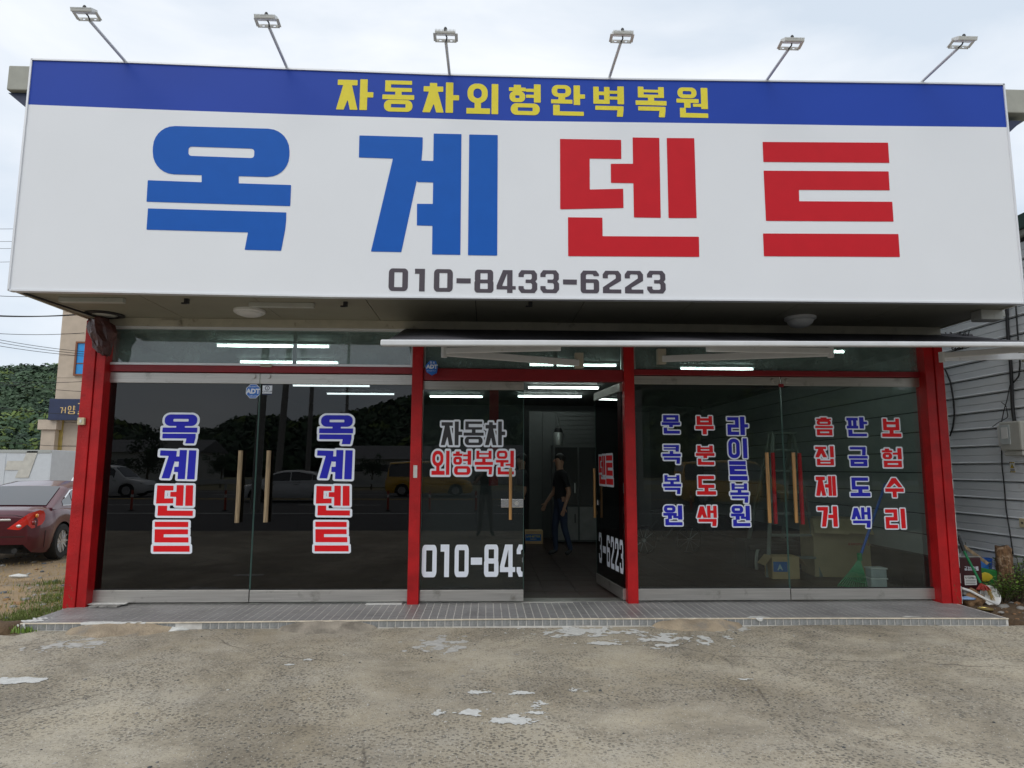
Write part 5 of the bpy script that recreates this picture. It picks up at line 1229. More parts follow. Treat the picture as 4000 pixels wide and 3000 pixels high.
def stand(pose):
    J = dict(pelvis=(0, 0, .93), waist=(0, 0, 1.05), chest=(0, 0, 1.25), upper=(0, 0, 1.38), neck=(0, -.01, 1.47), headb=(0, -.02, 1.54), head=(0, -.02, 1.62), top=(0, -.015, 1.69))
    R_ = dict(pelvis=(.155, .115), waist=(.14, .105), chest=(.155, .115), upper=(.14, .10), neck=.055, headb=.065, head=(.082, .095), top=(.06, .07))
    E_ = [('pelvis', 'waist'), ('waist', 'chest'), ('chest', 'upper'), ('upper', 'neck'), ('neck', 'headb'), ('headb', 'head'), ('head', 'top')]
    for s_, n in ((-1, 'L'), (1, 'R')):
        p = pose[n]
        J['hip'+n] = (s_*.09, 0, .86); J['knee'+n] = p['knee']; J['ank'+n] = p['ank']; J['toe'+n] = p['toe']
        J['sh'+n] = (s_*.19, 0, 1.38); J['elb'+n] = p['elb']; J['wri'+n] = p['wri']; wv = Vector(p['wri']); hv = Vector(p['hand'])
        J['palm'+n] = tuple(wv+hv*.07); R_['palm'+n] = (.034, .018)
        R_.update({'hip'+n: .092, 'knee'+n: .062, 'ank'+n: .042, 'toe'+n: (.042, .03), 'sh'+n: .062, 'elb'+n: .043, 'wri'+n: .028})
        E_ += [('pelvis', 'hip'+n), ('hip'+n, 'knee'+n), ('knee'+n, 'ank'+n), ('ank'+n, 'toe'+n), ('upper', 'sh'+n), ('sh'+n, 'elb'+n), ('elb'+n, 'wri'+n), ('wri'+n, 'palm'+n)]
        sd = hv.cross(Vector(p.get('palmn', (s_*1.0, 0, 0)))).normalized(); curl = Vector(p.get('palmn', (s_, 0, 0)))*-.3
        for k, (o_, L_) in enumerate(((-.028, .062), (-.010, .072), (.010, .068), (.027, .052))):
            b = wv+hv*.10+sd*o_; m_ = b+hv*L_*.5; e = m_+(hv+curl).normalized()*L_*.5
            J[f'f{k}a'+n] = tuple(b); J[f'f{k}b'+n] = tuple(m_); J[f'f{k}c'+n] = tuple(e)
            R_.update({f'f{k}a'+n: .010, f'f{k}b'+n: .009, f'f{k}c'+n: .008}); E_ += [('palm'+n, f'f{k}a'+n), (f'f{k}a'+n, f'f{k}b'+n), (f'f{k}b'+n, f'f{k}c'+n)]
        b = wv+hv*.04-sd*.035; J['th1'+n] = tuple(b); J['th2'+n] = tuple(b+(hv-sd*.6).normalized()*.05); R_.update({'th1'+n: .011, 'th2'+n: .009}); E_ += [('palm'+n, 'th1'+n), ('th1'+n, 'th2'+n)]
    return J, R_, E_
def cat_of(J, short=True):
    segs = []
    def sg(a, b, k): segs.append((Vector(J[a]), Vector(J[b]), k))
    sg('waist', 'upper', 0); sg('pelvis', 'waist', 1)
    for n in 'LR':
        sg('hip'+n, 'knee'+n, 1); sg('knee'+n, 'ank'+n, 1); sg('ank'+n, 'toe'+n, 3); a = Vector(J['sh'+n]); b = Vector(J['elb'+n]); segs.append((a, a.lerp(b, .62), 0)); segs.append((a.lerp(b, .68), b, 2)); sg('elb'+n, 'wri'+n, 2); sg('wri'+n, 'f1c'+n, 2); segs.append((Vector((0, 0, 1.38)), a, 0))
    segs.append((Vector(J['headb']), Vector(J['top']), 2))
    def f(c):
        best = (9, 0)
        for a, b, k in segs:
            d = b-a; t = max(0, min(1, (c-a).dot(d)/max(1e-9, d.length_squared))); r = (c-a-d*t).length
            if k in (0,) : r *= .8
            if r < best[0]: best = (r, k)
        return best[1]
    return f
# man walking to the left inside the doorway (faces -Y before rotation)
walk = {'L': dict(knee=(-.09, -.08, .49), ank=(-.09, -.06, .08), toe=(-.10, -.20, .035), elb=(-.25, -.02, 1.10), wri=(-.25, -.18, .90), hand=Vector((0, -.45, -.9)).normalized()),
        'R': dict(knee=(.09, .03, .48), ank=(.09, .15, .10), toe=(.09, .04, .035), elb=(.25, .06, 1.09), wri=(.24, -.02, .85), hand=Vector((0, -.3, -.95)).normalized())}
J, R_, E_ = stand(walk); c = G(2195, 2085, 0)
person('p', J, R_, E_, [M['shirt_black'], M['jeans'], M['skin'], M['shoe']], cat_of(J), 'man in black T-shirt and jeans walking left inside the open doorway', (W(2190, 1900, 4.0)[0], 4.0, 0), -PI/2+.25)
stnd = {'L': dict(knee=(-.10, -.02, .48), ank=(-.11, .02, .08), toe=(-.13, -.12, .035), elb=(-.26, .02, 1.10), wri=(-.24, -.10, .86), hand=Vector((0, -.3, -.95)).normalized()),
        'R': dict(knee=(.10, -.02, .48), ank=(.11, .02, .08), toe=(.13, -.12, .035), elb=(.26, .02, 1.10), wri=(.24, -.10, .86), hand=Vector((0, -.3, -.95)).normalized())}
J, R_, E_ = stand(stnd)
person('p', J, R_, E_, [M['shirt_black'], M['shirt_black'], M['skin'], M['shoe']], cat_of(J), 'dark figure half hidden behind the middle fixed glass door', (W(2040, 1900, 3.9)[0], 3.9, 0), -PI/2)
# the photographer, seen only as a reflection in the middle door
pho = {'L': dict(knee=(-.11, -.02, .48), ank=(-.15, .02, .08), toe=(-.19, -.12, .035), elb=(-.27, -.16, 1.20), wri=(-.09, -.24, 1.42), hand=Vector((.35, -.3, .88)).normalized(), palmn=(1, 0, 0)),
       'R': dict(knee=(.11, -.02, .48), ank=(.15, .02, .08), toe=(.19, -.12, .035), elb=(.27, -.16, 1.20), wri=(.09, -.24, 1.42), hand=Vector((-.35, -.3, .88)).normalized(), palmn=(-1, 0, 0))}
J, R_, E_ = stand(pho)
person('p', J, R_, E_, [M['shirt_black'], M['trouser_grey'], M['skin'], M['shoe']], cat_of(J), 'photographer in black T-shirt and grey trousers reflected in the middle glass door', (0, -8.12, ZG), PI)
ph = MB().box(-.075, .075, -7.83, -7.822, 1.455, 1.53); tag(ph.build('smartphone', M['black_pl'], bevel=.003), 'dark phone held up by the photographer reflected in the door', 'phone')

# ================================================================== CARS
def car(label, loc, rz, L=4.8, Wd=1.82, paint='car_white', belt=None, roof=None, wb=(-1.35, 1.42), wr=.33, group=None, kind='sedan', detail=False):
    t = thing('parked_car' if kind != 'van' else 'parked_van', label, 'car' if kind != 'van' else 'van', (0, 0, 0), 0, group)
    hw = Wd/2
    def bb(mb, n, m, par=None, **k): return mb.build(n, m, par or t, world=False, **k)
    itp = lambda tab, x: float(np.interp(x, [p[0] for p in tab], [p[1] for p in tab]))
    plan = [(-L/2, .80), (-L/2+.10, .90), (-L/2+.45, .975), (-.3, 1), (L/2-1.0, .98), (L/2-.35, .90), (L/2-.08, .76), (L/2, .60)]
    low = [(-L/2, .38), (-L/2+.08, .24), (-L/2+.4, .19), (L/2-.5, .17), (L/2-.1, .22), (L/2, .34)]
    xs_ = sorted(set([round(x, 3) for x in np.linspace(-L/2, L/2, 46)]+[round(c_+wr*1.13*math.cos(a), 3) for c_ in wb for a in np.linspace(0, PI, 13)]))
    rings = []
    for x in xs_:
        w_ = hw*itp(plan, x); zt_ = itp(belt, x); zl_ = itp(low, x); za = zl_
        for c_ in wb:
            dx = abs(x-c_)
            if dx < wr*1.14: za = max(za, wr+math.sqrt(max(0, (wr*1.14)**2-dx**2)))
        za = min(za, zt_-.12); zs = lambda f: za+(zt_-za)*f
        prof = [(.93 if za == zl_ else .985, 0), (.985, .10), (1.0, .35), (.995, .62), (.965, .84), (.90, .955), (.78, 1.0), (.4, 1.012), (0, 1.016)]
        rg = [(x, -w_*a, zs(f)) for a, f in prof]+[(x, w_*a, zs(f)) for a, f in prof[::-1][1:]]
        rings.append(rg)
    n = len(rings[0]); v = [p for r in rings for p in r]; f = [(i*n+k, i*n+k+1, (i+1)*n+k+1, (i+1)*n+k) for i in range(len(rings)-1) for k in range(n-1)]
    f += [tuple(range(n)), tuple(range((len(rings)-1)*n, len(rings)*n))]
    body = bb(MB().add(v, f), 'body', M[paint], smooth=True)
    bb(MB().box(-L/2+.25, L/2-.3, -hw+.28, hw-.28, .20, .60), 'underbody', M['rubber'])
    # greenhouse
    gx0, gx1 = roof[0][0], roof[-1][0]; gs = sorted(set(list(np.linspace(gx0, gx1, 28))+[p[0] for p in roof])); rings = []
    tum = .17 if kind != 'van' else .08
    def hwz(x, z): zb_ = itp(belt, x); return hw*itp(plan, x)*.93-(z-zb_)*tum/.5*1.0
    for x in gs:
        zb_, zr = itp(belt, x)-.05, itp(roof, x); zr = max(zr, zb_+.02); q = []
        for fr_, ins in ((0, 0), (.5, 0), (.86, 0), (.95, .03), (1.0, .10), (1.012, .35)):
            z = zb_+(zr-zb_)*fr_; q.append((max(.05, hwz(x, z)-ins*min(1, (zr-zb_)/.35)), z))
        rings.append([(x, -a, z) for a, z in q]+[(x, 0, q[-1][1]+.008)]+[(x, a, z) for a, z in q[::-1]])
    n = len(rings[0]); v = [p for r in rings for p in r]; f = [(i*n+k, i*n+k+1, (i+1)*n+k+1, (i+1)*n+k) for i in range(len(rings)-1) for k in range(n-1)]+[tuple(range(n)), tuple(range((len(rings)-1)*n, len(rings)*n))]
    bb(MB().add(v, f), 'roof', M[paint], smooth=True)
    # windows: panels set just proud of the greenhouse
    def side_win(xa_, xb_, s_):
        m_ = MB(); N_ = 14; v = []
        for i in range(N_+1):
            x = xa_+(xb_-xa_)*i/N_; z0, z1 = itp(belt, x)+.02, min(itp(roof, x)-.085, 99); z1 = max(z1, z0+.01)
            for z in (z0, z1): v.append((x, s_*(hwz(x, z)+.006), z))
        return m_.add(v, [(2*i, 2*i+1, 2*i+3, 2*i+2) for i in range(N_)])
    cuts = {'sedan': [(gx0+.42, gx0+.80), (gx0+.83, -.08), (-.02, gx1-.55)], 'suv': [(gx0+.22, gx0+.70), (gx0+.75, -.05), (.02, gx1-.55)], 'van': [(gx0+.12, -.9), (-.84, .25), (.32, gx1-.45)]}[kind]
    for s_ in (-1, 1):
        for a, b in cuts: bb(side_win(a, b, s_), 'side_window', M['car_glass'])
    def screen(xa_, xb_, nme):     # follows the roofline between two x
        v = []; N_ = 10
        for i in range(N_+1):
            x = xa_+(xb_-xa_)*i/N_; zr = itp(roof, x)+.012; w_ = max(.1, hwz(x, itp(roof, x))-.13)
            v += [(x, -w_, zr+.006), (x, -w_*.5, zr+.012), (x, 0, zr+.014), (x, w_*.5, zr+.012), (x, w_, zr+.006)]
        return bb(MB().add(v, [(5*i+k, 5*i+k+1, 5*i+5+k+1, 5*i+5+k) for i in range(N_) for k in range(4)]), nme, M['car_glass'], smooth='all')
    r0, r1 = roof[1], roof[-2]
    screen(gx0+.06, r0[0]-.04, 'rear_window'); screen(r1[0]+.05, gx1-.05, 'windscreen')
    for c_ in wb:
        for s_ in (-1, 1):
            yo = s_*(hw-.02); yi = s_*(hw-.24); Mx = Matrix.Rotation(PI/2, 4, 'X')
            prof = [(wr*.60, -.11), (wr*.93, -.11), (wr, -.08), (wr, .08), (wr*.93, .11), (wr*.66, .11), (wr*.62, .07)]
            w_ = bb(MB().lathe(prof, (c_, s_*(hw-.125), wr), 32, M=Matrix.Rotation(-s_*PI/2, 4, 'X')), 'wheel', M['rubber'], smooth=True)
            rm_ = MB().lathe([(wr*.64, .085), (wr*.60, .055), (wr*.55, .03), (0.02, .03)], (c_, s_*(hw-.125), wr), 28, M=Matrix.Rotation(-s_*PI/2, 4, 'X'))
            for k in range(10):
                a = 2*PI*k/10; rm_.obox((c_+.03*math.cos(a), s_*(hw-.125+.075), wr+.03*math.sin(a)), (c_+wr*.60*math.cos(a), s_*(hw-.125+.088), wr+wr*.60*math.sin(a)), .022, .035, up=(0, 1, 0))
            rm_.cyl((c_, s_*(hw-.06), wr), (c_, s_*(hw-.03), wr), .035, n=14); rm_.build('rim', M['alloy'], w_, world=False, smooth=True)
    for s_ in (-1, 1):
        hl = MB().blob((L/2-.30, s_*(hw*.72), itp(belt, L/2-.3)-.14), .15, 2, 0, (1.0, .75, .5)); bb(hl, 'headlight', M['lamp_clear'], smooth='all')
        bb(MB().obox((gx1-.62, s_*(hw-.02), itp(belt, .8)+.06), (gx1-.62, s_*(hw+.16), itp(belt, .8)+.08), .10, .11), 'side_mirror', M[paint], bevel=.03)
        if not detail:
            bb(MB().blob((-L/2+.10, s_*hw*.72, itp(belt, -L/2+.1)-.12), .13, 2, 0, (.5, .9, .6)), 'tail_light', M['lamp_red'], smooth='all')
        for xh in (-.35, .75): bb(MB().box(xh-.09, xh+.09, s_*(hw-.005)-.014, s_*(hw-.005)+.014, itp(belt, xh)-.16, itp(belt, xh)-.13), 'door_handle', M['chrome'], bevel=.005)
    if detail:
        # almond tail lamps wrapped round the rear corners, painted on the body surface grid
        def surf(x, f_, s_, off=.006):       # point on the body side/rear by station and height fraction
            w_ = hw*itp(plan, x); zt_ = itp(belt, x); zl_ = itp(low, x); pr = [(0, .93), (.10, .985), (.35, 1.0), (.62, .995), (.84, .965), (.955, .90), (1.0, .78)]
            a = float(np.interp(f_, [p[0] for p in pr], [p[1] for p in pr])); return (x, s_*(w_*a+off), zl_+(zt_-zl_)*f_)
        for s_ in (-1, 1):
            out = [(-.02, .36, .46), (.0, .22, .58), (.02, .08, .72)]
            # outline in wrap coordinate u (0 at rear face inboard .. 1 on the flank) and z
            P_ = []
            poly = [(-.33, .66), (-.16, .80), (.0, .93), (.14, .985), (.24, .965), (.29, .90), (.29, .80), (.22, .72), (.06, .665), (-.16, .64)]
            def wrap(u, z, off):
                # u<0: across the rear face towards the middle; u>0: forward along the flank
                w_ = hw*.80
                if u <= 0: return (-L/2-off-.0+.0, s_*(w_+u), z)
                x = -L/2+u; return (x-off*.4, s_*(hw*itp(plan, x)*1.0+off), z)
            ctr = wrap(-.0, .80, .02); vv = [ctr]+[wrap(u, z, .010) for u, z in poly]
            lampo = bb(MB().add(vv, [(0, i+1, (i+1) % len(poly)+1) for i in range(len(poly))]), 'tail_light', M['lamp_red'], smooth='all')
            for (u, z, r_, mm, nm_) in ((.09, .885, .062, 'lamp_amber', 'indicator_lens'), (.06, .765, .075, 'lamp_dark', 'brake_lens'), (-.14, .71, .045, 'lamp_clear', 'reversing_lens')):
                p = Vector(wrap(u, z, .016)); MB().blob(p, r_, 2, 0, (.28, 1.0, .62) if u <= 0 else (.75, .35, .62)).build(nm_, M[mm], lampo, world=False, smooth='all')
            bb(MB().cyl((-L/2-.005, s_*.55, .27), (-L/2+.2, s_*.55, .27), .048, .045, n=16), 'exhaust', M['rubber'], smooth=True)
            bb(MB().tube([wrap(.30, z, .006) if False else surf(-L/2+.34, f_, s_) for f_ in (.12, .3, .5)], .004, 4), 'panel_gap', M['rubber'])
            # chrome rain guards and window trim
            bb(MB().tube([(x, s_*(hwz(x, itp(belt, x)+.02)+.012), itp(belt, x)+.012) for x in np.linspace(gx0+.40, gx1-.55, 12)], .008, 5), 'window_trim', M['chrome'])
            bb(MB().tube([(x, s_*(hwz(x, itp(roof, x)-.08)+.014), itp(roof, x)-.085) for x in np.linspace(gx0+.55, gx1-.8, 14)], .014, 5), 'rain_guard', M['chrome'])
        bb(MB().box(-L/2-.008, -L/2+.0, -.45, .45, .80, .835), 'chrome_strip', M['chrome'], bevel=.004); bb(MB().box(-L/2-.008, -L/2, -.26, .26, .58, .70), 'number_plate', M['plate'])
        bb(MB().tube([(-L/2-.004, y, .52) for y in (-.70, 0, .70)], .006, 4), 'bumper_gap', M['rubber']); bb(MB().tube([(-L/2+.02*abs(y), y, .905-.25*max(0, abs(y)-.5)) for y in np.linspace(-.66, .66, 9)], .005, 4), 'trunk_gap', M['rubber'])
    if kind == 'suv':
        for s_ in (-1, 1): bb(MB().tube([(x, s_*(hw-.32), itp(roof, x)+.05) for x in np.linspace(gx0+.5, gx1-.9, 8)], .016, 6), 'roof_rail', M['black_pl'])
    t.location = loc; t.rotation_euler = (0, 0, rz); return t
SB = [(-2.45, .86), (-2.38, .96), (-2.0, 1.02), (-1.5, 1.01), (0, .96), (.9, .95), (1.5, .88), (2.2, .74), (2.45, .58)]
SR = [(-1.85, 1.0), (-1.0, 1.38), (-.3, 1.47), (.3, 1.455), (.65, 1.38), (1.45, .93)]
WB_ = [(-2.3, .90), (-2.2, 1.02), (-1.5, 1.05), (0, 1.02), (.95, 1.0), (1.4, .98), (2.1, .84), (2.3, .64)]
WR_ = [(-2.2, 1.1), (-1.95, 1.58), (-.6, 1.70), (.2, 1.68), (.55, 1.60), (1.25, 1.0)]
# red car at the left: its right rear wheel stands at this reading
wp = SX  # (kept for surveying)
hd_ = math.radians(90+8); Lr = 4.9
wc = G(216, 2180, -.26)
cp = Vector((-1.45, -.79, 0)); R2 = Matrix.Rotation(hd_, 3, 'Z'); off_ = R2 @ cp
car('dark red sedan parked on the dirt at the left, seen from behind', (wc[0]-off_.x, wc[1]-off_.y, -.275), hd_, L=4.9, Wd=1.83, paint='car_red', belt=SB, roof=SR, wb=(-1.45, 1.45), wr=.335, detail=True)
car('white car with black roof rails parked beyond the dark red sedan', (-10.15, 11.6, -.28), math.radians(103), L=4.6, Wd=1.85, paint='car_white', belt=WB_, roof=WR_, wb=(-1.3, 1.38), wr=.35, kind='suv')
# traffic across the road, seen only as reflections
def refl(px, Yv): p = W(px, 1900, Yv); return (p[0], -Yv)
zr_ = -.10
x_, y_ = refl(470, 29.5); car('white hatchback reflected in the left black door', (x_-.6, y_, zr_), 0, L=4.6, Wd=1.85, paint='car_white', belt=WB_, roof=WR_, wb=(-1.3, 1.38), wr=.35, kind='suv')
x_, y_ = refl(1150, 24.5); car('white sedan reflected between the two black doors', (x_, y_, zr_), PI, L=4.9, Wd=1.85, paint='car_white', belt=SB, roof=SR, wb=(-1.45, 1.45))
VB = [(-2.4, .95), (-2.38, 1.08), (0, 1.08), (1.3, 1.06), (1.9, .98), (2.35, .8), (2.45, .6)]; VR = [(-2.36, 1.2), (-2.2, 1.88), (-1, 1.96), (.6, 1.95), (1.0, 1.88), (1.75, 1.08)]
x_, y_ = refl(1680, 31); car('yellow minibus reflected in the middle fixed door', (x_, y_, zr_), 0, L=4.9, Wd=1.9, paint='van_yellow', belt=VB, roof=VR, wb=(-1.5, 1.5), wr=.34, kind='van')
x_, y_ = refl(2850, 22); car('yellow minibus reflected in the right doors', (x_, y_, zr_), 0, L=4.9, Wd=1.9, paint='van_yellow', belt=VB, roof=VR, wb=(-1.5, 1.5), wr=.34, kind='van')

# ================================================================== ACROSS THE ROAD (reflections)
dp = MB().cyl((0, 0, 0), (0, 0, .75), .04, n=10).build('delineator_post', M['post_red']); proto = dp
MB().cyl((0, 0, .5), (0, 0, .6), .042, n=10).build('reflective_band', M['white_pl'], proto); MB().lathe([(.12, 0), (.10, .03), (.04, .05)], (0, 0, 0), 12).build('base', M['rubber'], proto)
side = ['leftmost', 'second', 'third', 'fourth', 'fifth', 'sixth', 'seventh', 'eighth']
for k, px in enumerate((513, 879, 1515, 1678, 1859, 2280, 2700, 3150)):
    o = proto if k == 0 else copy_tree(proto); p = W(px, 1990, 17.5); o.location = (p[0], -17.5, -.1); tag(o, f'thin red road post reflected in the glass, {side[k]} from the left', 'road post', 'road posts reflected in the glass')
def upole(px, Yv, top, lean, lab, r=.16):
    p = W(px, 1900, Yv); t = thing('utility_pole', lab, 'utility pole', (p[0], -Yv, -.2), group='utility poles across the road')
    MB().cyl((p[0], -Yv, -.3), (p[0]+lean, -Yv, top), r, r*.7, n=12).build('pole', M['pole'], t, smooth=True)
    MB().box(p[0]+lean-.9, p[0]+lean+.9, -Yv-.06, -Yv+.06, top-.6, top-.5).build('cross_arm', M['alu'], t)
    for k in (-.8, -.4, .4, .8): MB().lathe([(.03, 0), (.06, .04), (.03, .08), (.05, .12), (0, .16)], (p[0]+lean+k, -Yv, top-.5), 10).build('insulator', M['white_pl'], t)
    return (p[0]+lean, -Yv, top-.4)
pts_ = [upole(1000, 16.5, 8.5, .15, 'pole reflected beside the seam of the black doors', .17), upole(1080, 30, 11.5, .5, 'tall leaning pole reflected in the second black door', .2), upole(1198, 33, 7.8, .1, 'short pole reflected in the second black door', .16), upole(1345, 40, 12, 0, 'thin far pole reflected in the second black door', .13), upole(2500, 20, 9, 0, 'pole reflected in the right hand doors'), upole(-900, 22, 9.5, 0, 'pole far along the road at the left'), upole(5200, 24, 9.5, 0, 'pole far along the road at the right')]
def wire(a, b, sag, r=.016, n=16):
    a, b = Vector(a), Vector(b); return [a.lerp(b, i/n)-Vector((0, 0, sag*4*(i/n)*(1-i/n))) for i in range(n+1)]
wm = MB()
for a, b, s_ in ((pts_[5], pts_[0], 1.0), (pts_[0], pts_[4], .9), (pts_[4], pts_[6], .9), (pts_[0], pts_[1], .4), (pts_[1], pts_[2], .4), (pts_[1], pts_[3], .4)):
    for k in range(4): wm.tube(wire(Vector(a)+Vector((0, 0, -.25*k)), Vector(b)+Vector((0, 0, -.25*k)), s_+.1*k), .022, 4)
c_ = Vector(pts_[0])+Vector((.5, 0, -1.6))
for k in range(6): wm.tube([c_+Vector(((.22+.02*k)*math.cos(a), .03*k, (.22+.02*k)*math.sin(a))) for a in [2*PI*i/20 for i in range(21)]], .02, 4)
tag(wm.build('overhead_wires', M['cable'], smooth='all'), 'bundles of overhead wires across the road reflected in the doors', 'wires', kind='stuff')
gr = thing('guardrail', 'steel guardrail along the far side of the road', 'guardrail', (0, -39.5, 0)); MB().box(-70, 70, -39.6, -39.5, .35, .65).build('rail', M['alu'], gr)
gp = MB().box(-.06, .06, -.06, .06, 0, .65).build('post', M['alu']); 
for k in range(36):
    o = gp if k == 0 else gp.copy()
    if k: C.objects.link(o)
    o.location = (-70+k*4, -39.7, -.1); adopt(o, gr)
def low_house(px, Yv, wd, ht, lab, m='house_w'):
    p = W(px, 1800, Yv); t = thing('low_building', lab, 'building', (p[0], -Yv, -.5), group='low buildings across the road'); MB().box(p[0]-wd/2, p[0]+wd/2, -Yv-8, -Yv, -.6, ht).build('wall', M[m], t)
    MB().prism([(-Yv-8.5, ht+.01), (-Yv+.5, ht+.01), (-Yv-4, ht+1.6)], 'x', p[0]-wd/2-.4, p[0]+wd/2+.4).build('roof', M['house_g'], t)
    for k in range(int(wd/3)): w_ = MB().box(p[0]-wd/2+.8+k*3, p[0]-wd/2+2.2+k*3, -Yv+.01, -Yv+.05, ht*.45, ht*.75).build('window', M['car_glass'], t)
low_house(500, 72, 16, 3.2, 'long pale building reflected low in the left black door'); low_house(1500, 66, 9, 2.4, 'small grey roofed house reflected in the second black door'); low_house(2000, 80, 20, 3.0, 'pale long shed reflected in the middle door')

# ------------------------------------------------------------------ wooded hills, built as ground plus thousands of leaf-clump crowns
def hill(name, ridge, R0, R1, sgn, n_tr, size, seed, mats, label, quads=70, foot=0.0, fringe=None):
    """ridge: list of (azimuth, height). sgn is +1 ahead of the camera, -1 behind it."""
    rs = np.random.RandomState(seed); az = np.linspace(ridge[0][0], ridge[-1][0], 60); rh = np.interp(az, [r[0] for r in ridge], [r[1] for r in ridge])
    rows = 14; V = []
    for j in range(rows+3):
        t = j/rows; rr_ = R0+(R1-R0)*t
        for a, h in zip(az, rh):
            z = foot+(h-foot)*(math.sin(min(1, t)*PI/2)**1.25) if t <= 1 else h-(t-1)*h*1.2
            V.append((math.sin(a)*rr_, sgn*math.cos(a)*rr_, z+rs.uniform(-.6, .6)*(t > 0)))
    V = np.array(V); I = np.arange(len(V)).reshape(rows+3, 60); Q = np.stack([I[:-1, :-1], I[:-1, 1:], I[1:, 1:], I[1:, :-1]], -1).reshape(-1, 4)
    hl = raw(name, V, Q, M['hill'], smooth=True); tag(hl, kind='structure')
    VV = []; mi = []
    for i in range(n_tr):
        t = rs.uniform(0, 1)**.8*1.03; a = rs.uniform(ridge[0][0], ridge[-1][0]); h = np.interp(a, [r[0] for r in ridge], [r[1] for r in ridge]); rr_ = R0+(R1-R0)*t
        z = foot+(h-foot)*(math.sin(min(1, t)*PI/2)**1.25); s_ = size*rs.uniform(.65, 1.35); c_ = np.array([math.sin(a)*rr_, sgn*math.cos(a)*rr_, z+s_*.6])
        d = rs.normal(size=(quads, 3)); d /= np.linalg.norm(d, axis=1)[:, None]; d[:, 2] = np.abs(d[:, 2])*1.2-.35
        rad = s_*(.72+.42*rs.rand(quads, 1)); lob = 1+.28*np.sin(d[:, :1]*5+i)*np.sin(d[:, 1:2]*6+i*2)
        p = c_+d*rad*lob*np.array([1, 1, .85]); u = rs.normal(size=(quads, 3)); u -= d*(u*d).sum(1)[:, None]*.7; u /= np.linalg.norm(u, axis=1)[:, None]; w_ = np.cross(d, u)
        q = s_*rs.uniform(.07, .15, (quads, 1))*(1 if quads > 100 else 1.9); VV.append(np.stack([p-u*q-w_*q, p+u*q-w_*q*.6, p+u*q*.8+w_*q, p-u*q+w_*q*.7], 1).reshape(-1, 3))
        k = rs.choice(len(mats), p=[.62, .30, .08] if len(mats) == 3 else None) if not (fringe and t < fringe) else (2 if rs.rand() < .75 else 0); mi += [k]*quads
    VV = np.concatenate(VV); o = raw('forest', VV, np.arange(len(VV)).reshape(-1, 4), mats, mi); tag(o, label, 'forest', kind='stuff')
FM = [M['forest'], M['forest_d'], M['forest_y']]
az = lambda px: math.atan2(ray(px, 1800).x, ray(px, 1800).y)
def hz2(px, py, R): d = ray(px, py); return H+(R-(D if R > 0 else 0))*d.z/math.hypot(d.x, d.y)
hz_ = lambda py, R: H+(1828-py)/2600*R
hill('wooded_hill', [(az(-700), hz2(-700, 1470, 185)-1.2), (az(-300), hz2(-300, 1450, 185)-1.2), (az(20), hz2(20, 1436, 185)-1.2), (az(130), hz2(130, 1422, 185)-1.2), (az(300), hz2(300, 1425, 185)-1.2), (az(600), hz2(600, 1450, 185)-1.2)], 125, 190, 1, 1600, 2.3, 3, FM, 'dense green wooded hillside behind the car and the beige building', 170, foot=1.2, fringe=.06)
RG = [(-700, 1640), (402, 1655), (549, 1712), (640, 1715), (782, 1700), (903, 1655), (978, 1640), (1129, 1665), (1280, 1636), (1370, 1622), (1611, 1568), (2100, 1500), (2700, 1450), (3300, 1500), (3900, 1580), (4800, 1640)]
hill('far_wooded_hill', [(az(p), hz2(p, y, 270)-3.5) for p, y in RG], 150, 262, -1, 3200, 3.2, 9, FM, 'dark wooded hills across the road reflected in the glass doors', 60, foot=0)
def tree(px, Yv, ht, lab, seed, m):
    ht *= .58; p = W(px, 1900, Yv); rs = np.random.RandomState(seed); x, y = p[0], -Yv; t = thing('roadside_tree', lab, 'tree', (x, y, -.3), group='trees across the road')
    tr = MB().cyl((x, y, -.4), (x+.1, y, ht*.55), ht*.03, ht*.015, n=8)
    for k in range(5): a = k*1.3; tr.cyl((x+.05, y, ht*(.3+.05*k)), (x+ht*.2*math.cos(a), y+ht*.2*math.sin(a), ht*(.55+.06*k)), ht*.012, ht*.005, n=6)
    tr.build('trunk', M['trunk'], t); VV = []
    for _ in range(26):
        c_ = np.array([x, y, ht*.62])+rs.normal(size=3)*np.array([.17, .17, .16])*ht; n = 60; d = rs.normal(size=(n, 3)); d /= np.linalg.norm(d, axis=1)[:, None]; pp = c_+d*ht*.13*(.5+.6*rs.rand(n, 1)); u = rs.normal(size=(n, 3)); u /= np.linalg.norm(u, axis=1)[:, None]; w_ = np.cross(d, u); q = ht*.018
        VV.append(np.stack([pp-u*q-w_*q, pp+u*q-w_*q, pp+u*q+w_*q, pp-u*q+w_*q], 1).reshape(-1, 3))
    VV = np.concatenate(VV); raw('crown', VV, np.arange(len(VV)).reshape(-1, 4), m, parent=t)
for k, (px, Yv, ht, lab) in enumerate(((570, 52, 7.5, 'bushy tree reflected beside the low building in the left door'), (420, 50, 4, 'low bush tree reflected at the edge of the left door'), (860, 55, 5, 'small tree reflected left of the pole in the black doors'), (1450, 50, 4.5, 'small tree reflected at the right of the second black door'), (2650, 30, 6.5, 'leafy tree reflected in the right doors'), (2900, 34, 7, 'taller leafy tree reflected in the right doors'), (3400, 36, 6, 'tree reflected at the far right door'))): tree(px, Yv, ht, lab, k+20, M['forest'] if k < 4 else M['forest_y'])

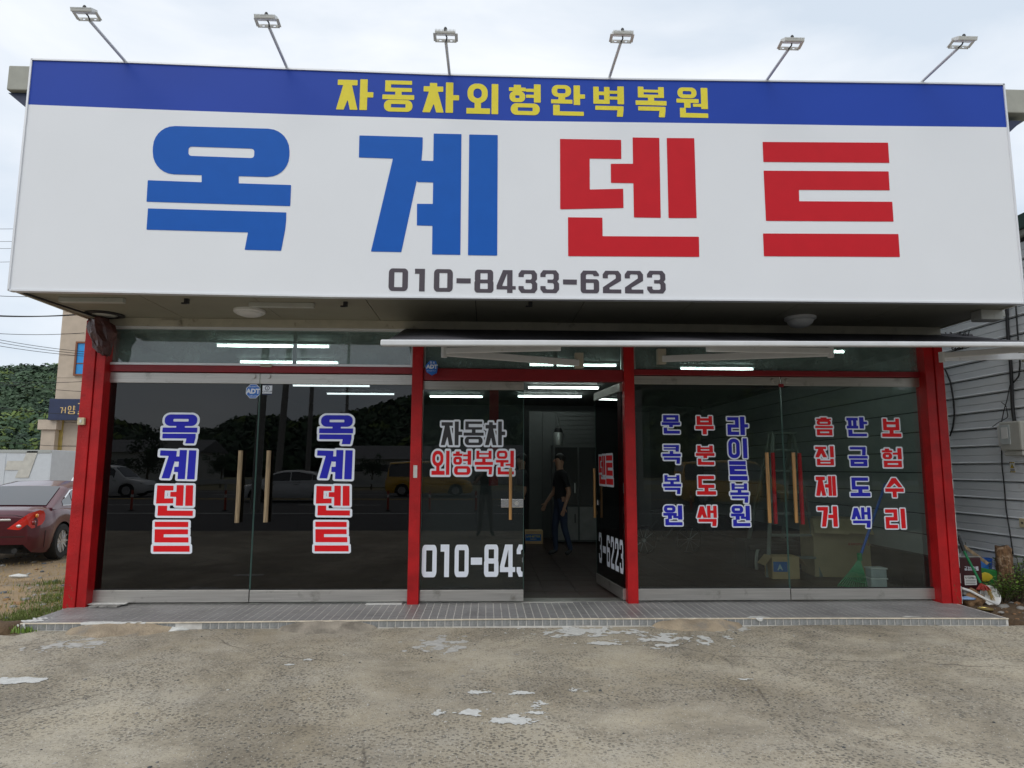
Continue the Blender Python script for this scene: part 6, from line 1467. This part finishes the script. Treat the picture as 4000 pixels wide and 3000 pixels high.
# ================================================================== LEFT BACKGROUND
bd = thing('beige_building', 'beige stone clad building with navy name board behind the left post', 'building', (-15, 20, 0))
BY = 20.0; bx0 = W(222, 1500, BY)[0]; bx1 = bx0+9; ztop = 11.0
MB().box(bx0+.02, bx1, BY+.02, BY+9, -.5, ztop).build('wall', M['dark_gap'], bd)
cell = []
rb = random.Random(3); hgt_ = W(230, 1300, BY)[2]-W(230, 1400, BY)[2]
rowh = .90; nrow = 12
wxa, wxb, wza, wzb = W(303, 1400, BY)[0], W(303, 1400, BY)[0]+1.6, W(320, 1462, BY)[2], W(320, 1342, BY)[2]
dxa = W(243, 1740, BY)[0]; dzt = W(250, 1640, BY)[2]
for j in range(nrow):
    for i in range(7):
        a, b = bx0+i*1.28, bx0+(i+1)*1.28-.012; z0, z1 = -.4+j*rowh*1.02, -.4+(j+1)*rowh*1.02-.012
        if z1 > ztop: continue
        if z1 < dzt+.3 and a > dxa-.3 and a < dxa+3: continue
        MB().box(a, b, BY-.02+rb.uniform(0, .006), BY+.019, z0, z1).build('cladding_panel', M['b_stone'], bd)
    MB().box(bx0-.018, bx0+.018, BY, BY+9, -.4+j*rowh*1.02, -.4+(j+1)*rowh*1.02-.012).build('cladding_panel', M['b_stone'], bd)
wn = MB().box(wxa, wxb, BY-.05, BY-.025, wza, wzb).build('window', M['win_blue'], bd)
fr = MB(); e = .07
for (a, b, c_, d_) in ((wxa-e, wxa, wza-e, wzb+e), (wxb, wxb+e, wza-e, wzb+e), (wxa, wxb, wza-e, wza), (wxa, wxb, wzb, wzb+e)): fr.box(a, b, BY-.10, BY-.021, c_, d_)
fr.box(wxa, wxb, BY-.07, BY-.051, wza+(wzb-wza)*.33, wza+(wzb-wza)*.36); fr.build('frame', M['brown_frame'], wn)
cu = MB().box(dxa, dxa+2.4, BY+.02, BY+.03, -.2, dzt).build('shop_window', M['curtain'], bd)
fr = MB(); 
for (a, b, c_, d_) in ((dxa-.14, dxa, -.2, dzt+.1), (dxa, dxa+2.4, dzt, dzt+.1), (dxa+2.4, dxa+2.5, -.2, dzt+.1)): fr.box(a, b, BY-.05, BY+.04, c_, d_)
fr.build('frame', M['brass'], cu)
pa = W(203, 1640, BY-.3); MB().box(bx0-.25, dxa-.14, BY-.3, BY+.015, -.4, W(205, 1680, BY)[2]).build('pillar', M['b_stone'], bd); MB().box(bx0-.35, dxa-.05, BY-.4, BY+.016, W(205, 1680, BY)[2]+.004, W(205, 1642, BY)[2]).build('ledge', M['b_stone'], bd)
for k, ln in enumerate((3, 5, 6, 4)): latin(['700', 'VIVES', 'VICHMNK', 'WOW'][k], dxa+.85, dzt-.95-k*.42, .36, BY+.016, M['navy'], bd, sx=.9)
sgn = thing('name_board', 'navy name board with gold Korean letters on the beige building', 'sign', (bx0, BY-.55, W(200, 1640, BY-.5)[2]))
s0, s1 = W(193, 1600, BY-.5), W(420, 1600, BY-.5); zt_, zb_ = W(200, 1558, BY-.5)[2], W(200, 1641, BY-.5)[2]
MB().box(s0[0], s1[0], BY-.55, BY-.40, zb_, zt_).build('board', M['navy'], sgn, bevel=.01)
for ch, a, b, y0, y1 in (('거', 234, 258, 1590, 1614), ('양', 264, 296, 1584, 1618), ('갤', 302, 340, 1572, 1622), ('러', 345, 375, 1575, 1620)): put_glyph(ch, pxbox((a, y0, b, y1), BY-.56), BY-.56, M['gold'], sgn, res=40, off=-.02)
# handrail with lamps, red notice
hr = thing('stair_handrail', 'dark metal handrail of the steps in front of the beige building', 'handrail', (bx0, 17.5, 0)); HY = 17.5
for a, b in (((140, 1868), (200, 1786)), ((160, 1875), (203, 1822)), ((178, 1875), (205, 1845))): MB().obox(W(*a, HY), W(*b, HY), .06, .06).build('rail', M['navy'], hr)
for a, b in (((203, 1784), (420, 1786)), ((203, 1808), (420, 1810)), ((203, 1835), (420, 1836))): MB().obox(W(*a, HY), W(*b, HY), .03, .03).build('rail', M['navy'], hr)
for px in (203, 250, 300, 350): MB().box(W(px, 1800, HY)[0]-.035, W(px, 1800, HY)[0]+.035, HY-.03, HY+.03, -.3, W(px, 1784, HY)[2]).build('post', M['navy'], hr)
MB().box(W(174, 1840, HY)[0]-.03, W(174, 1840, HY)[0]+.03, HY-.03, HY+.03, -.3, W(174, 1826, HY)[2]).build('post', M['navy'], hr)
for px, lab in ((224, 'small square lamp on the handrail, left one'), (272, 'small square lamp on the handrail, right one')):
    c = W(px, 1784, HY); t = MB().box(c[0]-.10, c[0]+.10, HY-.08, HY+.08, c[2]+.02, c[2]+.08).build('rail_lamp', M['navy']); tag(t, lab, 'lamp', 'lamps on the handrail'); MB().box(c[0]-.09, c[0]+.09, HY-.07, HY+.07, c[2]+.081, c[2]+.20).build('shade', M['ivory'], t)
c0, c1 = W(204, 1843, HY-.1), W(221, 1822, HY-.1); nb_ = MB().box(c0[0], c1[0], HY-.12, HY-.10, c0[2], c1[2]).build('red_notice', M['print_red']); tag(nb_, 'small red notice plate hanging on the dark handrail', 'notice')
pd = MB().box(bx0-6, bx1, 17.6, BY+.01, -.4, -.1).build('steps', M['b_stone'], bd)
# white trailer
tr = thing('box_trailer', 'long white box trailer with pale printed shapes beyond the red car', 'trailer', (-18, 16, -.4)); TY = 15.5
a = W(201, 1757, TY); z1 = W(100, 1757, TY)[2]; z0 = .55
MB().box(a[0]-12, a[0], TY, TY+2.4, z0, z1).build('box_body', M['trailer'], tr, bevel=.02); MB().box(a[0]-12, a[0]+.01, TY-.02, TY+.0, z1-.10, z1).build('top_rail', M['alu'], tr)
MB().box(a[0]-12, a[0], TY+.1, TY+2.3, .35, z0-.004).build('chassis', M['black_pl'], tr)
for k in range(9): MB().box(a[0]-12+k*1.5, a[0]-12+k*1.5+.03, TY-.012, TY-.001, z0, z1-.11).build('panel_joint', M['trailer'], tr)
def tpoly(pts): MB().prism([tuple(W(x, y, TY)[0::2]) for x, y in pts], 'y', TY-.020, TY-.0135).build('print', M['trailer_logo'], tr)
tpoly([(30, 1800), (92, 1800), (108, 1762), (150, 1762), (112, 1866), (60, 1866), (74, 1836), (20, 1836)])
for k in (1.0, 2.2, 9.5): 
    w_ = MB().lathe([(.28, -.12), (.5, -.12), (.5, .12), (.28, .12)], (a[0]-k, TY+.3, .1), 24, M=Matrix.Rotation(PI/2, 4, 'X')).build('wheel', M['rubber'], tr, smooth=True)
# wires in the sky at the left
for k, (a_p, b_p, Y_, lab) in enumerate(((( -200, 1512), (150, 1508), 26, 'dark power lines crossing the sky left of the shop, upper group'), ((-200, 1352), (345, 1368), 14, 'dark power lines crossing the sky left of the shop, lower group'))):
    wm = MB(); grp = [(-200, 889, 300, 882), (-200, 939, 300, 930), (-200, 966, 300, 958), (-200, 1022, 300, 1006)] if k == 0 else [(-200, 1140, 330, 1150), (-200, 1222, 345, 1224), (-200, 1218, 345, 1226), (-200, 1285, 330, 1300), (-300, 1260, 340, 1375), (-300, 1272, 340, 1384), (-300, 1290, 340, 1392), (-300, 1440, 330, 1530), (-300, 1545, 330, 1620), (-300, 1470, 330, 1490), (-300, 1680, 330, 1745)]
    for q in grp: wm.tube(wire(W(q[0], q[1], Y_), W(q[2], q[3], Y_+2), .12), .022 if 1215 < q[1] < 1225 else .011, 4)
    tag(wm.build('power_lines', M['cable'], smooth='all'), lab, 'power lines')
# grass and weeds on the dirt
def grass(name, fn, n, hmin, hmax, m, seed, label):
    rs = random.Random(seed); V = []; 
    for i in range(n):
        x, y, z = fn(rs); h = rs.uniform(hmin, hmax); a = rs.uniform(0, 6.28); w_ = rs.uniform(.0025, .006); dx, dy = math.cos(a), math.sin(a); lx, ly_ = rs.uniform(-.6, .6)*h, rs.uniform(-.6, .6)*h
        V += [(x-dx*w_, y-dy*w_, z-.01), (x+dx*w_, y+dy*w_, z-.01), (x+lx*.5+dx*w_*.7, y+ly_*.5+dy*w_*.7, z+h*.6), (x+lx*.5-dx*w_*.7, y+ly_*.5-dy*w_*.7, z+h*.6)]
        V += [V[-1], V[-2], (x+lx+.001, y+ly_, z+h), (x+lx-.001, y+ly_, z+h)]
    V = np.array(V); o = raw(name, V, np.arange(len(V)).reshape(-1, 4), m); tag(o, label, 'grass', kind='stuff')
cl = [G(px, py, -.2)[:2] for px, py in ((225, 2330), (200, 2360), (170, 2400), (120, 2430), (60, 2455), (235, 2290), (150, 2440), (20, 2470), (215, 2260))]
def gf(r):
    c_ = r.choice(cl); x = c_[0]+r.gauss(0, .17); y = c_[1]+r.gauss(0, .22); x = min(x, -4.68); return x, y, dz(x, y)
grass('grass_patch', gf, 4600, .015, .055, M['grass'], 4, 'patchy green grass on the dirt beside the left end of step')
def gf2(r):
    c_ = G(95, 2468, ZG); x = c_[0]+r.gauss(0, .06); y = c_[1]+.03+r.gauss(0, .03); return x, y, ZG
grass('grass_tuft', gf2, 160, .02, .06, M['leaf_y'], 6, 'small green tuft growing at the left front corner of step')
def gf3(r):
    x = -5-4*r.random(); y = .3+5*r.random(); return x, y, dz(x, y)
grass('dry_grass', gf3, 1500, .02, .06, M['straw'], 9, 'thin dry straw scattered over the dirt lot')
c = G(72, 2263, -.25); lt = MB().blob((c[0], c[1], -.20), .13, 2, .3, (1.3, .35, .22)); tag(lt.build('white_litter', M['paint_w'], smooth='all'), 'crumpled white litter lying on the dirt below the red car', 'litter')
c = G(20, 2470, -.1); rkk = MB().blob((c[0]-.1, c[1]+.1, -.12), .28, 3, .22, (1.3, .8, .4), seed=3); tag(rkk.build('mound', M['soil'], smooth='all'), 'dark earth mound at the left end of tiled step', 'mound')

# ================================================================== RIGHT BACKGROUND
XN = 6.60
nbw = thing('siding_building', 'pale grey steel clad building standing right of the shop', 'building', (XN, 3, 0))
MB().box(XN+.035, XN+8, -1.05, 12, -.3, 4.42).build('wall', M['dark_gap'], nbw)
pit = .228; nb_ = int(4.5/pit)
prof = [(.035, .002), (-.006, .004), (-.013, .012), (-.013, .018), (-.003, .028), (-.002, .100), (.008, .106), (.008, .112), (-.002, .118), (0, .205), (.028, .222)]
v = []; 
for y in (-1.05, 12): v += [(x, y, z) for x, z in prof]+[(.033, y, .222), (.034, y, .003)]
n = len(prof)+2; f = [(i, (i+1) % n, n+(i+1) % n, n+i) for i in range(n)]+[tuple(range(n)), tuple(range(n, 2*n))]
sp = MB().add(v, f).build('siding_board', M['siding'])
for k in range(nb_):
    o = sp if k == 0 else sp.copy()
    if k: C.objects.link(o)
    o.location = (XN, 0, -.02+k*pit); adopt(o, nbw)
for k in range(nb_): MB().box(XN+.02, XN+8, -1.085, -1.052, k*pit-.015, k*pit+pit-.025).build('siding_board', M['siding'], nbw)
MB().box(XN-.10, XN+8, -1.15, 12.1, 4.43, 4.60).build('roof_edge', mat('dark_green_flashing', (.03, .07, .06), .5), nbw); MB().box(XN-.05, XN+.03, -1.1, 12, 4.36, 4.425).build('gutter', M['grey_pl'], nbw)
def onN(px, py, off=0): return SX(px, py, XN-off)
# meter box
a = onN(3903, 1650, .12); b = onN(3903, 1775, .12); mz0, mz1 = b[2], a[2]; my = a[1]
mt_ = thing('meter_box', 'grey electricity meter box with clear window on the steel siding', 'meter box', (XN, my-.2, mz0))
h = MB().box(XN-.15, XN-.004, my-.36, my-.02, mz0+.04, mz1).build('case', M['grey_pl'], mt_, bevel=.02)
MB().box(XN-.16, XN-.151, my-.20, my-.04, mz0+.12, mz1-.04).build('window', M['tub_clear'], h, bevel=.003); MB().box(XN-.164, XN-.1605, my-.17, my-.07, mz0+.19, mz1-.07).build('meter_label', M['white_pl'], h)
MB().box(XN-.13, XN-.004, my-.34, my-.05, mz0-.02, mz0+.038).build('base', M['grey_pl'], mt_, bevel=.01)
MB().box(XN-.12, XN-.02, my-.021, my+.05, mz0+.10, mz1-.03).build('side_flange', M['white_pl'], mt_, bevel=.01)
# warning label
a, b = onN(3943, 1805, .012), onN(3967, 1845, .012)
wsn = thing('warning_label', 'small yellow and black warning label on the siding below meter box', 'warning label', (XN, a[1], b[2]))
yA, yB = a[1], b[1]; MB().box(XN-.014, XN-.010, yB, yA, b[2], a[2]).build('plate', M['white_pl'], wsn)
hN = a[2]-b[2]
for z_ in (b[2], a[2]-hN*.10):
    for k in range(6): MB().box(XN-.0160, XN-.0142, yA-(yA-yB)*(k+1)/6, yA-(yA-yB)*k/6, z_, z_+hN*.10).build('stripe', M['yellow_warn' if k % 2 else 'black_pl'], wsn)
ym = (yA+yB)/2; ww = (yA-yB)*.36
MB().prism([(ym-ww, b[2]+hN*.40), (ym+ww, b[2]+hN*.40), (ym, b[2]+hN*.84)], 'x', XN-.0175, XN-.0145).build('triangle', M['black_pl'], wsn); MB().prism([(ym-ww*.8, b[2]+hN*.43), (ym+ww*.8, b[2]+hN*.43), (ym, b[2]+hN*.78)], 'x', XN-.0195, XN-.0178).build('triangle', M['yellow_warn'], wsn)
MB().prism([(ym-ww*.1, b[2]+hN*.62), (ym+ww*.25, b[2]+hN*.70), (ym+ww*.02, b[2]+hN*.58), (ym+ww*.2, b[2]+hN*.57), (ym-ww*.15, b[2]+hN*.46), (ym, b[2]+hN*.56), (ym-ww*.2, b[2]+hN*.57)], 'x', XN-.0212, XN-.0198).build('bolt', M['black_pl'], wsn)
MB().box(XN-.0160, XN-.0142, yB+(yA-yB)*.1, yA-(yA-yB)*.1, b[2]+hN*.17, b[2]+hN*.28).build('caption', M['black_pl'], wsn)
a = onN(3990, 2042, .02); t = MB().box(XN-.035, XN-.005, a[1]-.10, a[1]+.02, a[2]-.055, a[2]+.055).build('socket_plate', M['ivory'], bevel=.005); tag(t, 'ivory socket plate low on the steel siding', 'socket'); MB().cyl((XN-.038, a[1]-.03, a[2]), (XN-.034, a[1]-.03, a[2]), .014).build('hole', M['black_pl'], t)
def cab(pts, r, off, lab, n=6):
    P3 = [onN(x, y, off) for x, y in pts]; Q3 = []
    for i in range(len(P3)-1):
        for k in range(5): Q3.append(tuple(Vector(P3[i]).lerp(Vector(P3[i+1]), k/5)))
    Q3.append(P3[-1]); Q3 = [tuple((Vector(Q3[max(0, i-1)])+Vector(Q3[i])*2+Vector(Q3[min(len(Q3)-1, i+1)]))/4) for i in range(len(Q3))]
    tag(MB().tube(Q3, r, n).build('wall_cable', M['cable'], smooth='all'), lab, 'cable', 'cables on the steel siding')
cab([(3932, 1190), (3936, 1290), (3948, 1420), (3952, 1500), (3955, 1590), (3963, 1650)], .022, .03, 'thick black cable running down the siding into meter box')
cab([(3968, 1190), (3975, 1300), (3985, 1420), (3980, 1470), (3958, 1495)], .010, .03, 'thinner black cable curving in to join the thick wall cable')
cab([(3690, 1440), (3712, 1490), (3724, 1560), (3728, 1620), (3722, 1670), (3710, 1705)], .012, .02, 'black cable bowing down beside the right red post')
cab([(3912, 1745), (3914, 1820), (3922, 1890), (3930, 1990), (3945, 2080), (3958, 2170)], .008, .02, 'thin dark cable hanging from the meter box to ground')
cab([(3946, 1500), (3932, 1570), (3922, 1600), (3912, 1650)], .006, .05, 'thin wire looping left above the meter box')
cab([(3910, 1570), (3930, 1585), (3938, 1630), (3900, 1650), (3875, 1668)], .005, .05, 'curled loose wire end left of the meter box')
# ---- junk heap beside the right post
def mk(o, lab, cat, **k): return tag(o, lab, cat, **k)
YC = .12
x0_, x1_ = W(3752, 2230, YC)[0], W(3836, 2230, YC)[0]; z1_ = W(3790, 2178, YC)[2]; z0_ = z1_-.36
pc = thing('paint_can', 'square maroon paint can with white label beside the right red post', 'paint can', (x0_, YC, z0_))
cn = MB().box(x0_, x1_, YC, YC+.24, z0_, z1_).build('can_body', M['can_maroon'], pc, bevel=.012); MB().box(x0_+.004, x1_-.004, YC+.004, YC+.236, z1_+.001, z1_+.012).build('can_top', M['tin'], pc, bevel=.004)
MB().cyl((x0_+.08, YC+.12, z1_+.012), (x0_+.08, YC+.12, z1_+.035), .03).build('cap', M['tin'], pc)
for k, ch in enumerate('금강페인트'): a0 = 3767+k*11.3; put_glyph(ch, pxbox((a0, 2213, a0+9.6, 2228), YC), YC, M['v_white'], cn, res=36, dy=.003)
lb = pxbox((3767, 2248, 3814, 2285), YC); MB().box(lb[0], lb[2], YC-.0042, YC-.003, lb[1], lb[3]).build('can_label', M['white_pl'], cn)
for k, ch in enumerate('속건조합백색'): a0 = 3769+k*5.4+(k > 1)*1.2; put_glyph(ch, pxbox((a0, 2252, a0+4.7, 2261), YC), YC-.0042, M['black_pl'], cn, res=28, dy=.001)
latin('BASE', pxbox((3806, 2252, 3810, 2261), YC)[0], pxbox((3806, 2252, 3810, 2261), YC)[1], .026, YC-.0055, M['black_pl'], cn)
for yy in (2266, 2272, 2278): q = pxbox((3771, yy, 3810, yy+1.6), YC); MB().box(q[0], q[2], YC-.0048, YC-.0043, q[1], q[3]).build('can_label_line', M['black_pl'], cn)
br = thing('broom', 'broom with green handle and red head propped against paint can', 'broom', W(3840, 2290, -.02))
MB().cyl(W(3742, 2090, .10), W(3765, 2152, .06), .020, n=10).build('grip', M['black_pl'], br, smooth=True); MB().cyl(W(3765, 2152, .06), W(3830, 2277, -.03), .014, n=10).build('handle', M['rake_green'], br, smooth=True)
hb = Vector(W(3832, 2280, -.03)); e0, e1 = Vector(W(3812, 2300, -.05)), Vector(W(3868, 2306, -.05)); bm_ = MB()
for k in range(26):
    t_ = k/25; e = e0.lerp(e1, t_)+Vector((0, random.uniform(-.03, .03), random.uniform(-.012, .005))); bm_.tube([hb+Vector((0, random.uniform(-.01, .01), 0)), hb.lerp(e, .6)+Vector((.008, 0, .012)), e], .008, 5)
bm_.build('broom_head', M['broom_red'], br); bm_ = MB()
for k in range(30):
    a = Vector(W(3862, 2304, -.05)); bm_.tube([a+Vector((random.uniform(-.03, .01), random.uniform(-.03, .03), 0)), a+Vector((random.uniform(.01, .06), random.uniform(-.03, .03), random.uniform(-.12, -.05)))], .0025, 4)
bm_.build('bristles', M['straw'], br)
tag(MB().obox(W(3763, 2132, .30), W(3860, 2203, .15), .035, .035).build('wooden_stick', M['wood_old'], bevel=.005), 'brown wooden stick leaning behind the paint can', 'stick')
tag(MB().tube([W(3757, 2298, -.1), W(3790, 2308, -.1), W(3850, 2340, -.15), W(3896, 2362, -.2)], .014, 10).build('white_pipe', M['white_pl'], smooth='all'), 'bent white plastic pipe lying over the brown rock', 'pipe')
c = G(3828, 2375, -.05); tag(MB().blob((c[0], c[1]+.12, .03), .14, 3, .18, (.95, .75, .70), seed=6).build('brown_rock', M['rock'], smooth='all'), 'large rough brown rock beside the right end of step', 'rock')
c = G(3850, 2380, -.03); ld_ = MB().lathe([(.075, 0), (.078, .008), (.07, .010), (.066, .004), (0, .004)], (c[0], c[1], -.028), 28); tag(ld_.build('tin_lid', M['brass'], smooth=True), 'round brass coloured tin lid on the soil below the rock', 'lid')
c = W(3856, 2330, .0); tag(MB().lathe([(.02, 0), (.09, .03), (.115, .06), (.118, .06), (.09, .02), (0, .012)], (c[0], c[1], c[2]), 28, M=Matrix.Rotation(math.radians(70), 4, 'X')).build('white_bowl', M['white_pl'], smooth='all'), 'white bowl tipped on its side behind the brown rock', 'bowl')
c = W(3775, 2337, -.1); tag(MB().blob((c[0], c[1], c[2]), .085, 2, .15, (1.2, .7, .25)).build('plastic_plate', mat('pale_blue_lid', (.22, .34, .55), .4), smooth='all'), 'pale blue plastic plate lying by the red post foot', 'plate')
c = W(3785, 2315, .05); tag(MB().obox((c[0]-.17, c[1]-.02, c[2]+.03), (c[0]+.12, c[1]+.04, c[2]-.03), .22, .07).build('grey_slab', M['stone'], bevel=.012), 'grey stone slab lying between red post and rock', 'slab')
def tubm(px0, px1, py0, py1, Y_, lab):
    a, b = W(px0, py0, Y_), W(px1, py1, Y_); wd = (b[0]-a[0]); cx = (a[0]+b[0])/2; z0, z1 = b[2]-.10, a[2]
    t = MB().lathe([(wd*.40, z0), (wd*.5, z1-.02), (wd*.54, z1-.02), (wd*.54, z1), (wd*.47, z1), (wd*.38, z0+.02), (0, z0+.02)], (cx, Y_+.2, 0), 28).build('blue_tub', M['rake_blue'], smooth=True); tag(t, lab, 'tub', 'blue plastic tubs')
tubm(3862, 3918, 2188, 2240, .75, 'blue plastic tub left of the tree stump'); tubm(3955, 4030, 2205, 2245, .65, 'blue plastic tub behind the leafy shrub right of stump')
c = W(3828, 2212, .42); tag(MB().blob((c[0], c[1], c[2]), .11, 3, .25, (.9, .6, 1.1), seed=2).build('blue_bag', M['bag_blue'], smooth='all'), 'crumpled blue plastic bag behind the paint can', 'bag')
c = W(3848, 2262, .35); gb = MB().obox((c[0]-.13, c[1], c[2]+.02), (c[0]+.16, c[1]+.04, c[2]-.03), .06, .26).build('green_sack', M['bag_green'], bevel=.02); tag(gb, 'green sack with yellow print behind the broom head', 'sack'); MB().blob((c[0]-.02, c[1]-.032, c[2]+.03), .075, 2, .05, (1.3, .12, .7)).build('print', M['bag_yellow'], gb)
# tree stump
sx0, sx1 = W(3914, 2200, .28)[0], W(3966, 2200, .28)[0]; zc0, zc1 = -.04, W(3940, 2137, .28)[2]; cx = (sx0+sx1)/2; rr_ = (sx1-sx0)/2
v = []; nn = 26; nl = 16; rs = random.Random(9)
for j in range(nl+1):
    t_ = j/nl
    for k in range(nn):
        a = 2*PI*k/nn; r_ = rr_*(1.15-.2*t_+.25*max(0, .2-t_))*(1+.10*math.sin(a*5+j*.3)+.06*math.sin(a*11+j)+rs.uniform(-.03, .03)); zz = zc0+(zc1-zc0)*t_+(.02*math.sin(a*3)+rs.uniform(-.015, .015) if j == nl else 0); v.append((cx-.02*t_+r_*math.cos(a), .33+r_*math.sin(a), zz))
f = [(j*nn+k, j*nn+(k+1) % nn, (j+1)*nn+(k+1) % nn, (j+1)*nn+k) for j in range(nl) for k in range(nn)]+[tuple(range(nl*nn, (nl+1)*nn))]
stp = MB().add(v, f).build('tree_stump', M['bark'], smooth='all'); tag(stp, 'rough brown tree stump among shrubs before the steel siding', 'stump')
# shrubs: stems with pointed leaves
def shrub(px, py, Y_, n, spread, ht, seed, lab, lsize=.05, mats=('leaf', 'leaf_y')):
    rs = random.Random(seed); g = W(px, py, Y_); x, y, z = g; z = dz(x, y)
    t = thing('shrub', lab, 'shrub', (x, y, z), group='shrubs in the gap beside the shop'); st_ = MB(); V = []; mi = []
    for i in range(n):
        a = rs.uniform(0, 6.28); rr0 = spread*rs.random()**.6; h = ht*rs.uniform(.55, 1.05)*(1-.35*rr0/spread); tip = Vector((x+rr0*math.cos(a), y+rr0*math.sin(a)*.7, z+h)); b = Vector((x+rr0*.4*math.cos(a), y+rr0*.3*math.sin(a), z)); mid = b.lerp(tip, .5)+Vector((rs.uniform(-.02, .02), 0, .02)); pts = [b, mid, tip]; st_.tube(pts, .003, 4)
        nl_ = rs.randint(9, 15)
        for k in range(nl_):
            u = .25+.75*k/(nl_-1); p = (b.lerp(mid, u*2) if u < .5 else mid.lerp(tip, u*2-1)); la = k*2.4+rs.uniform(-.4, .4); L_ = lsize*rs.uniform(.7, 1.2); d = Vector((math.cos(la), math.sin(la), rs.uniform(-.1, .7))).normalized(); s_ = d.cross(Vector((0, 0, 1))).normalized()*L_*.24; up = Vector((0, 0, 1))*L_*.08
            V += [tuple(p), tuple(p+d*L_*.45+s_+up), tuple(p+d*L_), tuple(p+d*L_*.45-s_+up)]; mi.append(1 if rs.random() < .35+.3*u else 0)
    st_.build('stems', M['trunk'], t); V = np.array(V); raw('leaves', V, np.arange(len(V)).reshape(-1, 4), [M[m] for m in mats], mi, parent=t)['kind'] = 'stuff'
shrub(3905, 2330, .02, 30, .20, .34, 3, 'low leafy shrub in front of the tree stump'); shrub(3975, 2320, .05, 46, .26, .44, 5, 'taller bright leafy shrub right of the tree stump'); shrub(3885, 2260, .45, 16, .16, .46, 7, 'thin leafy sprig left of the tree stump'); shrub(3998, 2260, .42, 26, .2, .56, 8, 'leafy shrub at the right edge behind the stump')
shrub(3765, 2230, .75, 10, .12, .65, 11, 'thin weed growing behind the paint can', .04)
for k, (px, py, s_) in enumerate(((3921, 2378, .05), (3990, 2385, .05), (3912, 2400, .025), (3950, 2362, .03))):
    c = G(px, py, -.05); tag(MB().blob((c[0], c[1], -.03), s_, 2, .2, (1.2, .9, .6), seed=k+40).build('stone', M['stone'], smooth='all'), ['grey stone on soil below the leafy shrub', 'pale stone at the right edge of the soil', 'tiny pale stone near the end of tiled step', 'small stone below the tree stump shrub'][k], 'stone', 'stones on the soil')
